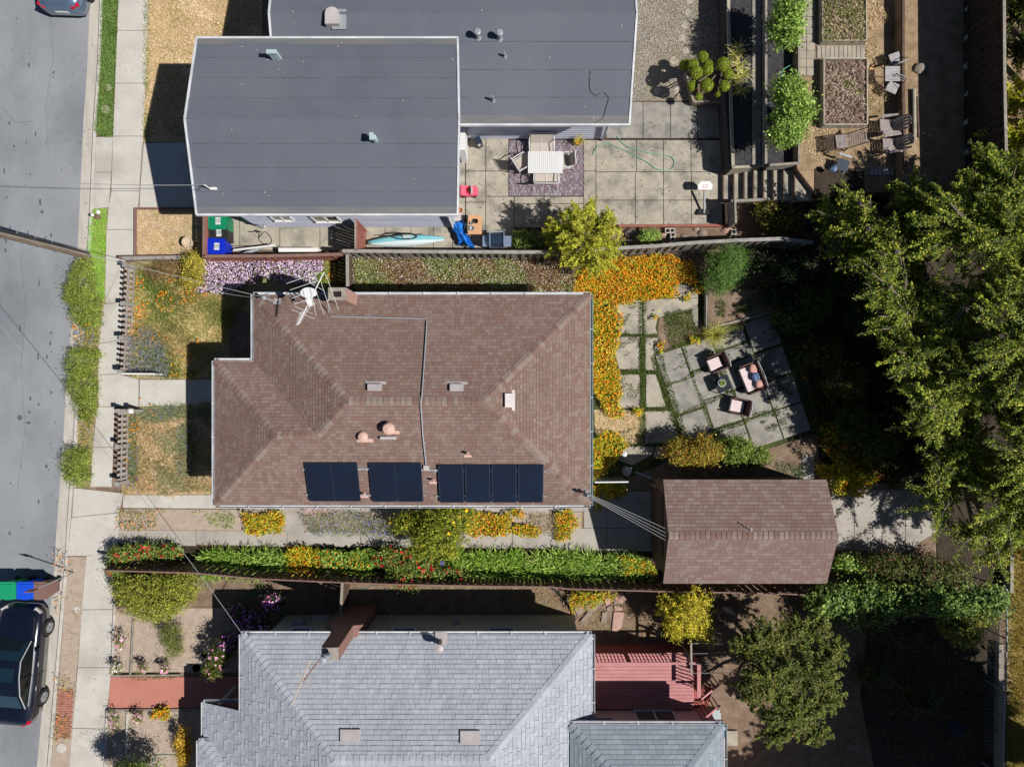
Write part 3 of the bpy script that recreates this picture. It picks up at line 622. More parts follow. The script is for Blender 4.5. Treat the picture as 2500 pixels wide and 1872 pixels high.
# ---------------------------------------------------------------- houses
def clip(poly, a, b):     # keep left side of a->b, 2-D
    out = []; n = len(poly)
    def sd(p): return (b[0] - a[0]) * (p[1] - a[1]) - (b[1] - a[1]) * (p[0] - a[0])
    for i in range(n):
        p, q = poly[i], poly[(i + 1) % n]; sp, sq = sd(p), sd(q)
        if sp >= 0: out.append(p)
        if sp * sq < 0:
            t = sp / (sp - sq); out.append((p[0] + (q[0] - p[0]) * t, p[1] + (q[1] - p[1]) * t))
    return out
def area(p): return sum(p[i][0] * p[(i + 1) % len(p)][1] - p[(i + 1) % len(p)][0] * p[i][1] for i in range(len(p))) / 2
def shingle_plane(P3, expo, widths, tones, mb, single, m, lam=False, thk=.010):
    """tabs laid in courses on a convex roof plane; P3 starts with the two eave corners"""
    P = [Vector(p) for p in P3]; o = P[0]; u = (P[1] - P[0]).normalized(); nr = None
    for k in range(2, len(P)):
        c = u.cross(P[k] - P[0])
        if c.length > .05: nr = c.normalized(); break
    if nr.z < 0: nr = -nr; 
    v = nr.cross(u).normalized()
    if v.z < 0: v = -v
    poly = [((p - o).dot(u), (p - o).dot(v)) for p in P]
    if area(poly) < 0: poly = poly[::-1]
    us = [p[0] for p in poly]; vs = [p[1] for p in poly]; y = min(vs); row = 0
    while y < max(vs):
        x = min(us) - random.uniform(0, .3)
        while x < max(us):
            w = random.choice(widths); q = [(x + .003, y + .012), (x + w - .003, y + .012), (x + w - .003, y + expo), (x + .003, y + expo)]; full = True
            for i in range(len(poly)):
                q = clip(q, poly[i], poly[(i + 1) % len(poly)])
                if len(q) < 3: break
            if len(q) != 4 or abs(abs(area(q)) - (w - .006) * (expo - .012)) > 1e-6: full = False
            if len(q) >= 3 and abs(area(q)) > 1e-4:
                tone = random.randrange(len(tones)); rs = thk * (1.0 if not lam else random.choice([.45, .45, 1.9]))
                if full: single.append((o + u * (x + w / 2) + v * y, u, v, nr, w, tone, rs, expo))
                emit_tab(mb, q, y, expo, o, u, v, nr, rs, tones[tone]) if not full else None
                if full: single[-1] = single[-1] + ((q, y, o),)
            x += w
        y += expo; row += 1
def emit_tab(mb, q, y0, expo, o, u, v, nr, rs, col):
    top = []; bot = []
    for (a, b) in q:
        e = rs * (1 - (b - y0) / expo * .75) + .004
        p = o + u * a + v * b; top.append(p + nr * e); bot.append(p - nr * .004)
    n = len(q); mb.add(bot + top, [tuple(range(n, 2 * n))] + [(i, (i + 1) % n, n + (i + 1) % n, n + i) for i in range(n)], col)
def finish_tabs(roof, mb, single, m, tones, centre, nmax=300):
    single.sort(key=lambda s: (s[0].xy - centre).length); cache = {}
    for s in single[:nmax]:
        p, u, v, nr, w, tone, rs, expo = s[:8]; key = (round(w, 3), tone, round(rs, 4))
        if key not in cache:
            t = MB(); q = [(-w / 2 + .003, .012), (w / 2 - .003, .012), (w / 2 - .003, expo), (-w / 2 + .003, expo)]
            emit_tab(t, q, 0, expo, Vector((0, 0, 0)), Vector((1, 0, 0)), Vector((0, 1, 0)), Vector((0, 0, 1)), rs, tones[tone]); cache[key] = t.mesh('shingle'); cache[key].materials.append(MATS[m])
        o = link('shingle', cache[key], None, roof); M = Matrix((u, v, nr)).transposed().to_4x4()
        if M.determinant() < 0: M = Matrix((-u, v, nr)).transposed().to_4x4()
        org = Vector(ORG[roof.name]); M.translation = p - org; o.matrix_local = M
    for s in single[nmax:]:
        q, y, o = s[8]; emit_tab(mb, q, y, s[7], o, s[1], s[2], s[3], s[6], tones[s[5]])
    part('shingles', mb, m, roof, kind='stuff')
def ridge_caps(roof, a, b, n1, n2, m, tones, w=.15, expo=.24, lift=.018):
    """folded cap pieces from a up to b; n1, n2 normals of the two planes"""
    a = Vector(a); b = Vector(b); d = (b - a); L = d.length; d.normalize()
    s1 = n1.cross(d).normalized(); s2 = n2.cross(d).normalized()
    if s1.dot(n2) > 0: s1 = -s1
    if s2.dot(n1) > 0: s2 = -s2
    up = (n1 + n2).normalized(); n = int(L / expo); cache = []
    for c in tones:
        mb = MB(); e = expo * 1.08
        for (sd, nn) in ((s1, n1), (s2, n2)):
            q = [up * (lift + .012), sd * w + nn * (lift + .012), sd * w + d * e + nn * lift * .5, d * e + up * lift * .5]; bt = [p - nn * .02 for p in q]
            mb.add(q + bt, [(0, 1, 2, 3), (0, 4, 5, 1), (1, 5, 6, 2)], c)
        me = mb.mesh('ridge_cap'); me.materials.append(MATS[m]); cache.append(me)
    org = Vector(ORG[roof.name])
    for i in range(n):
        o = link('ridge_cap', random.choice(cache), None, roof); o.location = a + d * (i * expo + .02) - org
def pnorm(P): 
    c = (Vector(P[1]) - Vector(P[0])).cross(Vector(P[2]) - Vector(P[0])).normalized()
    return c if c.z > 0 else -c
def gutter(par, a, b, out, w=.11, m='gutter_white', straps=True):
    a = Vector(a); b = Vector(b); o_ = Vector(out).normalized(); t = MB(); z = Vector((0, 0, 1)); th = .012
    t.beam(a + o_ * (w - th / 2) - z * .04, b + o_ * (w - th / 2) - z * .04, th, .10); t.beam(a + o_ * th - z * .04, b + o_ * th - z * .04, th, .09)
    t.beam(a + o_ * w / 2 - z * .087, b + o_ * w / 2 - z * .087, w, .01)
    L = (b - a).length; d = (b - a).normalized()
    t.box(a + o_ * w / 2 - z * .04, (.012 if abs(d.x) > .5 else w, w if abs(d.x) > .5 else .012, .095)); t.box(b + o_ * w / 2 - z * .04, (.012 if abs(d.x) > .5 else w, w if abs(d.x) > .5 else .012, .095))
    if straps:
        for k in range(1, int(L / 1.25)): 
            p = a + d * (k * 1.25); t.beam(p + o_ * .0 + z * .012, p + o_ * (w + .01) + z * .012, .03, .006)
    part('gutter', t, m, par)
def walls(par, pts, z0, z1, m):
    return part('wall', MB().prism(pts, z0, z1), m, par)
def window(par, x0, x1, z0, z1, y, ny=1, m='glass', fr='white', split=1, axis='y'):
    """window on a wall facing +y or -y (axis='y') or +-x"""
    f = MB(); t = .05
    def B(a, b, c, d, dep, off_): 
        if axis == 'y': f.box(((a + b) / 2, y + ny * off_, (c + d) / 2), (b - a, dep, d - c))
        else: f.box((y + ny * off_, (a + b) / 2, (c + d) / 2), (dep, b - a, d - c))
    B(x0, x1, z1 - t, z1, .06, .02); B(x0, x1, z0, z0 + t, .08, .03); B(x0, x0 + t, z0, z1, .06, .02); B(x1 - t, x1, z0, z1, .06, .02)
    for k in range(1, split + 1 if split > 1 else 1): 
        if k < split: xx = x0 + (x1 - x0) * k / split; B(xx - .025, xx + .025, z0, z1, .05, .02)
    w = part('window', f, fr, par); f2 = MB(); f = f2
    B(x0 + .02, x1 - .02, z0 + .02, z1 - .02, .01, .008); part('pane', f2, m, w)
    return w
# ======== middle house: brown hip roof
P_ = .42; H0 = 3.0
xn = W(619, 0, H0).x; x0 = W(524, 0, H0).x; x1 = W(1441, 0, H0).x; yN = W(0, 720, H0).y; yS = W(0, 1233, H0).y; yw = W(0, 881, H0).y
hm = (yN - yS) / 2; hw = (yw - yS) / 2; yr = (yN + yS) / 2; ywr = (yw + yS) / 2
def fmid(x, y):
    a = min(yN - y, y - yS, x - xn, x1 - x) if x > xn else -9; b = min(yw - y, y - yS, x - x0)
    return H0 + P_ * max(a, b if x < xn + hw + 1 else -9, 0)
zr = H0 + P_ * hm; zw = H0 + P_ * hw
A, B_, CR, D = (xn, yN, H0), (x1, yN, H0), (x1, yS, H0), (x0, yS, H0)
RL, RR = (xn + hm, yr, zr), (x1 - hm, yr, zr); WL, V_ = (x0 + hw, ywr, zw), (xn + hw, ywr, zw); N_ = (xn, yw, H0); NW = (x0, yw, H0); FT = (xn + hw, yS, H0)
house = thing('brown_roof_house', 'single storey house under a brown shingled hip roof with solar panels', 'house', (0, 0, 0))
ww = .5
walls(house, [(xn + ww, yN - ww), (x1 - ww, yN - ww), (x1 - ww, yS + ww), (x0 + ww, yS + ww), (x0 + ww, yw - ww), (xn + ww, yw - ww)], -.05, H0 - .05, 'wall_white')
rb = MB()
for pl in [(A, B_, RR, RL), (B_, CR, RR), (CR, D, WL, V_, RL, RR), (D, NW, WL), (NW, N_, V_, WL), (N_, A, RL, V_)]:
    vs = [Vector(p) - Vector((0, 0, .012)) for p in pl]; rb.add(vs, [tuple(range(len(vs)))])
rb.add([A, B_, CR, D, NW, N_], [(0, 1, 2, 3, 4, 5)])
roof = part('roof', rb, 'roof_under', house)
BT = [C(144, 121, 112), C(139, 115, 106), C(148, 126, 117), C(135, 111, 102), C(151, 131, 122), C(143, 122, 115), C(142, 113, 104)]
BC = [C(140, 113, 105), C(152, 137, 127), C(132, 104, 96), C(145, 122, 113), C(149, 134, 124)]
tabs = MB(); sing = []
for pl in [(A, B_, RR, RL), (B_, CR, RR), (FT, V_, RL, RR, CR), (D, FT, V_, WL), (NW, D, WL), (NW, N_, V_, WL), (A, N_, V_, RL)]:
    if pl[0] == FT: pl = (FT, CR, RR, RL, V_)
    shingle_plane(pl, .128, [.14, .16, .18, .2, .24], BT, tabs, sing, 'shingle_brown', thk=.015)
finish_tabs(roof, tabs, sing, 'shingle_brown', BT, Vector((0, 0)))
nN, nS, nE, nW_ = Vector((0, P_, 1)).normalized(), Vector((0, -P_, 1)).normalized(), Vector((P_, 0, 1)).normalized(), Vector((-P_, 0, 1)).normalized()
for a, b, n1, n2 in [(A, RL, nN, nW_), (RL, RR, nN, nS), (B_, RR, nN, nE), (CR, RR, nS, nE), (V_, RL, nW_, nS), (WL, V_, nN, nS), (NW, WL, nN, nW_), (D, WL, nS, nW_)]:
    ridge_caps(roof, a, b, n1, n2, 'shingle_brown', BC, w=.15, expo=.2)
for a, b, o_, m in [(A, B_, (0, 1, 0), 'gutter_white'), (B_, CR, (1, 0, 0), 'galv_teal'), (CR, D, (0, -1, 0), 'gutter_white'), (D, NW, (-1, 0, 0), 'gutter_white'), (NW, N_, (0, 1, 0), 'gutter_white'), (N_, A, (-1, 0, 0), 'gutter_white')]:
    gutter(roof, a, b, o_, .1, m)
def M_(px, py, off_=0.0): return WS(px, py, fmid, off_)
# chimney
ct = 4.8; cp = [W(801, 702, ct), W(844, 702, ct), W(844, 733, ct), W(801, 733, ct)]
ch = part('chimney', MB().prism([(p.x, p.y) for p in cp], 0, ct - .08), 'chimney_brick', roof)
cap = MB(); c0, c1 = cp[3], cp[1]; q0, q1 = W(812, 725, ct), W(833, 711, ct)
for (a, b, c, d) in [(c0.x, c0.y, c1.x, q0.y), (c0.x, q1.y, c1.x, c1.y), (c0.x, q0.y, q0.x, q1.y), (q1.x, q0.y, c1.x, q1.y)]: cap.prism([(a, b), (c, b), (c, d), (a, d)], ct - .08, ct)
part('chimney_cap', cap, 'mortar', roof); part('flue', MB().prism([(q0.x, q0.y), (q1.x, q0.y), (q1.x, q1.y), (q0.x, q1.y)], ct - .079, ct - .07), 'flue_dark', roof)  # near-black sheet plugs the chimney hole, standing in for its dark depth
# vents
def lowvent(px0, py0, px1, py1, flange):
    a = M_(px0, py1, .0); b = M_(px1, py0, .0); z = max(a.z, b.z) + .12; t = MB()
    p = [M_(px0, py0), M_(px1, py0), M_(px1, py1), M_(px0, py1)]
    t.hexa([q + Vector((0, 0, .02)) for q in (p[3], p[2], p[1], p[0])], [q + Vector((0, 0, .14)) for q in (p[3], p[2], p[1], p[0])])
    f = [M_(*q) for q in flange]; t.hexa([q + Vector((0, 0, .01)) for q in (f[3], f[2], f[1], f[0])], [q + Vector((0, 0, .025)) for q in (f[3], f[2], f[1], f[0])])
    part('box_vent', t, 'vent_white', roof)
lowvent(899, 937, 933, 954, [(892, 931), (943, 931), (943, 938), (892, 938)]); lowvent(1099, 937, 1132, 955, [(1090, 932), (1142, 932), (1142, 938), (1090, 938)])
lowvent(1233, 960, 1254, 994, [(1250, 952), (1257, 952), (1257, 1002), (1250, 1002)])
for px, py, r, hh in [(886, 1062, .17, .22), (950, 1042, .21, .42)]:
    p = M_(px + 2, py + 3); t = MB(); t.lathe(p, [(r * .8, -.1), (r * .8, hh * .6), (r * 1.02, hh * .6), (r * 1.05, hh * .8), (r * .8, hh), (r * .3, hh + .02), (.02, hh + .03)], 20)
    q = M_(px + 6, py + 13); t.box((q.x, q.y, q.z + .02), (.56, .13, .02), rx=math.atan(P_)); part('round_vent', t, 'vent_pink', roof, smooth=False)
q = M_(949, 1068); part('louvre_vent', MB().tube([q + Vector((-.28, 0, .09)), q + Vector((.28, 0, .09))], .07, 10), 'vent_white', roof)
for px, py in [(1141, 1106), (1057, 1171), (889, 1205)]:
    p = M_(px, py); t = MB().lathe(p, [(.075, -.05), (.06, .08), (.045, .1), (.045, .26), (.03, .26), (.03, .1)], 12); q = M_(px + 1, py + 7); t.box((q.x, q.y, q.z + .015), (.27, .09, .015), rx=math.atan(P_)); part('pipe_vent', t, 'vent_pink', roof)
# conduit and junction box
cz = .07
pts = [M_(802, 746, .5), M_(801, 760, cz), M_(808, 772, cz), M_(920, 775, cz), M_(1036, 778, cz), M_(1042, 786, cz), M_(1036, 880, cz), M_(1030, 965, cz), M_(1027, 985, cz), M_(1032, 1060, cz), M_(1040, 1136, cz)]
t = MB().tube(pts, .02, 8)
for px, py in [(894, 775), (992, 777), (1038, 850), (1030, 960), (1036, 1080)]: q = M_(px, py, .03); t.box(q, (.05, .05, .05))
part('conduit', t, 'silver', roof); q = M_(1041, 1141, .06); part('junction_box', MB().box(q, (.2, .2, .1), rx=math.atan(P_)), 'vent_white', roof)
# solar panels
pvh = .12
def quad3(c0, c1, c2, c3, a, b, d, e):  # bilinear sub quad
    def bl(s, t_): return (c0 * (1 - s) + c1 * s) * (1 - t_) + (c3 * (1 - s) + c2 * s) * t_
    return [bl(a, e), bl(b, e), bl(b, d), bl(a, d)]
for (pts4, n) in [([(745, 1130), (874, 1130), (880, 1223), (752, 1223)], 2), ([(900, 1130), (1029, 1131), (1034, 1224), (907, 1224)], 2), ([(1068, 1134), (1329, 1136), (1327, 1227), (1071, 1225)], 4)]:
    c = [M_(p[0], p[1], pvh) for p in pts4]
    ux_ = (c[1] - c[0]); vy = (c[3] - c[0]); 
    xa, xb, ya, yb = (c[0].x + c[3].x) / 2, (c[1].x + c[2].x) / 2, (c[0].y + c[1].y) / 2, (c[2].y + c[3].y) / 2
    zt, zb = fmid(0, ya) + pvh, fmid(0, yb) + pvh; 
    c = [Vector((xa, ya, zt)), Vector((xb, ya, zt)), Vector((xb, yb, zb)), Vector((xa, yb, zb))]; nn = nS
    for k in range(n):
        g = .006; q = quad3(*c, k / n + g, (k + 1) / n - g, 0, 1); fr = MB().hexa([p - nn * .03 for p in q], [p + nn * .012 for p in q]); sp = part('solar_panel', fr, 'pv_frame', house)
        q = quad3(*c, k / n + g + .012, (k + 1) / n - g - .012, .012, .988); part('cell_sheet', MB().hexa([p + nn * .012 for p in q], [p + nn * .016 for p in q]), 'pv', sp)
        ln = MB()
        for s in range(1, 12): a = quad3(*c, (k + s / 12) / n, (k + s / 12) / n + .001, .02, .98); ln.beam(a[0] + nn * .018, a[3] + nn * .018, .006, .003, up=nn)
        part('busbars', ln, 'pv_frame', sp)
    rl = MB()
    for s in (.18, .85): a = quad3(*c, 0, 1, s, s); rl.beam(a[0] - nn * .06 - Vector((.12, 0, 0)), a[1] - nn * .06 + Vector((.12 if n < 4 else .1, 0, 0)), .04, .04, up=nn)
    part('rail', rl, 'silver', house)
for (x_0, x_1, py) in [(874, 900, 1144), (1029, 1068, 1147), (880, 905, 1209)]: part('rail', MB().beam(M_(x_0, py, .07), M_(x_1, py, .07), .05, .04), 'silver', house)
# electric masts (parts fixed to the roof)
def mast(par, p, hh, m='galv'):
    t = MB().tube([p, p + Vector((0, 0, hh))], .03, 8); t.lathe(p + Vector((0, 0, hh)), [(.05, -.04), (.07, .02), (.02, .08)], 10); t.lathe(p, [(.12, 0), (.05, .1)], 10)
    return part('service_mast', t, m, par)
m1 = M_(1429, 1202); mast(roof, m1, .7); m1t = m1 + Vector((0, 0, .7))
for s in (-1, 1): part('insulator_arm', MB().beam(m1t + Vector((-.12, -.05 * s, -.1 - .1 * s)), m1t + Vector((.12, .05 * s, -.1 - .1 * s)), .04, .04), 'black', roof)
m2 = M_(672, 736); t = MB().tube([m2, m2 + Vector((-.25, .08, .5))], .03, 8); t.lathe(m2 + Vector((-.25, .08, .5)), [(.06, -.08), (.1, 0), (.04, .08)], 12); part('service_mast', t, 'galv', roof)
part('mast_flashing', MB().box(m2 + Vector((.08, 0, .02)), (.27, .24, .02), rx=-math.atan(P_)), 'vent_white', roof); m2t = m2 + Vector((-.35, .12, .45))
# garage
gh = 2.6; GP = .38
ga, gb, gc_, gd = W(1619, 1170, gh), W(2018, 1172, gh), W(2018, 1424, gh), W(1618, 1424, gh); gx0, gx1, gyN, gyS = ga.x, gb.x, ga.y, gc_.y; gyr = (gyN + gyS) / 2; gzr = gh + GP * (gyN - gyS) / 2
gx0r, gx1r = gx0 + .03, gx1 + .1
garage = thing('garage', 'detached garage with brown shingled gable roof beside the brown roof house', 'garage', (0, 0, 0))
part('wall', MB().loft([[(x, gyN - .25, -.05), (x, gyN - .25, gh), (x, gyr, gzr - .1), (x, gyS + .25, gh), (x, gyS + .25, -.05)] for x in (gx0 + .12, gx1 - .15)]), 'wall_brown', garage)
E1, E2, E3, E4, K1, K2 = (gx0, gyN, gh), (gx1, gyN, gh), (gx1, gyS, gh), (gx0, gyS, gh), (gx0r, gyr, gzr), (gx1r, gyr, gzr)
rb = MB()
for pl in [(E1, E2, K2, K1), (E3, E4, K1, K2)]:
    vs = [Vector(p) - Vector((0, 0, .012)) for p in pl]; rb.hexa([v - Vector((0, 0, .1)) for v in vs], vs) if pl[0] == E1 else rb.hexa([v - Vector((0, 0, .1)) for v in vs], vs)
groof = part('roof', rb, 'roof_under', garage); tabs = MB(); sing = []
GT = [C(142, 121, 115), C(138, 116, 110), C(146, 126, 120), C(135, 112, 106), C(149, 131, 125), C(138, 113, 106)]
for pl in [(E1, E2, K2, K1), (E3, E4, K1, K2)]: shingle_plane(pl, .135, [.26, .3, .2, .16], GT, tabs, sing, 'shingle_brown', thk=.015)
finish_tabs(groof, tabs, sing, 'shingle_brown', GT, Vector((8, -6)))
ridge_caps(groof, K1, K2, Vector((0, GP, 1)).normalized(), Vector((0, -GP, 1)).normalized(), 'shingle_brown', BC, w=.14, expo=.19)
gd_ = part('garage_door', MB().box((gx0 + .10, gyr + .1, 1.05), (.05, 2.4, 2.1)), 'wood_dark', garage); part('door_frame', MB().beam((gx0 + .08, gyr + 1.4, 1.1), (gx0 + .08, gyr + 1.4, 0), .05, .1, up=(1, 0, 0)), 'wood_grey', garage)
part('roof_hook', MB().tube([W(1835, 1296, gzr), W(1835, 1288, gzr + .3)], .02, 6), 'white', garage)
# ======== upper house with two flat felt roofs
up_ = thing('flat_roof_house', 'large house with two low grey felt roofs edged in white at the top', 'house', (0, 0, 0))
def feltroof(xa, xb, ya, yb, he, hr, kinkl, kinkr, nstrips, nm):
    ym = (ya + yb) / 2; mb = MB()
    ends = [(xa, ya, he), (xb, ya, he), (xb + kinkr, ym, hr), (xb, yb, he), (xa, yb, he), (xa - kinkl, ym, hr)]
    t = Vector((0, 0, .16)); e = [Vector(p) for p in ends]
    mb.hexa([e[0] - t, e[1] - t, e[2] - t, e[5] - t], [e[0], e[1], e[2], e[5]]); mb.hexa([e[5] - t, e[2] - t, e[3] - t, e[4] - t], [e[5], e[2], e[3], e[4]])
    rf = part('roof', mb, 'felt', up_)
    for s, (a, b, c, d) in enumerate([(e[0], e[1], e[2], e[5]), (e[4], e[3], e[2], e[5])]):
        for k in range(nstrips):
            f0, f1 = k / nstrips, (k + 1) / nstrips; p = [a.lerp(d, f0), b.lerp(c, f0), b.lerp(c, f1), a.lerp(d, f1)]
            z0, z1 = Vector((0, 0, .003)), Vector((0, 0, .017)); q = [p[0] + z1, p[1] + z1, p[2] + z0, p[3] + z0]
            if s: q = q[::-1]
            st = MB().hexa([v - Vector((0, 0, .02)) for v in q], q); part('roofing_strip', st, 'felt', rf)
            u_ = 0.02; sm = MB(); r_ = random.Random(k * 7 + s)
            while u_ < .97 and k > 0:
                u2 = min(.985, u_ + r_.uniform(.03, .2)); e0_, e1_ = p[0].lerp(p[1], u_), p[0].lerp(p[1], u2); sm.beam(e0_ + Vector((0, 0, .019)), e1_ + Vector((0, 0, .019)), r_.uniform(.012, .022), .004); u_ = u2 + r_.uniform(.004, .05)
            if k > 0: part('lap_seam', sm, 'seam', rf, kind='stuff')
        q = [a.lerp(d, .004), b.lerp(c, .004), b.lerp(c, .085), a.lerp(d, .085)]; q = [v + Vector((0, 0, .024)) for v in q]
        if s: q = q[::-1]
        part('dust_band', MB().hexa([v - Vector((0, 0, .012)) for v in q], q), 'felt_dust', rf)
    tr = MB(); o = Vector((0, 0, .0)); w = .07
    for a, b in [(e[0], e[1]), (e[1], e[2]), (e[2], e[3]), (e[3], e[4]), (e[4], e[5]), (e[5], e[0])]: tr.beam(a - Vector((0, 0, .03)), b - Vector((0, 0, .03)), w, .14)
    part('roof_edge', tr, 'gutter_white', rf); return rf
fr_ = feltroof(-10.85, -1.87, 5.80, 11.89, 4.5, 5.15, .1, .1, 4, 'front'); rr_ = feltroof(-8.32, 4.18, 9.2, 16.4, 3.7, 4.4, .08, .14, 4, 'rear')
def ff(x, y): return 4.5 + .65 * (1 - abs(y - 8.845) / 3.045) + .015
def fr2(x, y): return 3.7 + .7 * (1 - abs(y - 12.8) / 3.6) + .015
walls(up_, [(-10.4, 6.4), (-2.3, 6.4), (-2.3, 11.4), (-10.4, 11.4)], -.1, 4.4, 'lavender_wall'); walls(up_, [(-7.9, 10.02), (3.75, 10.02), (3.75, 15.9), (-7.9, 15.9)], -.1, 3.6, 'lavender_wall')
sd = MB()
for k in range(1, 22): sd.box((-6.35, 6.394, k * .2), (8.1, .012, .012))
for k in range(1, 18): sd.box((.9, 10.014, k * .2), (5.7, .012, .012))
part('siding_lines', sd, 'lavender_wall', up_)
# windows on the two south walls, placed where the picture shows them
def onwall(px, yw_): # x and z on wall y=yw_ for an image point
    return
def wallpt(px, py, yw_):
    h = ZC - yw_ * S * ZC / (936 - py) / ZC * 1.0
    h = ZC - yw_ * S / (936 - py) * ZC
    k = (ZC - h) / ZC / S; return (px - 1250) * k, h
(a, h0), (b, h1) = wallpt(773, 542, 6.4), wallpt(826, 531, 6.4)
window(up_, a, b, 1.0, 2.0, 6.4, -1, 'glass_lit', 'white', 2)
window(up_, -1.4, -.7, 2.3, 3.0, 10.02, -1, 'glass'); window(up_, .4, 1.1, 2.3, 3.0, 10.02, -1, 'glass')
part('downpipe', MB().tube([(-2.25, 9.9, 3.6), (-2.25, 9.9, 0)], .05, 8), 'white', up_); part('downpipe', MB().tube([(3.7, 9.2, 3.6), (3.7, 9.9, 3.2), (3.7, 9.95, .1)], .045, 8), 'galv', up_)
part('downpipe', MB().tube([(-2.35, 5.85, 4.35), (-2.4, 6.3, 3.9), (-2.4, 6.33, .1)], .05, 8), 'white', up_); part('door_light', MB().box((-9.6, 6.36, 2.2), (.12, .08, .2)), 'black', up_)
window(up_, -9.3, -8.5, 1.2, 2.0, 6.4, -1, 'glass', 'white', 2)
# roof fittings
p = WS(814, 48, fr2); w_ = .235; prof = [(-w_, -.26), (w_, -.26), (w_, .12)] + [(w_ * math.cos(a), .12 + .2 * math.sin(a)) for a in [.4, .8, 1.2, 1.57, 1.95, 2.35, 2.75]] + [(-w_, .12)]
part('dome_vent', MB().prism([(p.x + a, p.y + b) for a, b in prof], p.z - .1, p.z + .22), 'vent_white', rr_)
part('vent_flashing', MB().box((p.x + .2, p.y, p.z + .01), (.5, .7, .02)), 'galv', rr_)
for px, py, hh in [(1167, 92, .42), (1220, 94, .42)]: q = WS(px, py, fr2); part('pipe_vent', MB().lathe(q, [(.13, -.03), (.08, .05), (.08, hh - .1), (.11, hh - .1), (.12, hh), (.08, hh + .03)], 16), 'galv', rr_)
for px, py, hh in [(1232, 138, .25), (1204, 246, .35)]: q = WS(px, py, fr2); part('pipe_vent', MB().lathe(q, [(.09, -.03), (.04, .08), (.035, hh), (.02, hh)], 12), 'galv', rr_)
for px, py, lx, ly, hh in [(681, 145, .1, .0, .5), (919, 345, .0, .04, .45)]:
    q = WS(px, py, ff); t = MB(); a_ = .14 if lx else .05; b_ = .05 if lx else .1
    t.tube([q + Vector((0, 0, -.05)), q + Vector((-.04, 0, hh))], .06, 12); t.box(q + Vector((-.07, 0, hh)), (.34 if lx else .13, .13 if lx else .24, .1)); t.box(q + Vector((-.05 if lx else 0, 0, hh * .45)), (.3 if lx else .1, .1 if lx else .16, hh * .8)); part('flue', t, 'galv_teal', fr_)
cw = [WS(1444, 306 - 2, fr2), WS(1472, 290, fr2, .02), WS(1487, 240, fr2, .02), WS(1476, 226, fr2, .02), WS(1464, 228, fr2, .02), WS(1456, 236, fr2, .02), WS(1442, 224, fr2, .02), WS(1439, 205, fr2, .02), WS(1442, 172, fr2, .02)]
part('roof_cable', MB().tube(cw, .009, 5), 'wire_dark', rr_)
q = WS(515, 462, ff, .05); t = MB().tube([q + Vector((0, 0, -.03)), q + Vector((0, 0, .5))], .025, 8); t.box(q + Vector((.12, 0, .05)), (.2, .08, .08)); part('service_mast', t, 'white', fr_); m3t = q + Vector((0, 0, .5))
part('mast_cable', MB().tube([q + Vector((.2, -.03, .02)), q + Vector((-.1, .1, .05)), q + Vector((-.3, .1, .04)), q + Vector((-.42, -.05, .03)), q + Vector((-.38, -.1, .3))], .01, 5), 'wire_dark', fr_)
# storage locker on the rear patio
t = thing('storage_locker', 'narrow white ribbed storage locker against the felt roof house', 'locker', W(1127, 337))
a, b = W(1120, 366, 1.6), W(1135, 307, 1.6); part('body', MB().prism([(a.x, a.y), (b.x, a.y), (b.x, b.y), (a.x, b.y)], 0, 1.57), 'white', t)
for k in range(12): y_ = a.y + (b.y - a.y) * (k + .5) / 12; part('roof_rib', MB().box(((a.x + b.x) / 2, y_, 1.6), (b.x - a.x + .04, (b.y - a.y) / 12 - .02, .05)), 'white', t)
# ======== lower grey house
gP = .4; g0 = 2.75; gx0_, gx1_, gy0 = W(590, 0, g0).x, W(1444, 0, g0).x, W(0, 1549, g0).y; half = 3.8; gyr_ = gy0 - half
gw = W(495, 0, 2.15).x; ys1 = W(0, 1727, 2.5).y; ys2 = W(0, 1808, 2.2).y; BOT = -17.5
grey = thing('grey_roof_house', 'house with a pale grey shingled hip roof along the bottom edge', 'house', (0, 0, 0))
GA, GB_ = (gx0_, gy0, g0), (gx1_, gy0, g0); gzr_ = g0 + gP * half; GRL, GRR = (gx0_ + half, gyr_, gzr_), (gx1_ - half, gyr_, gzr_)
GC, GD_ = (gx1_, gy0 - 2 * half, g0), (gx0_, gy0 - 2 * half, g0)
rb = MB()
for pl in [(GA, GB_, GRR, GRL), (GB_, GC, GRR), (GC, GD_, GRL, GRR), (GD_, GA, GRL)]: vs = [Vector(p) - Vector((0, 0, .012)) for p in pl]; rb.add(vs, [tuple(range(len(vs)))])
rb.add([GA, GB_, GC, GD_], [(0, 1, 2, 3)])
z1_ = g0 - gP * (gx0_ - gw); WA, WB, WC, WD = (gw, ys1, z1_), (gx0_, ys1, g0), (gx0_, BOT, g0), (gw, BOT, z1_)
q = [Vector(p) for p in (WA, WD, WC, WB)]; rb.hexa([v - Vector((0, 0, .1)) for v in q], [v - Vector((0, 0, .012)) for v in q])
gw2 = gw - .12; z2_ = z1_; W2 = [(gw2, ys2, z2_ + .12), (gw2 + 1.9, ys2, z2_ + .12), (gw2 + 1.0, ys2 - 1.0, z2_ + .52)]
groof2 = part('roof', rb, 'roof_under', grey); tabs = MB(); sing = []
SG = [C(184, 190, 201), C(180, 186, 197), C(188, 193, 204), C(182, 187, 198), C(191, 196, 206), C(177, 183, 195), C(186, 190, 199)]
for pl in [(GA, GB_, GRR, GRL), (GC, GB_, GRR), (GC, GD_, GRL, GRR), (GD_, GA, GRL), (WA, WD, WC, WB)]: shingle_plane(pl, .165, [.12, .2, .28, .18], SG, tabs, sing, 'shingle_grey', lam=True, thk=.014)
ex = (gw2, ys2, z2_ + .14); tp = (gx0_, ys2 - (gx0_ - gw2), g0 + .1)
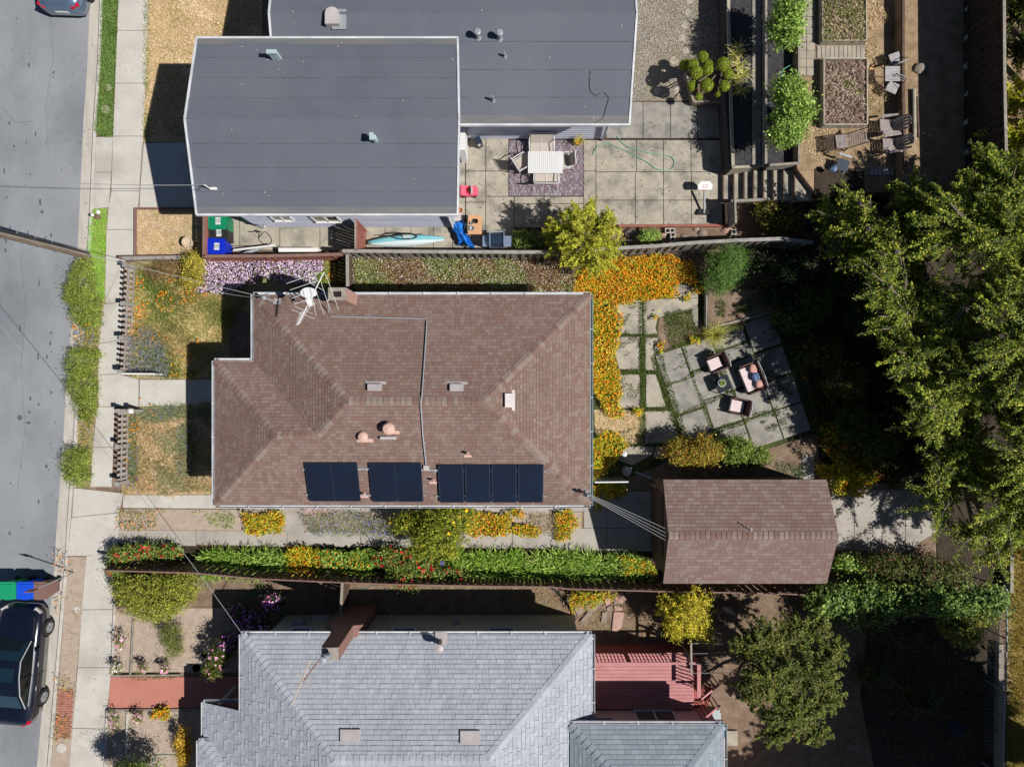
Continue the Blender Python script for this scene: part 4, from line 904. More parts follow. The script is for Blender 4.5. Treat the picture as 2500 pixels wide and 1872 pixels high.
shingle_plane((ex, (gw2, BOT, z2_ + .14), (gx0_, BOT, g0 + .1), tp), .165, [.12, .2, .28, .18], SG, tabs, sing, 'shingle_grey', lam=True, thk=.014)
shingle_plane(((gx0_ + .9, ys2, z2_ + .14), ex, tp, (gx0_ + .9, ys2 - (gx0_ - gw2), g0 + .1)), .165, [.12, .2, .28, .18], SG, tabs, sing, 'shingle_grey', lam=True, thk=.014)
finish_tabs(groof2, tabs, sing, 'shingle_grey', SG, Vector((-3, -10)))
gN, gE, gS, gW_ = Vector((0, gP, 1)).normalized(), Vector((gP, 0, 1)).normalized(), Vector((0, -gP, 1)).normalized(), Vector((-gP, 0, 1)).normalized()
for a, b, n1, n2 in [(GA, GRL, gN, gW_), (GRL, GRR, gN, gS), (GB_, GRR, gN, gE), (ex, tp, gN, gW_)]: ridge_caps(groof2, a, b, n1, n2, 'shingle_grey', SG, w=.17, expo=.22)
gutter(groof2, GA, GB_, (0, 1, 0), .13); gutter(groof2, GB_, GC, (1, 0, 0), .13); gutter(groof2, WB, GA, (-1, 0, 0), .1); gutter(groof2, WA, (gw + 1.5, ys1, z1_ + .0), (0, 1, 0), .1); gutter(groof2, (gw, BOT, z1_), WA, (-1, 0, 0), .1)
gutter(groof2, ex, (gw2 + .75, ys2, z2_ + .14), (0, 1, 0), .1); gutter(groof2, (gw2, BOT, z2_ + .14), ex, (-1, 0, 0), .1)
walls(grey, [(-9.24, -9.48), (2.5, -9.48), (2.5, -16.2), (-9.24, -16.2)], -.05, g0 - .05, 'wall_beige')
part('porch_post', MB().beam((-9.4, -11.0, 0), (-9.4, -11.0, 2.7), .12, .12), 'white', grey); part('porch_post', MB().beam((gw + .4, ys1 - .3, 0), (gw + .4, ys1 - .3, z1_), .12, .12), 'white', grey)
for a, b, c, d in [(-8.5, -7.7, 1.6, 2.4), (-4.6, -3.7, 1.6, 2.4), (-.9, .1, 1.6, 2.4), (-8.0, -7.4, .3, .55), (-7.1, -6.6, .3, .5)]: window(grey, a, b, c, d, -9.48, 1, 'glass', 'wall_white')
part('gas_meter', MB().box((-8.4, -9.38, 1.1), (.45, .18, .3)), 'galv', grey); part('downpipe', MB().tube([(-4.9, -9.43, 2.6), (-4.9, -9.43, .1)], .05, 8), 'wall_beige', grey)
part('tap_box', MB().box((-2.2, -9.42, 1.0), (.25, .12, .3)), 'galv', grey)
# chimney of the grey house
ct = 5.1; c0, c1 = W(784, 1611, ct), W(828, 1578, ct)
t = MB(); lo_ = (-6.99, -9.75, -5.56, -9.0)
def bx(x_0, y_0, x_1, y_1, z_0): return [(x_0, y_0, z_0), (x_1, y_0, z_0), (x_1, y_1, z_0), (x_0, y_1, z_0)]
t.hexa(bx(lo_[0], -9.49, lo_[2], -8.98 + .0, 0)[:0] or bx(-6.99, -9.49, -5.56, -9.06, -.05), bx(-6.99, -9.49, -5.56, -9.06, 2.3))
t.hexa(bx(-6.99, -9.49, -5.56, -9.06, 2.302), bx(c0.x, c0.y, c1.x, c1.y, 3.1)); t.hexa(bx(c0.x, c0.y, c1.x, c1.y, 3.102), bx(c0.x, c0.y, c1.x, c1.y, ct - .05)); part('chimney', t, 'chimney_brick_dark', grey)
part('chimney_cap', MB().prism([(c0.x + .02, c0.y + .02), (c1.x - .02, c0.y + .02), (c1.x - .02, c1.y - .02), (c0.x + .02, c1.y - .02)], ct - .05, ct + .03), 'mortar', grey)
t = MB(); q = Vector(((c0.x + c1.x) / 2 - .05, (c0.y + c1.y) / 2, ct)); t.tube([q, q + Vector((0, 0, .25))], .07, 12); t.tube([q + Vector((-.15, 0, .3)), q + Vector((.15, .04, .3))], .09, 14); t.lathe(q + Vector((-.08, -.06, .36)), [(.04, 0), (.12, .02), (.12, .1), (.02, .13)], 16); part('chimney_cowl', t, 'galv', grey)
def fg(x, y): return g0 + gP * max(0, min(gy0 - y, gx1_ - x, x - gx0_))
q = WS(1077, 1566, fg); t = MB().lathe(q, [(.16, -.05), (.09, .08), (.09, .55), (.14, .55), (.15, .66), (.05, .7)], 16); t.box((q.x, q.y + .12, q.z + .0), (.45, .45, .02), rx=-math.atan(gP)); part('flue', t, 'vent_white', grey)
for px0, py0, px1, py1 in [(832, 1777, 880, 1810), (1124, 1780, 1172, 1813)]:
    p4 = [WS(px0, py1, fg), WS(px1, py1, fg), WS(px1, py0, fg), WS(px0, py0, fg)]; part('roof_hatch', MB().hexa([p + Vector((0, 0, -.02)) for p in p4], [p + Vector((0, 0, .09)) for p in p4]), 'vent_white', grey)
# addition
ah = 3.13; ax0, ax1, ay0 = W(1391, 0, ah).x, W(1767, 0, ah).x, W(0, 1768, ah).y; hh_ = (ax1 - ax0) / 2; az = ah + gP * hh_
X1, X2, X3, X4, T1 = (ax0, ay0, ah), (ax1, ay0, ah), (ax1, BOT - 2, ah), (ax0, BOT - 2, ah), ((ax0 + ax1) / 2, ay0 - hh_, az); T2_ = ((ax0 + ax1) / 2, BOT - 2, az)
rb = MB()
for pl in [(X1, X2, T1), (X2, X3, T2_, T1), (X4, X1, T1, T2_)]: vs = [Vector(p) - Vector((0, 0, .012)) for p in pl]; rb.add(vs, [tuple(range(len(vs)))])
rb.add([X1, X2, X3, X4], [(0, 1, 2, 3)]); aroof = part('roof', rb, 'roof_under', grey); tabs = MB(); sing = []
AG = [C(150, 162, 172), C(142, 154, 165), C(158, 170, 180), C(150, 160, 168)]
for pl in [(X1, X2, T1), (X2, X3, T2_, T1), (X4, X1, T1, T2_)]: shingle_plane(pl, .16, [.3, .3, .25], AG, tabs, sing, 'shingle_grey', thk=.012)
finish_tabs(aroof, tabs, sing, 'shingle_grey', AG, Vector((5, -13)), 120)
ridge_caps(aroof, X1, T1, gN, gW_, 'shingle_grey', AG, w=.18, expo=.24); ridge_caps(aroof, X2, T1, gN, gE, 'shingle_grey', AG, w=.18, expo=.24)
gutter(aroof, X1, X2, (0, 1, 0), .12); gutter(aroof, X2, X3, (1, 0, 0), .12, 'galv_teal')
awy = W(0, 1722, .6).y; aw1 = W(1732, 0, 1.0).x
walls(grey, [(ax0 + .45, awy), (aw1, awy), (aw1, BOT), (ax0 + .45, BOT)], -.05, ah - .05, 'wall_pink')
def wx(px, h): return W(px, 0, h).x
window(grey, wx(1448, 2.2), wx(1502, 2.2), 1.7, 2.6, awy, 1, 'glass', 'lavender_wall'); window(grey, wx(1556, 1.9), wx(1655, 1.9), 1.05, 2.85, awy, 1, 'glass_lit', 'lavender_wall', 2)
# ---- red deck with railing and stairs
dk = thing('wooden_deck', 'raised deck of red painted planks with slatted railing behind the grey house', 'deck', (0, 0, 0)); dh = 1.0
dx0, dx1 = 2.55, W(1694, 0, dh).x; dyN, dyS = W(0, 1592, dh).y, awy + .06; npl = 16; st_ = (dyN - dyS) / npl
plk = MB().box((0, 0, 0), (dx1 - dx0, st_ - .012, .035)).mesh('plank'); plk.materials.append(MATS['deck_red'])
for k in range(npl): o = link('plank', plk, None, dk); o.location = ((dx0 + dx1) / 2, dyN - st_ * (k + .5), dh)
part('frame', MB().box(((dx0 + dx1) / 2, (dyN + dyS) / 2, dh / 2 - .03), (dx1 - dx0 - .05, dyN - dyS - .05, dh - .04)), 'rail_red', dk)
rh = dh + .95
bal = MB().box((0, 0, 0), (.035, .035, .9)).mesh('baluster'); bal.materials.append(MATS['rail_red'])
x_ = dx0 + .05
while x_ < dx1 - 1.0: o = link('baluster', bal, None, dk); o.location = (x_, dyN - .04, dh + .45); x_ += .14
y_ = dyN - .1
while y_ > dyS + .9: o = link('baluster', bal, None, dk); o.location = (dx1 - .06, y_, dh + .45); y_ -= .14
part('handrail', MB().box(((dx0 + dx1) / 2, dyN - .04, rh), (dx1 - dx0, .09, .04)), 'deck_red', dk); part('handrail', MB().box((dx1 - .06, (dyN + dyS + .9) / 2, rh), (.14, dyN - dyS - .9, .04)), 'deck_red', dk)
for xx in (dx0 + .05, (dx0 + dx1) / 2 - .4, dx1 - .06): part('post', MB().box((xx, dyN - .04, rh / 2), (.09, .09, rh)), 'rail_red', dk)
sa = Vector((dx1, dyS + .75, 0)); 
for k in range(4): part('stair_tread', MB().box((dx1 + .12 + k * .2, dyS + .38 - k * .05, dh - .15 - k * .15), (.24, .75, .04), rz=-.25), 'rail_red', dk)
for s in (.82, -.02):
    a = Vector((dx1 + .02, dyS + s, rh)); b = a + Vector((.95, .26, -.75)); part('stair_rail', MB().beam(a, b, .07, .05), 'deck_red', dk)
    for k in range(6): c = a.lerp(b, (k + .5) / 6); part('baluster', MB().box((c.x, c.y, c.z - .42), (.035, .035, .82)), 'rail_red', dk)
# clothes line posts
cl = thing('clothes_line', 'metal T-post with four clothes lines at the end of the red deck', 'clothes line', W(1687, 1600)); hT = 2.1
a, b = W(1687, 1568, hT), W(1688, 1645, hT); part('crossbar', MB().beam(a, b, .07, .07), 'wood_grey', cl); mid = (a + b) / 2; part('post', MB().beam((mid.x, mid.y, 0), mid, .08, .08), 'wood_grey', cl)
for s in (.03, .35, .68, .97): p = a.lerp(b, s); part('line', MB().tube([p, p + Vector((2.2, 0, -.07)), p + Vector((4.6, .04, 0))], .011, 5), 'wire', cl)
# ---------------------------------------------------------------- fences
def fence(name, label, pts, h, bw=.14, z0=0.0, m='wood_dark', capm='wood_cap', capw=.13, gap=.01, alt=.0, lean=0.0, rail=True, group=None, thk=.02, cat='fence', capz=None):
    t = thing(name, label, cat, (0, 0, 0), group); me = MB().box((0, 0, 0), (bw - gap, thk, h - .03)).mesh('board'); me.materials.append(MATS[m])
    Pp = [W(p[0], p[1], z0 + h) for p in pts]; cp = MB(); rl = MB()
    for a, b in zip(Pp[:-1], Pp[1:]):
        d = (b - a); L = d.length; d.normalize(); nn = Vector((-d.y, d.x, 0)); n = max(1, int(L / bw)); ang = math.atan2(d.y, d.x)
        for k in range(n):
            p = a + d * ((k + .5) * L / n) + nn * (alt if k % 2 else -alt) * 1.0
            o = link('board', me, None, t); o.location = (p.x, p.y, z0 + (h - .03) / 2 + random.uniform(-.01, .01)); o.rotation_euler = (random.uniform(-.01, .01), random.uniform(-.008, .008), ang + random.uniform(-.03, .03))
        if capw: cp.beam(a + Vector((0, 0, .012)), b + Vector((0, 0, .012)), capw, .035)
        for zz in ((.3, h - .25) if rail else ()): rl.beam((a.x, a.y, z0 + zz), (b.x, b.y, z0 + zz), .05, .09)
        for k in range(int(L / 2.4) + 1): p = a + d * min(k * 2.4, L); rl.box((p.x, p.y, z0 + h / 2), (.09, .09, h - .04))
    if capw: part('cap_rail', cp, capm, t)
    part('frame', rl, m, t); return t
fence('board_fence', 'long grey capped board fence between the flat roof house and the brown roof house', [(836, 613), (1100, 615), (1340, 616), (1510, 606), (1600, 601), (1690, 593), (1800, 587), (1905, 583), (1985, 592)], 1.6, bw=.15, alt=.03, m='wood_grey')
fence('board_fence', 'reddish brown fence behind the bins and the pink flower bank', [(496, 626), (660, 625), (836, 621)], 1.25, m='wood_red', capm='wood_redgrey', capw=.12)
fence('board_fence', 'short reddish fence standing west of the three wheeled bins', [(499, 520), (498, 626)], 1.25, m='wood_red', capm='wood_redgrey', capw=.11)
fence('board_fence', 'grey-capped cross fence beside the brick chimney and the white flower bank', [(848, 622), (849, 702)], 1.2, m='wood_dark', capm='wood_cap', capw=.12)
fence('side_gate', 'red board gate standing across the side yard left of the kayak', [(868, 538), (868, 608)], 1.9, bw=.12, m='wood_red', capm='wood_grey', capw=.07, cat='gate')
fence('board_fence', 'weathered board fence between the agapanthus hedge and the grey roof house', [(256, 1392), (470, 1398), (625, 1412), (780, 1419), (960, 1426), (1250, 1431), (1342, 1432), (1392, 1437), (1620, 1443), (1900, 1448), (1975, 1452)], 1.5, bw=.15, alt=.025, m='wood_dark', capm='wood_redgrey', capw=.05)
fence('board_fence', 'short leaning board fence running down to the dark grey roof chimney', [(836, 1420), (832, 1500)], 1.3, m='wood_dark', capm='wood_grey', capw=.1)
fence('board_fence', 'tall dark board fence along the east side of the upper right garden', [(2450, -120), (2452, 200), (2458, 470)], 2.15, z0=2.1, m='wood_shaded', capm='wood_grey', capw=.1, bw=.15, gap=-.012, alt=.012)
t = thing('low_wall', 'low reddish wall between the dry square bed and the poppy garden', 'wall', W(380, 632)); part('wall', MB().beam(W(298, 631, .25), W(492, 628, .25), .1, .5), 'wood_redgrey', t); part('coping', MB().beam(W(298, 631, .52), W(492, 628, .52), .14, .04), 'wood_cap', t)
# picket fences along the pavement
def picket(label, p0, p1, posts, hh=.75):
    t = thing('picket_fence', label, 'fence', (0, 0, 0), 'picket fences along the pavement'); a, b = W(*p0, hh), W(*p1, hh); d = b - a; L = d.length; d.normalize(); nn = Vector((-d.y, d.x, 0))
    if nn.x > 0: nn = -nn
    pm_ = MB(); prof = [(-.055, -hh / 2), (.055, -hh / 2), (.055, hh / 2 - .14), (.03, hh / 2 - .11), (.065, hh / 2 - .07), (.05, hh / 2 - .02), (0, hh / 2 + .02), (-.05, hh / 2 - .02), (-.065, hh / 2 - .07), (-.03, hh / 2 - .11), (-.055, hh / 2 - .14)]
    n_ = len(prof); pm_.add([(0.011, x, z) for x, z in prof] + [(-.011, x, z) for x, z in prof], [tuple(range(n_)), tuple(range(n_, 2 * n_))[::-1]] + [(i, n_ + i, n_ + (i + 1) % n_, (i + 1) % n_) for i in range(n_)])
    me = pm_.mesh('picket'); me.materials.append(MATS['wood_pick']); n = int(L / .215)
    for k in range(n): p = a + d * ((k + .5) * L / n) + nn * .05; o = link('picket', me, None, t); o.location = (p.x, p.y, hh / 2); o.rotation_euler = (0, 0, math.atan2(d.y, d.x) - math.pi / 2)
    rl = MB()
    for z in (.15, hh - .2): rl.beam((a.x, a.y, z), (b.x, b.y, z), .035, .07)
    part('rail', rl, 'wood_cap', t)
    for s in posts: p = a + d * (L * s); q = MB().box((p.x, p.y, .43), (.13, .13, .86)); q.box((p.x, p.y, .88), (.17, .17, .04)); part('post', q, 'wood_cap', t)
    return t
mat('wood_pick', C(214, 196, 192), C(176, 160, 152), scale=8, fine=.15, bump=.3)
picket('weathered picket fence in front of the poppy and lavender garden, north of the path', (308, 648), (296, 908), [0, .36, .68, 1.0])
picket('weathered picket fence in front of the straw coloured wildflower garden, south of the path', (292, 1003), (289, 1180), [0, .49, 1.0])
t = thing('garden_gate', 'open white garden gate at the front path', 'gate', W(330, 914)); a, b = W(287, 912, .8), W(378, 913, .8)
part('top_rail', MB().beam(a, b, .06, .06), 'white', t); part('bottom_rail', MB().beam(a - Vector((0, 0, .6)), b - Vector((0, 0, .6)), .05, .06), 'white', t)
for k in range(10): p = a.lerp(b, (k + .5) / 10); part('slat', MB().box((p.x, p.y, .45), (.07, .02, .72)), 'white', t)
t = thing('gate_post', 'white topped square post at the corner of the lower picket fence', 'post', W(321, 1005)); p = W(320, 1004, .9); part('shaft', MB().box((p.x, p.y, .44), (.11, .11, .88)), 'wood_cap', t); part('cap', MB().box((p.x, p.y, .9), (.17, .17, .04)), 'white', t)
# glass/wire side gate and chain link on the right
t = thing('side_screen', 'pale metal side gate between the brown roof house and its garage', 'gate', W(1490, 1178)); a, b = W(1452, 1177, 1.5), W(1534, 1176, 1.5); part('top_rail', MB().beam(a, b, .05, .05), 'white_metal', t)
for k in range(12): p = a.lerp(b, (k + .5) / 12); part('bar', MB().box((p.x, p.y, .75), (.02, .02, 1.45)), 'galv', t)
t = thing('chain_fence', 'thin galvanised rail fence beside the dry grass at the right edge', 'fence', W(2455, 1600)); pts = [(2459, 1440), (2458, 1560), (2454, 1690), (2448, 1900)]
part('rail', MB().tube([W(*p, 1.2) for p in pts], .03, 8), 'galv', t)
for p in pts: q = W(*p, 1.2); part('post', MB().tube([(q.x, q.y, 0), tuple(q)], .03, 8), 'galv', t)
mb = MB()
for k in range(0, 46):
    a = W(2459 - k * .2, 1440 + k * 9, 1.2); b = W(2459 - (k + 4) * .2, 1440 + (k + 4) * 9, 1.2); mb.beam((a.x, a.y, 0.05), (b.x, b.y, 1.18), .006, .006); mb.beam((a.x, a.y, 1.18), (b.x, b.y, .05), .006, .006)
part('mesh', mb, 'galv', t, kind='stuff')
t = thing('timber_wall', 'upright timber edging plank left of the chain fence at the right edge', 'edging', W(2430, 1600)); part('plank', MB().beam(W(2440, 1570, .2), W(2436, 1990, .2), .2, .25), 'wood_grey', t); part('plank', MB().beam(W(2462, 1300, .3), W(2462, 1445, .3), .14, .4), 'wood_grey', t)
# ---------------------------------------------------------------- ground-level planting
def lay(dens, size, asp, pal, wts=None, z0=.02, z1=.15, spread=.5): return (dens, size, asp, pal, wts, z0, z1, spread)
def grassy(name, label, polys, spec, h=0.0, kind='stuff'):
    sets = []
    if isinstance(polys[0][0], (int, float)): polys = [polys]
    for P in polys:
        for (dens, ln, wd, pal, kw) in spec: sets.append(blades(P, dens, ln, wd, pal, h=h, **kw))
    return link(name, qmesh(name, sets), 'leaf', None, kind=kind, label=label, cat=None)
V1 = [(249, -40), (248, 60), (246, 130), (240, 250), (232, 318), (240, 333), (275, 335), (277, 280), (284, 130), (290, 0), (291, -40)]
grassy('verge_grass', 'clipped bright green grass strip at the top left kerb', V1, [(2600, .07, .02, LAWN, dict(lean=.7, edge=.05))])
grassy('verge_grass', 'smooth lime green grass strip beside the utility pole', [(226, 515), (262, 508), (257, 615), (256, 722), (245, 760), (214, 650), (219, 560)], [(2400, .06, .02, [C(128, 184, 50), C(140, 196, 60), C(112, 168, 40)], dict(lean=.7, edge=.05))])
grassy('verge_grass', 'patchy yellow grass between the junipers on the verge', [(214, 700), (250, 740), (243, 821), (240, 964), (229, 1049), (222, 1100), (192, 1060), (206, 900)], [(800, .12, .02, GRS, dict(lean=.8))])
DL = [(364, -40), (640, -40), (640, 110), (520, 330), (520, 346), (350, 347), (357, 203)]
grassy('dry_grass', 'tan dried out lawn of the flat roof house', DL, [(900, .08, .022, STR[:3], dict(lean=.9, edge=.03)), (260, .08, .022, [C(140, 150, 70), C(160, 160, 90)], dict(lean=.9, thr=(.25, 2.)))])
grassy('dry_grass', 'straw grass edge along the pavement', [(352, -40), (368, -40), (362, 345), (350, 345)], [(700, .09, .02, LAWN + STR[:2], dict(lean=.8, edge=.03))])
grassy('dry_grass', 'sparse bleached weeds in the square bed', rect(336, 514, 468, 620), [(700, .08, .025, [C(214, 180, 130), C(226, 206, 190), C(190, 160, 120), C(200, 196, 190)], dict(lean=.9, edge=.03)), (200, .08, .02, [C(160, 160, 80)], dict(thr=(.2, 3.)))])
YU = [(322, 660), (470, 640), (470, 700), (620, 715), (560, 780), (545, 840), (520, 880), (510, 925), (318, 920)]
grassy('wild_grass', 'long swirling wild grass of the upper front garden', YU, [(1500, .22, .022, [C(214, 196, 150), C(190, 178, 124), C(160, 158, 92), C(130, 142, 74), C(106, 126, 60)], dict(lean=1.0, dirn=1.0, keys=.9)), (500, .2, .02, [C(200, 178, 120), C(214, 190, 140)], dict(lean=1.1, dirn=2.0, thr=(.0, 1.)))])
YL = [(320, 1000), (525, 990), (525, 1200), (300, 1205), (322, 1180)]
grassy('wild_grass', 'flattened straw coloured grass of the lower front garden', YL, [(1500, .2, .022, STR, dict(lean=1.15, dirn=-.3, keys=1.2)), (500, .2, .02, GRS, dict(lean=1.0, dirn=.6, thr=(.1, 7.))), (900, .18, .02, [C(140, 156, 110), C(120, 140, 90)], dict(lean=.9, thr=(.3, 3.)))])
grassy('wild_grass', 'grey green wildflower fringe behind the lower picket fence', [[(304, 1010), (336, 1004), (334, 1180), (302, 1176)], [(330, 1000), (520, 985), (520, 1010), (360, 1030)], [(440, 1040), (470, 1035), (476, 1160), (440, 1155)]], [(1500, .22, .018, [C(128, 146, 104), C(150, 164, 126), C(100, 120, 76), C(176, 170, 120)], dict(lean=.7))])
carpet('blue_flowers', [[(300, 1010), (340, 1004), (338, 1170), (302, 1176)], [(330, 998), (525, 985), (515, 1010), (360, 1025)], [(276, 1178), (330, 1168), (340, 1196), (280, 1208)], [(440, 1040), (468, 1035), (476, 1160), (440, 1155)]], [lay(90, .035, .8, BLU, None, .1, .25)], label='scattered blue love-in-a-mist flowers of the lower front garden', m='petal')
carpet('poppies', [[(305, 1015), (345, 1030), (318, 1165), (300, 1170)], [(405, 740), (425, 742), (424, 765), (400, 760)], [(335, 745), (372, 735), (365, 770), (325, 778)]], [lay(40, .05, .9, OR[:2], None, .15, .3)], label='orange poppies nodding behind the picket fence', m='petal')
pop = [(462, 718, 16, 26), (410, 735, 20, 24), (352, 762, 22, 16), (345, 695, 14, 14), (335, 755, 12, 10), (425, 678, 14, 12), (350, 755, 10, 24), (328, 812, 14, 22), (345, 820, 12, 18), (462, 872, 12, 16), (390, 826, 30, 8), (490, 826, 6, 8), (432, 905, 14, 16), (465, 920, 6, 16), (500, 716, 20, 10), (378, 996, 10, 12), (420, 986, 8, 10), (348, 975, 4, 4), (330, 1040, 12, 12), (213, 1000, 8, 8), (215, 798, 14, 6), (205, 795, 30, 10), (312, 1130, 10, 14)]
sets = []
for (x, y, a, b) in pop:
    P = [(x - a, y - b), (x + a, y - b), (x + a, y + b), (x - a, y + b)]; q = scatter(P, 95, .1); n = len(q)
    if n: sets.append(leafset(np.column_stack([q, rng.uniform(.12, .3, n)]), np.tile([0, 0, 1.], (n, 1)), .06, .9, palette(n, OR, [4, 3, 1, 1], .08), .4))
link('poppies', qmesh('poppies', sets), 'petal', None, kind='stuff', label='clusters of orange and yellow poppies dotted through the front garden')
carpet('lavender_patch', [(320, 815), (365, 800), (415, 850), (420, 900), (395, 925), (322, 912)], [lay(900, .07, .25, [C(130, 138, 138), C(150, 156, 160), C(104, 116, 108), C(120, 130, 150)], None, .1, .45, .8), lay(220, .05, .4, [C(110, 120, 160), C(140, 146, 180)], None, .3, .5)], hump=.1, label='silvery grey lavender patch behind the white gate', edge=.2)
# pink daisies bank and white flower bank
DK = [C(84, 96, 36), C(60, 72, 28), C(110, 110, 50), C(120, 90, 60)]
P1 = [(500, 634), (790, 630), (790, 660), (765, 700), (700, 695), (650, 680), (600, 700), (570, 722), (480, 712), (478, 690), (505, 668)]
carpet('pink_daisies', P1, [lay(900, .07, .5, DK, None, .03, .22), lay(560, .055, .85, PUR, [4, 3, 3, 2], .2, .3, .35)], label='thick bank of pink and white daisies below the reddish fence', hump=.08, edge=.1, m='petal', cat=None)
carpet('green_clumps', [[(700, 690), (800, 650), (812, 720), (760, 700)], [(690, 655), (740, 640), (740, 668), (700, 670)]], [lay(700, .1, .35, GBR, None, .1, .3, .6)], label='bright green daisy foliage near the television aerial', edge=.1)
grassy('dry_grass', 'olive grass patch beside the cross fence', rect(786, 632, 846, 705), [(900, .12, .02, [C(150, 144, 60), C(130, 130, 50)], dict(lean=.6))])
carpet('poppies', [(792, 655), (820, 660), (822, 690), (795, 685)], [lay(60, .05, .9, OR[:2], None, .2, .3)], label='small orange poppies beside the cross fence', m='petal')
P2 = [(853, 630), (1300, 632), (1400, 660), (1405, 700), (1402, 730), (1310, 722), (1200, 716), (853, 708)]
carpet('white_flower_bank', P2, [lay(1500, .06, .4, [C(128, 150, 60), C(104, 130, 50), C(146, 158, 74), C(160, 134, 88), C(150, 106, 78), C(132, 98, 70)], None, .05, .38, .7), lay(260, .03, .8, [C(240, 236, 214), C(250, 248, 230), C(232, 214, 196)], None, .3, .46, .4)], label='long bank of tiny white flowers between the fence and the brown roof', hump=.07, edge=.08, m='petal')
# nasturtiums
def nast(name, label, polys, o=.5, dens=1.0, z=.28, cat=None):
    return carpet(name, polys, [lay(1000 * dens, .07, .85, NAS, [3, 4, 2, 3], .05, z, .5), lay(220 * dens * o * 2, .055, .85, OR, [4, 4, 3, 1], z * .6, z * 1.15, .6)], hump=.10, label=label, edge=.12, m='petal')
nast('nasturtiums', 'blazing orange nasturtium carpet behind the brown roof house', [(1402, 690), (1430, 655), (1500, 632), (1600, 625), (1690, 640), (1700, 700), (1655, 690), (1640, 730), (1560, 735), (1500, 745), (1490, 735), (1405, 735)], 1.5)
nast('nasturtiums', 'yellow and orange nasturtium strip along the east gutter', [(1443, 735), (1502, 738), (1515, 790), (1505, 830), (1498, 880), (1512, 930), (1510, 985), (1480, 1010), (1450, 960), (1443, 950)], .95)
nast('nasturtiums', 'nasturtium clump beside the dry patch behind the house', [[(1460, 985), (1510, 990), (1520, 1012), (1490, 1018)], [(1548, 996), (1568, 996), (1564, 1018), (1552, 1014)]], .6)
nast('nasturtiums', 'nasturtium drift south east of the house by the side gate', [[(1443, 1068), (1470, 1055), (1500, 1055), (1528, 1080), (1515, 1105), (1490, 1130), (1478, 1168), (1443, 1170)], [(1443, 1178), (1470, 1180), (1465, 1240), (1450, 1240)]], .5)
nast('nasturtiums', 'nasturtiums in the shade beside the garage drive', [[(1470, 1180), (1535, 1180), (1520, 1205), (1475, 1225)]], .5)
nast('nasturtiums', 'half shaded nasturtium bank east of the garage', [[(1985, 1140), (2040, 1120), (2080, 1150), (2130, 1180), (2100, 1205), (2060, 1210), (2020, 1200)], [(1990, 1040), (2040, 1020), (2090, 1080), (2140, 1170), (2100, 1170), (2010, 1110)]], .5, .7)
carpet('shade_nasturtiums', [[(1920, 850), (2040, 830), (2150, 1060), (2200, 1190), (2100, 1160), (1985, 1060), (1960, 930)]], [lay(500, .08, .8, [C(90, 110, 40), C(70, 90, 30)], None, .05, .3, .6), lay(50, .06, .8, [C(220, 110, 40), C(200, 80, 30)], None, .2, .4, .6)], label='shaded nasturtium tangle with a few orange blooms under the tall trees')  # leaf and bloom colours darkened, tree shade painted into the palette
nast('nasturtiums', 'small orange nasturtium tuft at the corner of the angled patio', [[(1603, 836), (1620, 836), (1618, 866), (1608, 862)], [(1680, 822), (1705, 828), (1708, 845), (1688, 842)], [(1693, 705), (1716, 703), (1708, 722), (1696, 718)], [(1592, 766), (1602, 766), (1600, 786), (1594, 784)], [(1660, 722), (1682, 720), (1680, 735), (1664, 735)]], .9)
nast('nasturtiums', 'short block of orange nasturtiums in the side bed, left of the path slab', [[(603, 1250), (692, 1248), (697, 1300), (605, 1300)]], .6)
nast('nasturtiums', 'orange flowers with a dry patch in the side bed under the lemon bush', [[(1140, 1250), (1245, 1250), (1252, 1300), (1150, 1308), (1130, 1290)]], .9)
nast('nasturtiums', 'orange flower clumps at the east end of the side bed', [[(1250, 1245), (1275, 1243), (1280, 1260), (1252, 1262)], [(1250, 1280), (1285, 1275), (1318, 1290), (1312, 1310), (1252, 1305)], [(1350, 1245), (1395, 1242), (1412, 1280), (1390, 1315), (1350, 1310), (1360, 1280)]], .8)
carpet('dry_stems', [(1285, 1255), (1355, 1250), (1360, 1305), (1300, 1300)], [lay(900, .08, .2, [C(150, 140, 90), C(124, 120, 70), C(170, 160, 110)], None, .05, .3, 1.)], label='dried grey brown stems between the orange clumps')
carpet('side_bed_weeds', [[(288, 1244), (385, 1242), (392, 1290), (290, 1294)], [(385, 1245), (400, 1245), (398, 1256)]], [lay(600, .08, .25, GRS, None, .02, .2, .9), lay(50, .05, .9, OR, None, .15, .25)], label='grassy weeds with orange flowers at the street end of the side bed')
carpet('side_bed_weeds', [[(500, 1262), (535, 1244), (575, 1255), (570, 1288), (520, 1290)], [(470, 1242), (495, 1242), (495, 1250), (472, 1250)]], [lay(500, .08, .3, [C(130, 160, 70), C(150, 176, 84)], None, .02, .15, .8)], label='lacy green weed on the bare soil of the side bed')
carpet('side_bed_weeds', [[(590, 1244), (606, 1240), (606, 1300), (600, 1300)]], [lay(500, .08, .3, STR, None, .02, .2, .9)], label='dry straw tuft beside the orange flower block')
carpet('blue_flower_bed', [(745, 1262), (780, 1254), (860, 1246), (940, 1262), (985, 1285), (960, 1305), (850, 1308), (760, 1300)], [lay(1400, .07, .25, [C(110, 128, 84), C(90, 110, 64), C(134, 148, 110), C(150, 150, 90)], None, .05, .4, .9), lay(130, .04, .8, BLU, None, .3, .48)], label='feathery grey green bed sprinkled with blue flowers below the solar panels', hump=.08)
carpet('pink_heather', [(738, 1232), (805, 1232), (800, 1252), (745, 1254)], [lay(700, .07, .3, [C(230, 150, 180), C(240, 180, 200), C(150, 160, 70)], None, .05, .3, .8)], label='pink flower spikes under the gutter of the brown roof', m='petal')
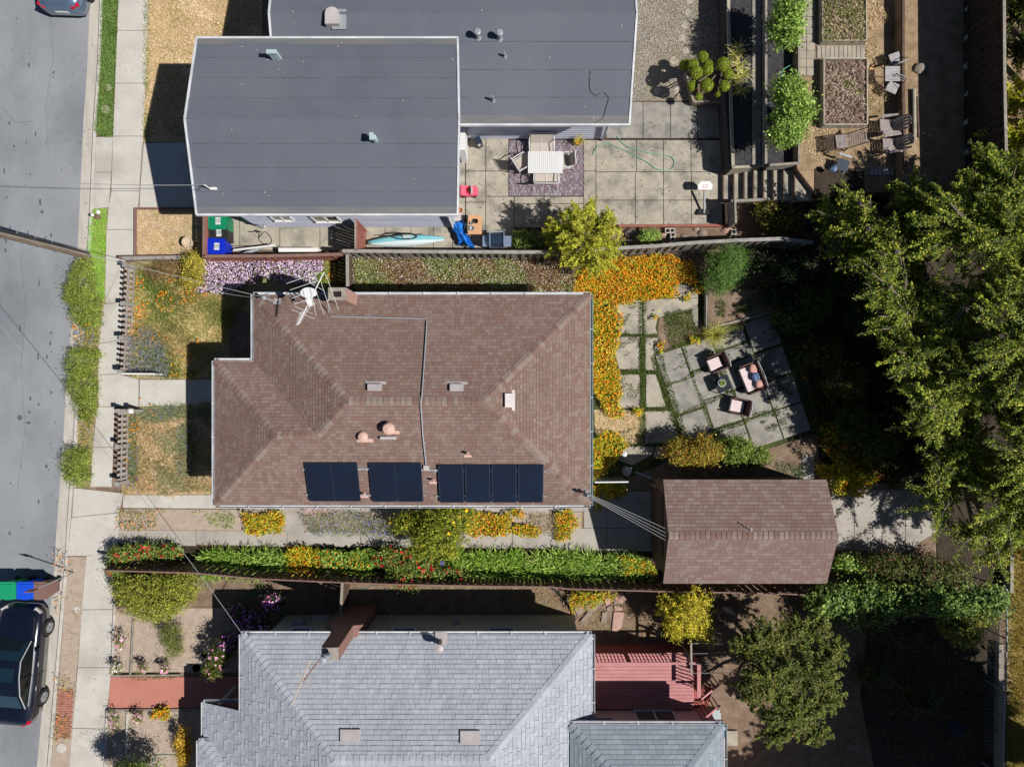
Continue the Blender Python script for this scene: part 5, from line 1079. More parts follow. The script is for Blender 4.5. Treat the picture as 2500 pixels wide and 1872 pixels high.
# hedge along the drive: agapanthus, nasturtium, roses
def agap(label, spots, pal=[C(112, 150, 52), C(140, 172, 70), C(80, 114, 36), C(170, 192, 100)], ln=.62, n=52, wd=.055):
    sets = []
    for (x, y) in spots: p = W(x, y); sets += rosette(p.x, p.y, 0.02, n, ln, wd, pal, rise=1.3)
    return link('agapanthus', qmesh('agapanthus', sets), 'leaf', None, label=label, kind='stuff')
random.seed(5)
def fill(x0, x1, y0, y1, d): return [(x + random.uniform(-d, d) * .3, y + random.uniform(-d, d) * .3) for x in np.arange(x0, x1, d) for y in np.arange(y0, y1, d)]
agap('glossy agapanthus leaves in the hedge opposite the two bin slabs', fill(512, 705, 1352, 1400, 21)); agap('long run of glossy agapanthus leaves in front of the garage drive', fill(1110, 1460, 1356, 1412, 21), pal=[C(116, 156, 50), C(144, 178, 66), C(84, 120, 34), C(172, 196, 96)])
agap('bright strap leaves mixed with nasturtiums beside the garage corner', fill(1440, 1570, 1356, 1405, 26), pal=GBR)
nast('nasturtiums', 'orange and yellow nasturtiums in the drive hedge right of the first agapanthus', [[(708, 1330), (785, 1335), (795, 1400), (700, 1398)]], .5, z=.45)
carpet('nasturtium_leaves', [(780, 1338), (912, 1338), (915, 1402), (782, 1402)], [lay(1000, .09, .95, GBR, None, .1, .5, .45), lay(60, .06, .9, OR, None, .45, .55)], label='round lime green nasturtium leaves in the middle of the drive hedge', m='petal', hump=.12)
nast('nasturtiums', 'nasturtiums at the foot of the garage wall end of the hedge', [[(1500, 1352), (1580, 1362), (1600, 1395), (1520, 1390)]], .5, z=.5)
nast('nasturtiums', 'nasturtium vine hanging over the board fence near the stepping stones', [[(1390, 1440), (1500, 1440), (1500, 1455), (1400, 1480), (1405, 1495), (1395, 1490)]], .5, z=.6)
agv = W(1079, 1375, .9); tt = thing('agapanthus_bloom', 'single blue agapanthus flower ball in the hedge beside the red roses', 'flower', (agv.x, agv.y, 0)); part('stem', MB().tube([(agv.x, agv.y, 0), tuple(agv)], .01, 5), 'bark', tt)
n = 160; d = unit(rng.normal(0, 1, (n, 3))); link('umbel', qmesh('umbel', [leafset(np.array(agv) + d * .09, d, .05, .5, palette(n, BLU, None, .1), .3)], ORG[tt.name]), 'petal', tt)
# ---------------------------------------------------------------- shrubs and trees
def bl(px, py, h, rx, ry, rz): p = W(px, py, h); k = (ZC - h) / ZC / S; return (p.x, p.y, h, rx * k, ry * k, rz)
tree('rose_bush', 'rose bush with crimson blooms at the street corner of the drive hedge', 'rose bush', [bl(300, 1352, .55, 34, 22, .45), bl(350, 1345, .5, 36, 18, .4), bl(410, 1345, .4, 40, 16, .35), bl(290, 1385, .5, 26, 22, .45)], 420, 22, .07, GB, tuft=.12, extra=[(110, .11, RED)], tr=.02)
tree('rose_bush', 'large rose bush covered with crimson blooms in the middle of the drive hedge', 'rose bush', [bl(960, 1360, .55, 50, 26, .45), bl(1010, 1385, .6, 60, 30, .5), bl(1070, 1400, .55, 60, 22, .45), bl(990, 1415, .9, 40, 18, .4)], 620, 22, .07, GB, tuft=.12, extra=[(210, .11, RED)], tr=.02)
tree('lemon_tree', 'round lemon tree full of yellow fruit overhanging the drive and side bed', 'tree', [bl(1085, 1270, 1.4, 70, 34, .6), bl(1005, 1278, 1.2, 52, 26, .5), bl(1075, 1305, 1.6, 66, 34, .7), bl(1060, 1335, 1.3, 64, 26, .6), bl(1120, 1250, 1.2, 40, 22, .4)], 760, 26, .085, [C(110, 124, 34), C(140, 150, 44), C(84, 98, 26), C(166, 170, 60)], tuft=.15, extra=[(40, .13, [C(240, 200, 30), C(250, 214, 50)])], tr=.05)
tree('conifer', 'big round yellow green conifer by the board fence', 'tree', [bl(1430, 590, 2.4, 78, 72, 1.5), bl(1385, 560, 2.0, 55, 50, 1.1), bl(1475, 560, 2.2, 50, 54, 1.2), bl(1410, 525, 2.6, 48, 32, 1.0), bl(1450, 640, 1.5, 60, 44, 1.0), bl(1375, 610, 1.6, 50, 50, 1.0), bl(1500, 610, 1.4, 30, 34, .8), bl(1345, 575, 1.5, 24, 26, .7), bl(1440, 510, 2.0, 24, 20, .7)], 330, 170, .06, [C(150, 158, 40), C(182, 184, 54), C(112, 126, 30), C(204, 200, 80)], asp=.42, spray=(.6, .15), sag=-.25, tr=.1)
tree('shrub', 'dark feathery green shrub beside the raised soil bed', 'shrub', [bl(1765, 655, 1.1, 46, 46, .8), bl(1748, 690, .8, 32, 30, .6), bl(1790, 630, 1.2, 30, 30, .6)], 600, 30, .09, [C(74, 112, 44), C(96, 134, 56), C(54, 84, 32), C(120, 150, 76)], asp=.16, tuft=.14, elong=2.4, inner=.4, up=.6, tr=.04)
p = W(1738, 818); sg = rosette(p.x, p.y, .05, 420, .82, .022, [C(190, 184, 80), C(150, 150, 50), C(210, 204, 120), C(110, 120, 40)], rise=1.0, seg=4); tt = thing('spiky_grass', 'spiky yellow striped ornamental grass at the patio corner', 'grass', (p.x, p.y, 0)); link('leaves', qmesh('leaves', sg, ORG[tt.name]), 'leaf', tt)
# junipers on the verge
def juniper(label, bs): return tree('juniper', label, 'shrub', bs, int(sum(b[3] * b[4] for b in bs) * 420), 32, .075, GJ, asp=.22, tuft=.1, elong=2.2, inner=.75, up=.1, tr=.03, group='junipers along the kerb')
juniper('long spreading juniper nearest the utility pole', [bl(205, 655, .25, 22, 26, .25), bl(200, 700, .28, 34, 46, .3), bl(210, 750, .28, 38, 42, .3), bl(222, 782, .22, 26, 26, .22), bl(178, 715, .22, 20, 26, .2)])
juniper('middle juniper spilling over the kerb opposite the garden gate', [bl(196, 885, .28, 34, 36, .32), bl(202, 940, .28, 34, 44, .3), bl(212, 990, .25, 24, 36, .25), bl(228, 870, .2, 16, 14, .2)])
juniper('short clipped block of juniper before the driveway apron', [bl(185, 1128, .35, 30, 34, .35), bl(188, 1160, .33, 30, 26, .3), bl(200, 1115, .3, 20, 20, .3)])
for lb, ps, sp_ in [('wild flowers and blue salvia between two junipers on the verge', [[(184, 805), (246, 795), (240, 840), (190, 850)]], [lay(500, .09, .25, [C(150, 150, 90), C(130, 144, 90), C(190, 170, 120)], None, .05, .3, .9), lay(90, .05, .7, BLU, None, .2, .35), lay(40, .05, .9, OR, None, .2, .35)]),
                    ('dry weeds below the middle juniper', [[(192, 1020), (236, 1010), (228, 1060), (222, 1100), (230, 1180), (215, 1185), (214, 1100), (190, 1050)]], [lay(260, .09, .2, [C(170, 150, 110), C(130, 130, 80)], None, .03, .2, .9), lay(20, .05, .9, OR, None, .1, .2)]),
                    ('orange poppies spilling over the kerb above the parked car', [[(140, 1345), (175, 1345), (180, 1395), (146, 1390)]], [lay(300, .07, .25, [C(120, 130, 100), C(90, 100, 84)], None, .05, .35, .9), lay(70, .06, .9, OR, None, .25, .4)]),
                    ('poppies and weeds in the dirt verge beside the parked car', [[(140, 1455), (165, 1450), (168, 1490), (142, 1495)], [(138, 1650), (180, 1655), (186, 1700), (176, 1690), (142, 1680)], [(132, 1740), (172, 1745), (176, 1800), (130, 1810)], [(180, 1460), (196, 1456), (196, 1470)], [(184, 1496), (200, 1494), (198, 1506)], [(172, 1540), (188, 1544), (184, 1556)]], [lay(330, .08, .25, [C(120, 136, 80), C(150, 156, 100)], None, .03, .25, .9), lay(60, .05, .9, OR, None, .15, .3)])]:
    carpet('verge_flowers', ps, sp_, label=lb, edge=.15)
tree('shrub', 'olive green broad shrub below the hedge corner at the pavement', 'shrub', [bl(345, 1448, .9, 60, 42, .55), bl(410, 1440, .9, 56, 48, .6), bl(380, 1480, .8, 62, 34, .5), bl(450, 1430, .9, 34, 40, .55), bl(310, 1430, .7, 34, 28, .45)], 900, 30, .07, [C(132, 134, 60), C(160, 162, 74), C(104, 108, 44), C(150, 168, 50)], tuft=.12, inner=.65, tr=.05)
tree('shrub', 'small dark conifer on the bare soil left of the pink flowers', 'shrub', [bl(420, 1545, .6, 26, 26, .5), bl(430, 1580, .5, 20, 26, .4)], 160, 34, .07, [C(116, 126, 60), C(90, 100, 44), C(138, 142, 70)], tuft=.12, asp=.2, elong=2., tr=.03)
tree('shrub', 'olive shrub with pink rhododendron flowers beside the grey roof', 'shrub', [bl(528, 1625, .8, 22, 30, .5), bl(540, 1590, .9, 30, 24, .5)], 160, 28, .07, GD, tuft=.12, extra=[(40, .13, PNK)], tr=.03)
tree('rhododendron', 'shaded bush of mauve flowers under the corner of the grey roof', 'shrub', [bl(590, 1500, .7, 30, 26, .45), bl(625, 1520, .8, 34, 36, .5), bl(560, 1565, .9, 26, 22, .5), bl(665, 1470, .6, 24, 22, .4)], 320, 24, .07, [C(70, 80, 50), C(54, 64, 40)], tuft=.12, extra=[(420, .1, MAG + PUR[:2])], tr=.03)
tree('shrub', 'yellow orange shrub at the end of the red path bed', 'shrub', [bl(448, 1800, .6, 16, 24, .4), bl(452, 1840, .6, 18, 26, .4)], 160, 26, .06, [C(190, 160, 50), C(160, 130, 40), C(214, 180, 70)], tuft=.1, tr=.02)
tree('shrub', 'dark round shrub cut off by the bottom edge beside the pavement', 'shrub', [bl(335, 1905, 1.6, 62, 50, .9), bl(300, 1890, 1.3, 36, 30, .7)], 420, 30, .07, GB, tuft=.13, tr=.05)
tree('shrub', 'brown twiggy shrub against the low wall of the poppy garden', 'shrub', [bl(415, 650, .35, 34, 16, .3), bl(385, 668, .3, 30, 14, .25)], 200, 26, .07, [C(140, 110, 84), C(120, 110, 60), C(164, 140, 100)], asp=.2, tuft=.12, tr=.02)
tree('shrub', 'bright yellow flowering shrub left of the pink daisy bank', 'shrub', [bl(476, 645, .6, 24, 28, .5), bl(470, 685, .4, 26, 24, .35)], 260, 28, .06, [C(182, 166, 56), C(150, 146, 56), C(130, 130, 62), C(204, 188, 80)], tuft=.1, tr=.02)
for i, (x, y, r) in enumerate([(295, 1565, 1), (288, 1628, 0), (352, 1628, 1), (406, 1630, 1), (281, 1760, 1), (340, 1750, 1), (300, 1482, 1)]):
    lb = ['pink roses in the upper dirt bed beside the pavement', 'white roses at the corner of the red path', 'pink rose at the edge of the red path, left of centre', 'small pink rose nearest the house on the path edge', 'pink roses below the red path by the pavement', 'sparse pink rose below the middle of the red path', 'white flowers under the olive shrub by the pavement'][i]
    tree('rose_bush', lb, 'rose bush', [bl(x, y, .4, 14 if i not in (0, 4) else 13, 12 if i not in (0, 4) else 26, .3)], 26, 16, .06, [C(110, 124, 60), C(134, 140, 80)], tuft=.1, extra=[(26, .08, PNK if r else [C(244, 244, 240)])], tr=.012, group='roses of the dirt garden')
nast('nasturtiums', 'orange flower cluster on the lower side of the red path', [[(388, 1722), (418, 1715), (420, 1740), (375, 1752)]], .9)
carpet('path_moss', [[(300, 1650), (440, 1650), (420, 1656), (330, 1660)]], [lay(900, .04, .5, [C(110, 120, 40), C(90, 110, 40)], None, .01, .05, .6)], label='mossy edge of the red path', edge=.03, h=.03)
# maple-like shrubs north of the garage
tree('shrub', 'reddish bronze leaved shrub along the north side of the garage', 'shrub', [bl(1655, 1098, .9, 38, 28, .6), bl(1715, 1098, 1.1, 46, 36, .7), bl(1690, 1110, .9, 50, 26, .6)], 520, 26, .08, [C(140, 136, 44), C(164, 110, 50), C(116, 120, 36), C(176, 160, 66)], tuft=.13, tr=.04)
tree('shrub', 'green leaved shrub north of the garage, right of the bronze one', 'shrub', [bl(1790, 1098, .9, 44, 32, .6), bl(1845, 1115, .7, 30, 22, .5)], 330, 26, .08, [C(110, 130, 50), C(140, 160, 70), C(84, 104, 40)], tuft=.13, tr=.04)
carpet('ground_ivy', [(1885, 1128), (1960, 1135), (1960, 1170), (1920, 1170)], [lay(900, .05, .6, [C(84, 108, 70), C(66, 90, 50)], None, .03, .15, .5)], label='grey green ground cover behind the garage wall')
# citrus bushes, bonsai, terrace plants
tree('citrus_bush', 'upper of the two leafy bushes on the mulch beds, cut near the top edge', 'bush', [bl(1925, 38, 2.6, 34, 34, .6), bl(1922, 82, 2.6, 36, 34, .6), bl(1905, 60, 2.4, 26, 34, .5)], 340, 30, .1, GBR, tuft=.15, tr=.05, base=(W(1922, 60, 1.3).x, W(1922, 60, 1.3).y, 1.3), group='leafy bushes on the mulch beds')
tree('citrus_bush', 'lower of the two leafy bushes on the mulch beds, above the stairs', 'bush', [bl(1925, 225, 2.5, 38, 34, .6), bl(1935, 275, 2.6, 46, 42, .7), bl(1918, 325, 2.5, 38, 40, .6)], 480, 30, .1, GBR, tuft=.15, tr=.05, base=(W(1925, 280, 1.3).x, W(1925, 280, 1.3).y, 1.3), group='leafy bushes on the mulch beds')
bp = W(1742, 195, 0); bt = thing('cloud_pruned_tree', 'cloud pruned tree of round clipped balls in a wooden box', 'tree', (bp.x, bp.y, 0)); trk = MB()
for i, (x, y, r, h) in enumerate([(1716, 139, 13, 1.5), (1673, 159, 14, 1.2), (1692, 159, 14, 1.5), (1700, 178, 16, 1.7), (1730, 160, 13, 1.4), (1727, 170, 14, 1.7), (1765, 157, 16, 1.6), (1777, 180, 13, 1.4), (1690, 210, 13, 1.4), (1726, 208, 16, 1.7), (1769, 210, 13, 1.5), (1706, 237, 9, 1.1), (1752, 230, 7, 1.0)]):
    c = W(x, y, h); rr = r * (ZC - h) / ZC / S; n = 2600; d = unit(rng.normal(0, 1, (n, 3)))
    link('ball', qmesh('ball', [leafset(np.array(c) + d * rr * rng.uniform(.86, 1.02, (n, 1)) * np.array([1, 1, .8]), d, .05, .5, palette(n, [C(138, 156, 48), C(162, 174, 66), C(108, 126, 36)], None, .15), .6)], ORG[bt.name]), 'leaf', bt)
    j = Vector((bp.x + random.uniform(-.15, .15), bp.y + random.uniform(-.1, .1), .9)); trk.tube([j, (j + c) / 2 + Vector((0, 0, -.05)), c], .035, 6, .018)
trk.tube([(bp.x, bp.y, .3), (bp.x, bp.y, .92)], .07, 8, .06); part('trunk', trk, 'bark', bt)
bx_ = thing('planter_box', 'square grey timber box round the cloud pruned tree', 'planter', (bp.x, bp.y, 0)); q4 = [(1672, 180), (1690, 253), (1768, 254), (1768, 180)]
for a, b in zip(q4, q4[1:] + q4[:1]): part('board', MB().beam(W(*a, .2), W(*b, .2), .07, .42), 'wood_grey', bx_)
q = [W(*p, .3) for p in q4]; part('soil', MB().prism([(p.x, p.y) for p in q], 0, .3), 'soil', bx_)
sets = []
for (x, y) in [(1795, 125), (1802, 165), (1812, 185), (1798, 198), (1805, 225), (1790, 140)]: p = W(x, y, 1.05); sets += rosette(p.x, p.y, 1.02, 60, .5, .04, [C(200, 200, 110), C(150, 160, 60), C(226, 214, 160)])
link('strappy_plants', qmesh('strappy_plants', sets), 'leaf', None, kind='stuff', label='dry yellow strappy plants on the black mulch bed')
carpet('bed_weeds', [(2006, -40), (2108, -40), (2108, 102), (2006, 102)], [lay(1500, .12, .3, [C(128, 140, 80), C(170, 152, 134), C(120, 132, 66), C(186, 170, 144)], None, .0, .12, .9)], h=1.98, label='dry weeds filling the upper wooden bed', edge=.02)
# ---------------------------------------------------------------- big trees and hedges
TG = [C(112, 136, 42), C(154, 164, 54), C(72, 98, 34), C(192, 192, 72), C(50, 70, 26), C(84, 110, 38)]
def blw(gx, gy, h, r, rz, ry=None):      # crown lobe over a ground point (photograph pixels at z = 0), radius in metres
    p = W(gx, gy, 0); return (p.x, p.y, h, r, ry or r, rz)
def bigtree(label, blobs, base, nt, nl=84, size=.085, pal=TG, **kw):
    kw.setdefault('tuft', .17); kw.setdefault('elong', 3.4); kw.setdefault('inner', .45)
    p = W(base[0], base[1], 0)
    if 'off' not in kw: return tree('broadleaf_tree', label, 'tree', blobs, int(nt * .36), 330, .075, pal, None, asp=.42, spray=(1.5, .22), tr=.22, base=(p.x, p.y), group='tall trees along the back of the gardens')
    kw.pop('off'); return tree('broadleaf_tree', label, 'tree', blobs, nt, nl, size, pal, None, asp=.5, up=.0, tr=.22, base=(p.x, p.y), droop=.12, group='tall trees along the back of the gardens', **kw)
random.seed(3)
bigtree('tall feathery tree in the middle of the right side, nearest the angled patio', [blw(2230, 860, 6.2, 2.2, 1.5), blw(2130, 830, 4.6, 1.5, 1.1), blw(2170, 930, 5.0, 1.7, 1.2), blw(2290, 780, 6.3, 1.9, 1.3), blw(2300, 960, 6.4, 1.9, 1.3), blw(2210, 760, 4.6, 1.5, 1.1), blw(2240, 980, 4.3, 1.6, 1.1), blw(2370, 860, 6.0, 1.8, 1.2), blw(2105, 740, 3.4, 1.1, .8), blw(2120, 900, 3.2, 1.1, .8), blw(2085, 985, 5.0, 1.3, .9), blw(2065, 880, 4.8, 1.3, .9), blw(2050, 790, 4.4, 1.3, .9), bl(2160, 700, 4.6, 74, 60, .9), bl(2190, 790, 4.4, 70, 56, .9), bl(2130, 640, 3.8, 60, 46, .7), bl(2250, 900, 4.4, 70, 60, .9), bl(2240, 830, 3.4, 60, 50, .7)], (2260, 870), 1750)
bigtree('tall feathery tree behind the stairs, below the dark board fence', [blw(2170, 620, 4.8, 1.9, 1.2), blw(2080, 640, 3.4, 1.5, .9), blw(2260, 560, 5.2, 1.8, 1.3), blw(2230, 650, 5.4, 1.8, 1.3), blw(2330, 600, 5.6, 1.9, 1.3), blw(2120, 545, 3.4, 1.2, .8), blw(2010, 610, 2.6, 1.2, .7), blw(1980, 560, 2.0, .8, .5), blw(2220, 500, 4.6, 1.1, .8), bl(2110, 560, 3.6, 70, 50, .8), bl(2040, 590, 2.6, 60, 40, .6), bl(2020, 530, 2.4, 50, 40, .6), bl(2090, 500, 3.2, 56, 36, .7), bl(2180, 620, 4.4, 60, 50, .8)], (2200, 600), 1500)
bigtree('tall feathery tree overhanging the concrete east of the garage', [blw(2300, 1080, 5.6, 1.9, 1.4), blw(2190, 1060, 4.2, 1.5, 1.0), blw(2280, 1180, 4.6, 1.7, 1.2), blw(2350, 1160, 5.2, 1.7, 1.2), blw(2360, 1060, 5.8, 1.8, 1.2), blw(2230, 1130, 3.4, 1.2, .8), blw(2340, 1240, 3.6, 1.2, .8), blw(2390, 1270, 3.2, 1.0, .7), blw(2190, 1150, 3.0, .9, .6), bl(2280, 1040, 4.2, 66, 56, .9), bl(2300, 1140, 4.0, 66, 56, .9), bl(2300, 1230, 3.6, 60, 46, .8), bl(2370, 1300, 3.4, 60, 46, .8), bl(2430, 1360, 3.0, 46, 44, .6)], (2320, 1120), 1550)
bigtree('tree crown cut off by the right edge of the picture', [blw(2440, 700, 6.2, 2.0, 1.4), blw(2440, 900, 6.0, 2.0, 1.4), blw(2440, 1080, 5.6, 2.0, 1.4), blw(2400, 620, 5.6, 1.6, 1.2)], (2470, 880), 560)
bigtree('tree behind the others under the right edge, its lower crown dark', [blw(2330, 700, 4.4, 1.8, 1.2), blw(2350, 880, 4.4, 1.8, 1.2), blw(2330, 1000, 4.2, 1.6, 1.1), blw(2400, 1180, 4.0, 1.5, 1.1), blw(2420, 1280, 3.6, 1.2, .9), blw(2400, 560, 4.2, 1.7, 1.1)], (2400, 940), 900)
bigtree('golden green bush beyond the dark board fence', [bl(2486, 240, 3.4, 36, 50, .8), bl(2490, 330, 3.4, 38, 50, .8), bl(2486, 420, 3.4, 34, 46, .8), blw(2390, 270, 4.4, 1.0, .9), blw(2385, 370, 4.2, .9, .9), blw(2400, 440, 4.2, .9, .9), blw(2420, 200, 4.2, .9, .8)], (2420, 330), 620, 36, .1, GOLD, tuft=.16, elong=1.6, inner=.55)
bigtree('dark green tree beyond the fence in the top right corner', [bl(2486, 30, 3.2, 36, 50, .8), bl(2488, 120, 3.2, 36, 46, .8), blw(2370, 40, 4.2, .9, .8), blw(2385, 110, 4.0, .8, .8), blw(2430, 20, 4.6, 1.2, 1.0)], (2430, 60), 420, 30, .1, GD)
OL = [C(90, 108, 42), C(118, 132, 56), C(62, 82, 30), C(120, 110, 54)]
tree('plum_tree', 'spreading olive leaved tree right of the red deck', 'tree', [bl(1850, 1590, 3.0, 70, 70, .8), bl(1840, 1690, 2.8, 50, 50, .7), bl(1880, 1560, 3.2, 80, 60, .9), bl(1960, 1540, 3.0, 76, 50, .8), bl(1870, 1650, 3.4, 70, 70, .9), bl(1965, 1640, 3.4, 90, 76, 1.0), bl(1940, 1740, 3.2, 90, 66, .9), bl(2020, 1600, 3.0, 60, 50, .8), bl(2020, 1700, 3.0, 50, 50, .8), bl(1900, 1790, 2.8, 50, 40, .6), bl(1990, 1790, 2.6, 56, 36, .6)], 430, 170, .08, OL, asp=.5, spray=(.85, .2), tr=.1, base=(W(1860, 1590, 0).x, W(1860, 1590, 0).y))
tree('golden_tree', 'small round golden yellow tree south of the garage', 'tree', [bl(1665, 1500, 1.6, 44, 44, .8), bl(1690, 1470, 1.5, 40, 34, .7), bl(1640, 1490, 1.4, 34, 36, .6), bl(1700, 1510, 1.5, 34, 38, .7), bl(1660, 1530, 1.4, 36, 26, .6), bl(1625, 1460, 1.3, 20, 20, .4), bl(1720, 1550, 1.2, 18, 16, .4)], 330, 62, .075, [C(176, 172, 40), C(206, 196, 56), C(140, 144, 30), C(224, 206, 90)], asp=.45, tuft=.14, elong=1.5, inner=.6, tr=.05)
tree('vine_hedge', 'leafy green vine hedge stretching from the garage to the right edge', 'hedge', [bl(2010 + i * 50, 1462 - (i % 3) * 6 + i * 1.0, 1.4, 40, 34, .6) for i in range(9)] + [bl(2015 + i * 60, 1495, .8, 40, 24, .4) for i in range(3)], 1000, 28, .11, [C(88, 116, 50), C(114, 142, 64), C(64, 88, 36), C(142, 166, 88)], asp=.6, tuft=.17, inner=.5, tr=.03)
tree('shrub', 'darker shrub in shade between the concrete and the vine hedge', 'shrub', [bl(2190, 1385, 1.0, 60, 34, .6), bl(2260, 1395, 1.1, 60, 40, .6), bl(2320, 1400, 1.1, 40, 36, .6), bl(2140, 1372, .8, 40, 24, .4)], 480, 26, .09, [C(84, 100, 44), C(110, 128, 60), C(110, 80, 60), C(64, 80, 34)], tuft=.15, tr=.04)
tree('shrub', 'bright green low vine beside the garage corner', 'shrub', [bl(2070, 1375, .5, 46, 20, .3), bl(2125, 1388, .5, 34, 18, .3)], 260, 26, .08, GBR, asp=.8, tuft=.12, tr=.02)
tree('shrub', 'loose leafy shrub with yellow blossoms near the chain fence', 'shrub', [bl(2330, 1520, 1.0, 44, 34, .6), bl(2380, 1500, 1.0, 40, 36, .6), bl(2350, 1550, .8, 40, 24, .5)], 360, 24, .1, OL + [C(180, 180, 70)], tuft=.16, inner=.3, tr=.04)
for lb, bs, nt_ in [('tall tree outside the lower right corner shading the yard', [blw(2440, 1640, 7.6, 2.0, 1.5), blw(2420, 1760, 7.2, 2.2, 1.6), blw(2430, 1880, 7.4, 2.4, 1.6), blw(2390, 1700, 5.8, 1.2, .9), blw(2450, 2020, 7, 2.4, 1.6), blw(2560, 1720, 6.5, 1.9, 1.3), blw(2600, 1820, 6.5, 2.2, 1.4), blw(2640, 1900, 6.6, 2.2, 1.4), blw(2560, 1990, 6.4, 2.2, 1.4), blw(2330, 1960, 7.4, 2.0, 1.4), blw(2360, 1840, 6.8, 1.0, .8)], 1900),
                    ('tall tree outside the lower right corner, farther south', [blw(2240, 2120, 7.6, 2.4, 1.6), blw(2130, 2080, 7.4, 1.8, 1.2), blw(2340, 2140, 7, 2.2, 1.5)], 1000)]:
    bigtree(lb, bs, (2600, 1840) if 'farther' not in lb else (2250, 2110), nt_ * (1.5 if 'farther' not in lb else 1), 60, .34, off=1, inner=.05, tuft=.3, elong=1.6)
tree('camellia', 'dark shrubs with magenta flowers in the shade of the tall trees', 'shrub', [bl(1850, 640, .8, 40, 26, .5), bl(1900, 670, .8, 46, 34, .5), bl(1960, 650, .8, 40, 30, .5), bl(1890, 720, .6, 40, 26, .4)], 340, 24, .09, [C(60, 76, 40), C(44, 58, 30)], tuft=.14, extra=[(70, .07, [C(170, 90, 150), C(150, 70, 130)])], tr=.03)  # flower colours dimmed to stand in for missing tree shade
tree('shrub', 'dark shrub speckled yellow south of the timber stairs', 'shrub', [bl(1880, 510, .7, 34, 26, .4), bl(1930, 540, .8, 40, 30, .5), bl(1880, 550, .6, 30, 20, .4)], 240, 24, .08, [C(90, 96, 40), C(64, 74, 28), C(160, 140, 50)], tuft=.13, tr=.03)
tree('shrub', 'little bright green bush in the rock bed behind the grey board fence', 'shrub', [bl(1586, 576, .5, 26, 16, .35)], 110, 28, .06, GBR, tuft=.09, tr=.02)
tree('shrub', 'shaded bush under the yellow green conifer', 'shrub', [bl(1280, 585, .6, 34, 22, .4), bl(1325, 590, .6, 30, 18, .4)], 160, 24, .07, GB, tuft=.11, tr=.02)
nast('rose_flowers', 'pink bloom leaning over the grey board fence', [[(1806, 592), (1826, 590), (1828, 606), (1810, 608)]], .2)
for lb, ps in [('small green weeds on the raised soil bed', [[(1745, 735), (1775, 735), (1770, 775), (1748, 770)], [(1790, 740), (1830, 730), (1840, 760), (1800, 765)]]), ('low green weeds covering the mossy bed between slabs', [[(1622, 765), (1690, 752), (1700, 800), (1714, 838), (1640, 850), (1625, 810)]]),
               ('tufts in the joints of the angled patio', [[AP(66, 0), AP(73, 0), AP(73, 230), AP(66, 230)], [AP(0, 74), AP(140, 60), AP(140, 68), AP(0, 82)], [AP(0, 152), AP(150, 136), AP(150, 146), AP(0, 160)], [AP(138, -10), AP(146, -10), AP(156, 220), AP(148, 220)], [AP(-14, -4), AP(-3, -4), AP(-3, 250), AP(-14, 250)], [AP(60, 214), AP(240, 208), AP(240, 222), AP(60, 228)]]),
               ('moss running along the joints of the garden slabs', [[(1561, 735), (1576, 735), (1576, 1080), (1561, 1080)], [(1508, 814), (1606, 814), (1606, 824), (1508, 822)], [(1512, 902), (1600, 902), (1600, 915), (1512, 914)], [(1575, 992), (1628, 994), (1630, 1004), (1575, 1004)], [(1604, 866), (1616, 862), (1680, 1075), (1660, 1078)], [(1530, 1080), (1625, 1080), (1625, 1090), (1530, 1090)], [(1510, 790), (1530, 770), (1545, 765), (1520, 795)]])]:
    carpet('moss', ps, [lay(1500, .05, .5, [C(84, 104, 44), C(66, 86, 34), C(104, 120, 56)], None, .01, .07, .8)], label=lb, edge=.06, h=.03 if 'raised' not in lb else .26)
grassy('dry_grass', 'dry straw patch between the nasturtiums and the slabs', [(1455, 1000), (1570, 1004), (1570, 1088), (1530, 1084), (1455, 1050)], [(1300, .1, .02, STR, dict(lean=1.1))])
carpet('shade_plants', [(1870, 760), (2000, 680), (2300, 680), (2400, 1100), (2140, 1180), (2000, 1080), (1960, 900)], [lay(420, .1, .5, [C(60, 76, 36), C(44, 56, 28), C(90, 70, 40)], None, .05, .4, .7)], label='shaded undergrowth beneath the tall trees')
grassy('dry_grass', 'tall dry grass of the neighbour beyond the chain fence', [(2464, 1330), (2700, 1330), (2700, 1900), (2460, 1900)], [(700, .3, .025, [C(190, 170, 100), C(150, 140, 60), C(170, 150, 80)], dict(lean=.9))])
grassy('dry_grass', 'tufts of dry grass on the upper right slope', [[(2110, -40), (2170, -40), (2172, 300), (2114, 300)], [(2200, -40), (2280, -40), (2280, 420), (2202, 420)]], [(700, .09, .02, STR + [C(150, 140, 84), C(120, 104, 76)], dict(lean=1.0, thr=(-.1, 2.)))], h=1.72)
bpy.data.objects[[o.name for o in bpy.data.objects if o.get('label') == 'tufts of dry grass on the upper right slope'][0]].location.z = .02
carpet('bed_weeds', rect(2009, 150, 2110, 306), [lay(1300, .12, .3, [C(176, 156, 140), C(150, 130, 120), C(190, 176, 160), C(130, 140, 70)], [5, 4, 3, 1], 0, .08, .9)], h=1.98, label='greyish dry weeds in the lower wooden bed', edge=.02)
grassy('lower_weeds', 'thin weeds over the dark dirt yard of the grey roof house', [[(1410, 1440), (1620, 1450), (1620, 1560), (1420, 1540)], [(1720, 1450), (2080, 1460), (2300, 1500), (2300, 1600), (2100, 1560), (1750, 1520)], [(1255, 1436), (1390, 1440), (1400, 1500), (1260, 1480)]], [(200, .1, .02, DRY + GRS[:2], dict(lean=1.0, thr=(-.2, 3.)))])
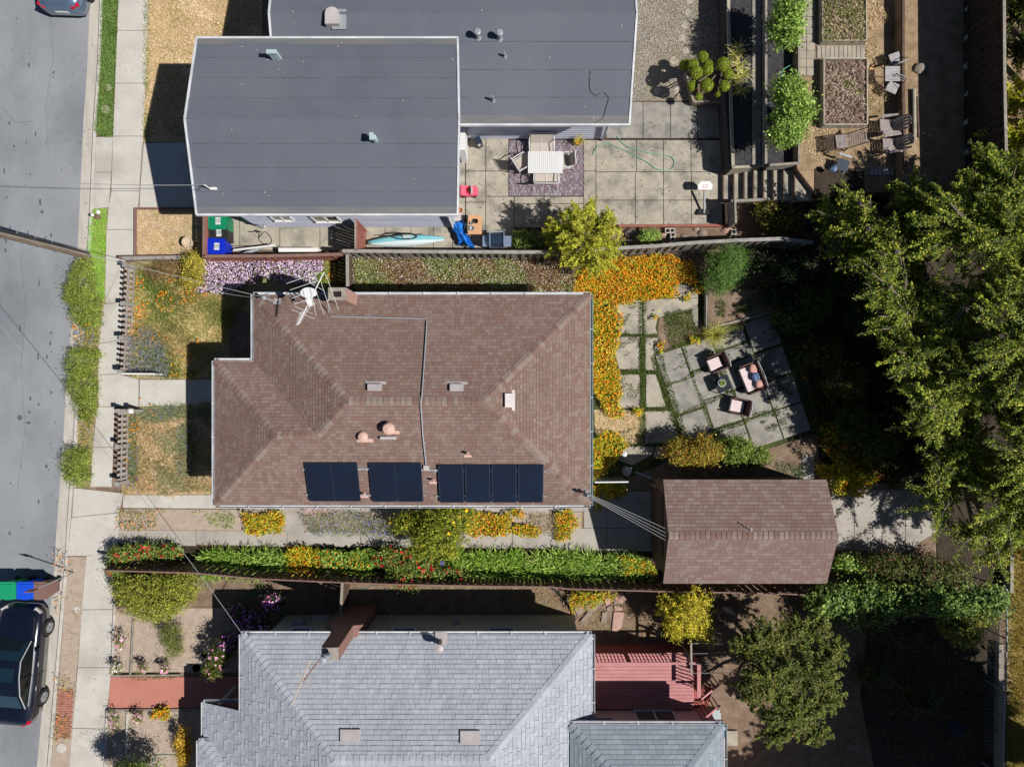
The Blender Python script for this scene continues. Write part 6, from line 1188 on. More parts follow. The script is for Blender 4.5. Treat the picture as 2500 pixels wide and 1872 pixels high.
# ---------------------------------------------------------------- vehicles and bins
def car(name, label, paint, loc, rz):
    t = thing(name, label, 'car', (0, 0, 0)); st = [(-2.38, .62, .34, .62, .80), (-2.30, .80, .26, .78, .96), (-2.0, .88, .2, .86, 1.02), (-1.45, .905, .2, .9, 1.0), (-.6, .91, .2, .92, .98), (.5, .91, .2, .92, .97), (1.15, .905, .2, .88, .95), (1.75, .89, .2, .80, .88), (2.12, .82, .24, .7, .78), (2.34, .66, .32, .56, .66), (2.40, .45, .36, .48, .56)]
    secs = [[(-w * .97, y, zl), (-w, y, (zl + zb) / 2), (-w * .97, y, zb), (-w * .82, y, zt), (-w * .4, y, zt + .025), (w * .4, y, zt + .025), (w * .82, y, zt), (w * .97, y, zb), (w, y, (zl + zb) / 2), (w * .97, y, zl)] for (y, w, zl, zb, zt) in st]
    part('body', MB().loft(secs), paint, t, smooth=True)
    g = [(-1.62, .62, 1.0), (-1.0, .60, 1.30), (-.75, .585, 1.37), (-.2, .58, 1.41), (.25, .575, 1.40), (.42, .58, 1.36), (1.12, .68, 1.0)]
    gs = [[(-.80, y if abs(y) < 1.4 else y, .94), (-w - .0, y, z), (-w * .6, y, z + .02), (w * .6, y, z + .02), (w, y, z), (.80, y, .94)] for (y, w, z) in g]
    part('cabin', MB().loft(gs), 'car_glass_side', t)
    rf = MB(); q = [(-.99, .605), (-.75, .59), (-.2, .585), (.25, .58), (.40, .585)]; zz = [1.325, 1.385, 1.425, 1.415, 1.385]
    rf.loft([[(-w, y, z - .03), (-w * .96, y, z + .008), (-w * .5, y, z + .026), (w * .5, y, z + .026), (w * .96, y, z + .008), (w, y, z - .03)] for (y, w), z in zip(q, zz)]); rp = part('roof', rf, paint, t)
    part('sunroof', MB().box((0, -.12, 1.447), (.78, .55, .012)), 'car_glass', rp)
    def pane(n, pts, m='car_glass'): return part(n, MB().add(pts, [(0, 1, 2, 3)]), m, t)
    pane('windscreen', [(-.62, 1.13, 1.0), (.62, 1.13, 1.0), (.53, .42, 1.392), (-.53, .42, 1.392)]); pane('rear_window', [(.56, -1.6, 1.03), (-.56, -1.6, 1.03), (-.54, -1.0, 1.335), (.54, -1.0, 1.335)])
    for s in (-1, 1):
        part('window_trim', MB().tube([(s * .70, 1.1, 1.0), (s * .6, .42, 1.385), (s * .61, -.2, 1.42), (s * .63, -.95, 1.33), (s * .68, -1.6, 1.02)], .022, 6), 'silver', t)
        part('belt_trim', MB().tube([(s * .81, 1.05, .97), (s * .82, -.3, .99), (s * .78, -1.5, 1.02)], .015, 6), 'silver', t)
        part('door_pillar', MB().tube([(s * .82, -.25, .97), (s * .61, -.3, 1.4)], .03, 6), 'black', t)
        part('mirror', MB().box((s * .98, .78, .98), (.2, .12, .13), rz=s * .2), paint, t)
        part('tail_light', MB().box((s * .66, -2.25, .86), (.32, .14, .12), rz=s * .45), 'tail_red', t); part('headlight', MB().box((s * .66, 2.18, .68), (.3, .16, .1), rz=-s * .6), 'vent_white', t)
        part('door_handle', MB().box((s * .925, .1, .82), (.02, .18, .03)), 'silver', t); part('door_handle', MB().box((s * .92, -.85, .84), (.02, .18, .03)), 'silver', t)
        part('door_seam', MB().tube([(s * .915, -.32, .3), (s * .918, -.32, .9), (s * .80, -.32, .985)], .008, 4), 'black', t)
        for y in (1.42, -1.42):
            w = part('wheel', MB().tube([(s * .74, y, .33), (s * .945, y, .33)], .33, 24), 'rubber', t)
            rm = MB(); rm.tube([(s * .93, y, .33), (s * .952, y, .33)], .2, 20)
            for k in range(5): a = k * 1.2566; rm.beam((s * .958, y, .33), (s * .958, y + .2 * math.cos(a), .33 + .2 * math.sin(a)), .05, .02, up=(1, 0, 0))
            part('rim', rm, 'rim', w)
            part('wheel_arch', MB().tube([(s * .9, y + .37 * math.cos(a), .33 + .37 * math.sin(a)) for a in np.linspace(0, math.pi, 9)], .03, 6), 'black', t)
    part('number_plate', MB().box((0, -2.395, .6), (.5, .02, .13)), 'label_white', t); part('bonnet_seam', MB().tube([(-.72, 1.2, .955), (-.66, 2.0, .86), (0, 2.3, .72), (.66, 2.0, .86), (.72, 1.2, .955)], .007, 4), 'black', t)
    return put(t, loc, rz)
p = W(67, 1606, 0); car('parked_car', 'black saloon car with a sunroof parked at the kerb in the lower left corner', 'car_black', (p.x, p.y, -.12), R(-4.5))
p = W(176, -96, 0); car('parked_car', 'silver blue saloon parked at the kerb, cut off by the top left corner', 'car_blue', (p.x, p.y, -.12), R(-2.0))
def bin_(label, cx, cy, m, rz, z=0.0, handle=1, labelon=True, h=1.02):
    """cx, cy: where the lid centre shows in the picture"""
    p = W(cx, cy, z + h); t = thing('wheeled_bin', label, 'wheeled bin', (0, 0, 0), 'wheeled bins')
    part('body', MB().box((0, 0, h / 2 - .02), (.6, .62, h - .1), taper=.78), m, t)
    ld = MB(); ld.box((0, 0, h - .035), (.64, .66, .05)); ld.box((0.0, 0, h), (.56, .58, .03)); ld.box((.02, 0, h + .02), (.4, .42, .012)); ld.box((-.34, 0, h - .03), (.05, .6, .05)); lid = part('lid', ld, m, t)
    part('hinge', MB().tube([(-.36, -.26, h - .02), (-.36, .26, h - .02)], .022, 8), m, t)
    part('lid_lip', MB().box((.33, 0, h - .05), (.04, .3, .03)), m, t)
    if labelon:
        part('label', MB().box((.03, .0, h + .029), (.2, .28, .004)), 'label_white', lid)
        ik = MB()
        for k in range(4): ik.box((-.04 + k * .05, .02 * (k % 2), h + .033), (.02, .18 - .04 * (k % 2), .003))
        part('print', ik, 'ink', lid)
    for s in (-1, 1): part('wheel', MB().tube([(-.26, s * .24, .1), (-.26, s * .31, .1)], .1, 14), 'rubber', t)
    return put(t, (p.x, p.y, z), rz)
bin_('green wheeled bin standing nearest the felt roof house', 531, 540, 'plastic_green', .0); bin_('black wheeled bin between the green and blue bins in the side yard', 533, 569, 'plastic_black', .04, h=.95); bin_('blue wheeled bin by the reddish fence corner', 528, 602, 'plastic_blue', -.05)
bin_('green wheeled bin on the street ahead of the black car, leftmost', 17, 1443, 'plastic_green2', R(-90), -.12, labelon=False); bin_('blue wheeled bin on the street ahead of the black car', 60, 1443, 'plastic_blue2', R(-90), -.12, labelon=False); bin_('brown wheeled bin on the street ahead of the black car', 94, 1443, 'plastic_brown', R(-90), -.12, labelon=False, h=.95)
# ---------------------------------------------------------------- street pole, sign, wires
pb = W(217, 626, 0); t = thing('utility_pole', 'tall brown wooden utility pole leaning out over the street from the verge', 'utility pole', tuple(pb)); ptop = pb + Vector((-.1, -.3, 10.5))
part('pole', MB().tube([pb + Vector((0, 0, -.2)), pb.lerp(ptop, .5), ptop], .125, 14, .1), 'wood_pole', t); part('crossarm', MB().beam(ptop + Vector((0, -1.2, -.6)), ptop + Vector((0, 1.2, -.6)), .1, .12), 'wood_pole', t)
cd = MB(); cd.tube([pb + Vector((.03, .14, 0)), pb.lerp(ptop, .5) + Vector((.02, .15, 0)), ptop + Vector((.02, .13, 0))], .028, 6); part('pole_conduit', cd, 'wire_dark', t)
for k in range(10): z = 1.8 + k * .45; c = pb.lerp(ptop, z / 10.5); part('pole_step', MB().beam(c, c + Vector((.05, (.3 if k % 2 else -.28), 0)), .02, .02), 'galv', t)
def wire(label, a, b, sag, r=.014, m='wire', n=14, group=None, name='overhead_wire'):
    a = Vector(a); b = Vector(b); pts = [a.lerp(b, i / n) - Vector((0, 0, sag * 4 * (i / n) * (1 - i / n))) for i in range(n + 1)]
    o = part(name, MB().tube(pts, r, 6), m); o['label'] = label; o['category'] = 'wire'
    if group: o['group'] = group
    return o
PT = pb + Vector((-.1, -.2, 8.2))
wire('overhead wire from the utility pole to the corner of the brown roof', PT, m2t, .55, .011, 'wire')
wire('overhead wire crossing the driveway to the corner of the grey roof', pb + Vector((-.2, -.6, 8.0)), (W(590, 1545, 2.9)), .5, .010, 'wire')
wire('thin overhead wire to the white mast on the felt roof', pb + Vector((-.2, .8, 8.6)), m3t, .45, .012)
for k, (dy, p1) in enumerate([((.9), (W(60, -200, 6))), ((-.9), (W(60, -230, 6))), ((.9), (W(-100, 2300, 6))), ((-.9), (W(-80, 2300, 6)))]):
    wire('high street wire running %s from the pole, %s of its pair' % ('north' if k < 2 else 'south', 'outer' if k % 2 else 'inner'), ptop + Vector((0, dy, -.5)), Vector((pb.x - .1 + (.3 if k % 2 else 0), (22 if k < 2 else -24), 9.8)), .6, .015, 'wire_dark')
for k, (y0, y1) in enumerate([(1200, 1290), (1206, 1300), (1212, 1309), (1218, 1318)]):
    wire('%s of the four service wires from the brown roof to the garage' % ['uppermost', 'second', 'third', 'lowest'][k], m1t + Vector((.05, .05 - .04 * k, -.03 * k)), W(1624, y0 * 0 + y1, 3.3 - .05 * abs(k - 1)), .12, .010, 'wire', group='service wires between house and garage')
wire('slack wire over the grass beside the west gutter of the brown roof', W(505, 708, 3.4), m2t + Vector((-.3, -.02, -.1)), .3, .01)
ps = W(181, 1397, 0); t = thing('street_sign', 'thin galvanised sign post on the verge ahead of the parked black car', 'sign', tuple(ps)); part('post', MB().tube([ps, ps + Vector((0, 0, 2.6))], .025, 8), 'galv', t); part('sign_plate', MB().box(ps + Vector((-.02, 0, 2.45)), (.32, .012, .42)), 'terracotta', t)
# ---------------------------------------------------------------- aerials on the brown roof chimney
an = thing('tv_antenna', 'large white yagi television aerial rising over the brick chimney', 'antenna', (0, 0, 0)); b0 = M_(800, 740, .0); tp = W(742, 665, 5.6); 
part('mast', MB().tube([W(800, 736, 3.4), W(801, 734, 5.2)], .025, 8), 'silver', an)
E0, E1_ = W(791, 664, 5.5), W(727, 793, 5.0); part('boom', MB().tube([E0, E1_], .02, 8), 'white_metal', an)
tips = [((700, 692), (778, 661)), ((708, 708), (778, 681)), ((711, 728), (742, 717)), ((718, 743), (762, 726)), ((719, 752), (759, 763)), ((712, 756), (764, 778)), ((768, 772), (745, 710)), ((795, 665), (826, 757)), ((784, 690), (806, 760)), ((772, 712), (790, 768)), ((758, 725), (772, 772))]
tips = [((700, 692), (782, 664)), ((708, 708), (782, 683)), ((711, 729), (740, 718)), ((718, 743), (752, 731)), ((794, 667), (827, 757)), ((784, 690), (807, 760)), ((772, 712), (791, 768)), ((762, 725), (772, 771)), ((720, 748), (765, 767)), ((712, 756), (768, 778)), ((755, 690), (790, 709))]
el = MB()
for a, b in tips: el.tube([W(*a, 5.3), W(*b, 5.3)], .008, 5)
for k in range(9): c = E0.lerp(E1_, .72 + k * .033); w_ = .17 - k * .01; el.tube([c + Vector((-w_, -w_ * .55, 0)), c + Vector((w_, w_ * .55, 0))], .008, 4)
part('elements', el, 'white_metal', an); part('balun', MB().box(W(757, 737, 5.2), (.2, .28, .12), rz=.5), 'white', an)
ds = thing('satellite_dish', 'oval white satellite dish under the television aerial', 'satellite dish', (0, 0, 0)); c = W(754, 715, 4.3); mb = MB(); secs = []
for r in (.02, .15, .24, .29): secs.append([(c.x + r * math.cos(a) * 1.0, c.y + r * .62 * math.sin(a), c.z - .06 + r * r * .9 + .18 * r * math.sin(a)) for a in np.linspace(0, 6.283, 22)[:-1]])
mb.loft(secs); part('dish', mb, 'white_metal', ds); part('arm', MB().tube([c + Vector((0, -.2, 0)), c + Vector((.1, -.4, .1))], .02, 6), 'black', ds); part('mount', MB().tube([M_(765, 745, 0), c - Vector((0, .1, .05))], .03, 8), 'galv', ds); part('receiver', MB().box(c + Vector((.1, -.42, .1)), (.1, .12, .08)), 'white', ds)
aw = thing('chimney_antenna', 'old thin brown aerial on the chimney of the grey roof', 'antenna', (0, 0, 0)); a, b = W(779, 1610, 5.2), W(740, 1663, 6.0); part('mast', MB().tube([a, b], .02, 6), 'wood_red', aw); e0, e1 = W(759, 1610, 6.0), W(713, 1719, 6.2); part('boom', MB().tube([e0, e1], .016, 6), 'pot_cream', aw); el = MB()
for k in range(12): c = e0.lerp(e1, .05 + k * .08); w_ = .34 if 3 < k < 8 else .1; el.tube([c + Vector((-w_, w_ * .45, 0)), c + Vector((w_, -w_ * .45, 0))], .007, 4)
part('elements', el, 'pot_cream', aw)
# ---------------------------------------------------------------- upper patio furniture
tb = thing('patio_table', 'white slatted rectangular dining table on the brick mat', 'table', W(1332, 397)); a, b = W(1289, 422, .74), W(1374, 371, .74); ns = 18
for k in range(ns): x_ = a.x + (b.x - a.x) * (k + .5) / ns; part('slat', MB().box((x_, (a.y + b.y) / 2, .74), ((b.x - a.x) / ns - .008, b.y - a.y, .02)), 'white_metal', tb)
part('rim', MB().beam((a.x, a.y, .73), (b.x, a.y, .73), .03, .03).beam((a.x, b.y, .73), (b.x, b.y, .73), .03, .03), 'white_metal', tb)
for x_ in (a.x + .06, b.x - .06):
    for y_ in (a.y + .06, b.y - .06): part('leg', MB().tube([(x_, y_, 0), (x_, y_, .73)], .02, 8), 'white_metal', tb)
def sling_seat(name, label, wd, loc, rz, group, cat='chair'):
    t = thing(name, label, cat, (0, 0, 0), group); w = wd / 2; n = 2 if wd > .8 else 1      # backrest at -y, seat faces +y
    for k in range(n):
        x_0, x_1 = -w + .04 + k * (wd - .06) / n, -w + .02 + (k + 1) * (wd - .06) / n
        part('seat', MB().hexa([(x_0, -.2, .37), (x_1, -.2, .37), (x_1, .26, .41), (x_0, .26, .41)], [(x_0, -.2, .385), (x_1, -.2, .385), (x_1, .26, .425), (x_0, .26, .425)]), 'sling', t)
        part('backrest', MB().hexa([(x_0, -.38, .86), (x_1, -.38, .86), (x_1, -.2, .39), (x_0, -.2, .39)], [(x_0, -.37, .875), (x_1, -.37, .875), (x_1, -.185, .4), (x_0, -.185, .4)]), 'sling', t)
    f = MB()
    for s in (-1, 1):
        x = s * w; f.tube([(x, -.46, .0), (x, -.3, .4), (x, -.40, .9)], .016, 6); f.tube([(x, .28, 0), (x, .27, .42), (x, .2, .62), (x + s * .02, -.1, .66), (x, -.34, .64)], .02, 6); f.tube([(x, -.22, .4), (x, .28, .43)], .016, 6)
    f.tube([(-w, -.40, .9), (w, -.40, .9)], .018, 6); f.tube([(-w, .28, .43), (w, .28, .43)], .016, 6); f.tube([(-w, -.22, .4), (w, -.22, .4)], .016, 6)
    if n == 2: f.tube([(0, -.39, .88), (0, -.2, .4), (0, .27, .43)], .016, 6)
    part('frame', f, 'white_metal', t); return put(t, loc, rz)
g_ = 'white metal sling seats round the patio table'
p = W(1321, 369); sling_seat('bench', 'white two seat sling bench on the house side of the table', .98, (p.x, p.y, .03), R(180), g_, 'bench'); p = W(1332, 440); sling_seat('bench', 'white two seat sling bench on the near side of the table', .98, (p.x, p.y, .03), R(0), g_, 'bench')
p = W(1276, 405); sling_seat('patio_chair', 'white sling chair turned askew at the left end of the table', .56, (p.x, p.y, .03), R(-58), g_); p = W(1376, 403); sling_seat('patio_chair', 'white sling chair tucked in at the right end of the table', .56, (p.x, p.y, .03), R(95), g_)
def pot(label, px, py, r, h, m, z=0.0, plant=None, name='flower_pot'):
    p = W(px, py, z); t = thing(name, label, 'pot', tuple(p)); part('pot', MB().lathe(p, [(r * .7, 0), (r, h), (r * 1.08, h), (r * 1.08, h + .02), (r * .85, h + .02), (r * .8, h - .06)], 18), m, t)
    if plant: link('plant', qmesh('plant', rosette(p.x, p.y, z + h - .03, plant[0], plant[1], plant[2], plant[3]), ORG[t.name]), 'leaf', t)
    return t
pot('small pot of spiky yellow leaves against the lavender wall', 1411, 352, .12, .3, 'terracotta', plant=(70, .32, .03, [C(200, 190, 60), C(120, 150, 50), C(214, 180, 80)])); pot('big round cream pot in the corner of the dry square bed', 468, 596, .2, .4, 'pot_cream'); pot('small round pot beside the white door slab of the felt roof house', 1124, 516, .1, .15, 'terracotta')
t = thing('water_post', 'brown capped white standpipe on the lime green grass strip', 'standpipe', W(240, 530)); p = W(240, 531); part('pipe', MB().lathe(p, [(.1, 0), (.1, .12), (.06, .14), (.055, .4), (.02, .44)], 16), 'plastic_brown', t); part('cap', MB().lathe((p.x, p.y, .38), [(.06, 0), (.07, .04), (.03, .09)], 14), 'white', t)
def blob_mesh(label, name, cat, px, py, rx, ry, rz, m, seed=1, z=0.0):
    p = W(px, py, z); mb = MB(); n = 12; secs = []; r_ = random.Random(seed)
    for k in range(6):
        a = k / 5 * math.pi / 2; secs.append([(p.x + rx * math.cos(a) * math.cos(q) * r_.uniform(.8, 1.1), p.y + ry * math.cos(a) * math.sin(q) * r_.uniform(.8, 1.1), z + rz * math.sin(a)) for q in [2 * math.pi * i / n for i in range(n)]])
    mb.loft(secs); o = part(name, mb, m); o['label'] = label; o['category'] = cat; return o
blob_mesh('crumpled white paper on the lime green grass strip', 'paper', 'litter', 240, 518, .1, .1, .06, 'white', 4)
t = thing('bbq_grill', 'steel gas barbecue with a dark glazed lid beside the blue tarpaulin', 'barbecue', W(1210, 585)); a, b = W(1178, 602, .9), W(1248, 576, .9); part('side_shelf', MB().prism([(a.x, a.y), (a.x + .42, a.y), (a.x + .42, b.y), (a.x, b.y)], .86, .9), 'grill_steel', t); part('side_shelf', MB().prism([(b.x - .34, a.y), (b.x, a.y), (b.x, b.y), (b.x - .34, b.y)], .86, .9), 'grill_steel', t)
c0 = W(1213, 585, .9); part('cabinet', MB().box((c0.x, c0.y, .45), (.6, .5, .86)), 'grill_steel', t); ld = MB()
for k in range(7): a0, a1 = math.pi * k / 7, math.pi * (k + 1) / 7; ld.hexa([(c0.x - .26, c0.y + .27 * math.cos(a0), .9), (c0.x + .26, c0.y + .27 * math.cos(a0), .9), (c0.x + .26, c0.y + .27 * math.cos(a1), .9), (c0.x - .26, c0.y + .27 * math.cos(a1), .9)][::-1], [(c0.x - .26, c0.y + .27 * math.cos(a0), .9 + .2 * math.sin(a0)), (c0.x + .26, c0.y + .27 * math.cos(a0), .9 + .2 * math.sin(a0)), (c0.x + .26, c0.y + .27 * math.cos(a1), .9 + .2 * math.sin(a1)), (c0.x - .26, c0.y + .27 * math.cos(a1), .9 + .2 * math.sin(a1))][::-1])
lid = part('lid', ld, 'grill_lid', t)
for s in (-1, 1): part('lid_end', MB().tube([(c0.x + s * .28, c0.y + .3 * math.cos(a), .91 + .22 * math.sin(a)) for a in np.linspace(0, math.pi, 8)], .03, 6), 'grill_steel', lid)
part('handle', MB().tube([(c0.x - .26, c0.y + .3, .98), (c0.x + .26, c0.y + .3, .98)], .025, 6), 'silver', lid)
t = thing('side_table', 'orange wooden table holding three cooking pots beside the tarpaulin', 'table', W(1158, 548)); a, b = W(1143, 572, .8), W(1176, 526, .8)
for k in range(4): x_ = a.x + (b.x - a.x) * (k + .5) / 4; part('board', MB().box((x_, (a.y + b.y) / 2, .79), ((b.x - a.x) / 4 - .004, b.y - a.y, .03)), 'table_wood', t)
for x_ in (a.x + .04, b.x - .04):
    for y_ in (a.y + .04, b.y - .04): part('leg', MB().box((x_, y_, .39), (.05, .05, .77)), 'table_wood', t)
for px, py, r, m, lb in [(1162, 541, .09, 'black', 'dark cooking pot at the upper end of the orange table'), (1152, 546, .055, 'silver', 'smallest steel pot on the orange table'), (1152, 558, .1, 'silver', 'wide steel pan on the orange table')]:
    q = W(px, py, .81); o = part('cooking_pot', MB().lathe(q, [(r * .9, 0), (r, .1), (r * .9, .1), (r * .82, .02), (.01, .02)], 18), m); o['label'] = lb; o['category'] = 'pot'
# tarp: crumpled sheet
def cloth(label, name, cat, outline, m, h0, amp, seed):
    P = np.array([(W(a, b, h0).x, W(a, b, h0).y) for a, b in outline]); lo = P.min(0); hi = P.max(0); st_ = .045; xs = np.arange(lo[0], hi[0], st_); ys = np.arange(lo[1], hi[1], st_); X, Y = np.meshgrid(xs, ys); ins = inpoly(X.ravel(), Y.ravel(), P).reshape(X.shape); r_ = np.random.default_rng(seed)
    ph = r_.random(8) * 6; Z = sum(np.abs(np.sin((X * math.cos(p) + Y * math.sin(p)) * (5 + 3 * i) + p * 3)) * amp / (1 + i) for i, p in enumerate(ph[:5])) + h0 * .3; idx = -np.ones(X.shape, int); mb = MB(); k = 0
    for i in range(X.shape[0]):
        for j in range(X.shape[1]):
            if ins[i, j]:
                edge = not (0 < i < X.shape[0] - 1 and 0 < j < X.shape[1] - 1 and ins[i - 1, j] and ins[i + 1, j] and ins[i, j - 1] and ins[i, j + 1]); idx[i, j] = k; k += 1; mb.v.append((X[i, j], Y[i, j], .03 if edge else Z[i, j]))
    for i in range(X.shape[0] - 1):
        for j in range(X.shape[1] - 1):
            q = [idx[i, j], idx[i, j + 1], idx[i + 1, j + 1], idx[i + 1, j]]
            if min(q) >= 0: mb.f.append(tuple(q))
    o = part(name, mb, m); o['label'] = label; o['category'] = cat; return o
cloth('crumpled bright blue tarpaulin lying between the kayak and the orange table', 'tarpaulin', 'tarpaulin', [(1097, 562), (1112, 540), (1130, 531), (1140, 545), (1135, 560), (1148, 580), (1160, 600), (1145, 606), (1130, 592), (1116, 598), (1112, 570)], 'tarp', .5, .22, 3)
# kayak
ky = thing('kayak', 'turquoise and white kayak lying on its side along the grey board fence', 'kayak', W(990, 592)); a, b = W(897, 592, .4), W(1083, 582, .4); secs = []; sec2 = []; n = 15
for i in range(n):
    s = i / (n - 1); c = a.lerp(b, s); w = math.sin(math.pi * min(max(s, .03), .97)) ** .6; up_y = .19 * w + .02
    secs.append([(c.x, c.y + up_y * math.cos(q) * .9 - .05 * w, .28 + .26 * w * math.sin(q)) for q in np.linspace(0, 6.283, 13)[:-1]]); sec2.append([(c.x, c.y + up_y * .75 * math.cos(q) + .07 * w, .35 + .24 * w * math.sin(q)) for q in np.linspace(-.2, 3.0, 7)] + [(c.x, c.y + .07 * w, .3)])
part('hull', MB().loft(secs), 'kayak_side', ky, smooth=True); part('deck', MB().loft(sec2), 'kayak_top', ky, smooth=True)
cm = a.lerp(b, .5) + Vector((0, .12, .24)); part('cockpit', MB().tube([cm + Vector((.5 * math.cos(q), .1 * math.sin(q), .08 * math.sin(q))) for q in np.linspace(0, 6.283, 17)], .025, 6), 'black', ky); part('seat', MB().box(cm + Vector((.1, 0, -.02)), (.35, .16, .05)), 'galv_teal', ky); part('carry_strap', MB().tube([a.lerp(b, .22) + Vector((0, .16, .26)), a.lerp(b, .4) + Vector((0, .18, .3)), a.lerp(b, .72) + Vector((0, .16, .26))], .015, 5), 'black', ky)
o = part('paddle_rail', MB().tube([W(940, 580, .3), W(940, 577, .4), W(1016, 577, .4), W(1017, 580, .3)], .02, 6), 'black'); o['label'] = 'black metal rail lying behind the kayak'; o['category'] = 'rail'
t = thing('toy_car', 'bright pink ride-on toy car parked on the upper patio', 'toy car', W(1145, 472)); p = W(1145, 471); bd = MB()
bd.loft([[(p.x + x, p.y - w, .08), (p.x + x, p.y - w, h), (p.x + x, p.y + w, h), (p.x + x, p.y + w, .08)] for x, w, h in [(-.38, .14, .3), (-.3, .19, .42), (-.05, .2, .34), (.0, .2, .3), (.12, .2, .36), (.3, .18, .34), (.38, .12, .26)]]); part('body', bd, 'toy_pink', t); part('seat', MB().box((p.x - .08, p.y, .345), (.2, .26, .02)), 'toy_red', t); part('windscreen', MB().box((p.x + .14, p.y, .42), (.06, .34, .1)), 'vent_white', t); part('steering_wheel', MB().lathe((p.x + .06, p.y, .42), [(.07, 0), (.07, .02)], 12), 'black', t)
for sx in (-.22, .24):
    for sy in (-.2, .2): part('wheel', MB().tube([(p.x + sx, p.y + sy - .02, .08), (p.x + sx, p.y + sy + .02, .08)], .08, 12), 'black', t)
t = thing('utility_box', 'small dark metal box leaning near the lavender wall', 'box', W(1165, 352)); p = W(1170, 354); part('body', MB().box((p.x, p.y, .3), (.2, .3, .6), rz=.5), 'grill_lid', t); part('latch', MB().box((p.x + .02, p.y - .18, .5), (.1, .08, .06), rz=.5), 'vent_white', t)
# basketball hoop
bh = thing('basketball_hoop', 'portable basketball hoop with a white backboard on the upper patio', 'basketball hoop', W(1716, 520)); bs = W(1717, 522); tp = W(1720, 466, .5)
part('base', MB().prism([(bs.x - .3, bs.y - .06), (bs.x + .25, bs.y - .06), (bs.x + .15, bs.y + .16), (bs.x - .2, bs.y + .16)], .01, .14), 'black', bh); part('pole', MB().tube([bs + Vector((0, 0, .1)), tp], .045, 10), 'galv', bh)
bc = W(1721, 458, .55); q = [(-.28, -.08), (.28, -.08), (.3, .1), (.18, .24), (-.18, .24), (-.3, .1)]; M = Matrix.Translation(bc) @ Matrix.Rotation(.35, 4, 'X'); bb = MB()
bb.add([M @ Vector((x, y, 0)) for x, y in q] + [M @ Vector((x, y, .03)) for x, y in q], [tuple(range(6))[::-1], tuple(range(6, 12))] + [(i, (i + 1) % 6, 6 + (i + 1) % 6, 6 + i) for i in range(6)]); bp_ = part('backboard', bb, 'white_metal', bh)
part('target_square', MB().tube([M @ Vector(v) for v in [(-.09, 0, .035), (.09, 0, .035), (.09, .1, .035), (-.09, .1, .035), (-.09, 0, .035)]], .008, 4), 'toy_red', bp_); part('rim', MB().tube([(bc.x + .12 * math.cos(a), bc.y + .02 + .12 * math.sin(a), bc.z - .12) for a in np.linspace(0, 6.283, 14)], .01, 5), 'toy_red', bh)
# hoses
def hose(label, pts, z=.03, r=.013, m='hose_green', name='garden_hose'):
    P = [W(a, b, z) for a, b in pts]; sm = []
    for i in range(len(P) - 1):
        p0, p1, p2, p3 = P[max(i - 1, 0)], P[i], P[i + 1], P[min(i + 2, len(P) - 1)]
        for k in range(4):
            s = k / 4; sm.append(.5 * ((2 * p1) + (p2 - p0) * s + (2 * p0 - 5 * p1 + 4 * p2 - p3) * s * s + (3 * p1 - p0 - 3 * p2 + p3) * s ** 3))
    sm.append(P[-1]); o = part(name, MB().tube(sm, r, 6), m); o['label'] = label; o['category'] = 'hose'; return o
hose('pale green garden hose looping over the upper patio slabs', [(1448, 377), (1459, 357), (1482, 350), (1499, 356), (1532, 370), (1561, 386), (1583, 398), (1600, 411), (1620, 416), (1637, 414), (1647, 401), (1643, 387), (1629, 380), (1589, 374), (1549, 364), (1524, 353), (1507, 333)], .05)
hose('black hose coiled beside the white junk in the side yard', [(634, 566), (632, 584), (645, 596), (658, 597), (663, 586), (655, 572), (645, 566), (633, 580)], .04, .013, 'rubber'); hose('green hose crossing the dirt bed beside the red path garden', [(372, 1860), (378, 1846), (395, 1842), (420, 1843), (438, 1841)], .06); hose('short green hose over the mulch bed edge', [(1904, 190), (1912, 172), (1925, 162), (1946, 150), (1948, 128)], 1.5, .012)
hose('dark corrugated drain pipe curving over the dirt by the grey roof', [(1343, 1432), (1362, 1446), (1385, 1472), (1398, 1494), (1404, 1515)], .1, .045, 'rubber', 'drain_pipe'); hose('white stick lying on the patio slabs', [(1584, 307), (1630, 285)], .04, .014, 'pot_cream', 'stick'); bpy.data.objects['stick']['category'] = 'stick'
hose('green hose hanging over the weathered board fence', [(898, 1424), (915, 1422), (925, 1422), (890, 1436), (868, 1434)], 1.3, .012, 'hose_teal'); hose('thin green hose in the shaded strip by the grey house wall', [(940, 1438), (975, 1450), (1005, 1470), (1022, 1500)], .05, .012, 'hose_teal'); hose('teal hose ring round the shaded mauve flowers', [(590, 1468), (612, 1452), (640, 1447), (672, 1456), (690, 1480), (690, 1500), (672, 1515)], .06, .03, 'hose_teal')
bpy.data.objects['drain_pipe']['category'] = 'pipe'
# white boards and junk in the side yard
o = part('gutter_length', MB().beam(W(570, 611, .5), W(672, 599, .7), .07, .05), 'white'); o['label'] = 'long white gutter length leaning over the blue bin yard'; o['category'] = 'board'
o = part('white_panel', MB().box((W(733, 613, .3).x, W(733, 613, .3).y, .3), (1.6, .16, .5)), 'white'); o['label'] = 'long white storage panel along the reddish fence'; o['category'] = 'panel'
t = thing('folding_ladder', 'grey aluminium ladder lying in the side yard beside the blue bin', 'ladder', W(610, 612)); a, b = W(585, 622, .3), W(630, 605, .5); 
for s in (0, .22): part('stile', MB().beam(a + Vector((s, 0, 0)), b + Vector((s, 0, 0)), .05, .04), 'silver', t)
for k in range(6): c = a.lerp(b, (k + .5) / 6); part('rung', MB().beam(c, c + Vector((.22, 0, 0)), .03, .03), 'galv_teal', t)
jr = random.Random(9)
jk = thing('junk_pile', 'tangled white and dark pipes and boxes against the lavender wall', 'junk', W(640, 545))
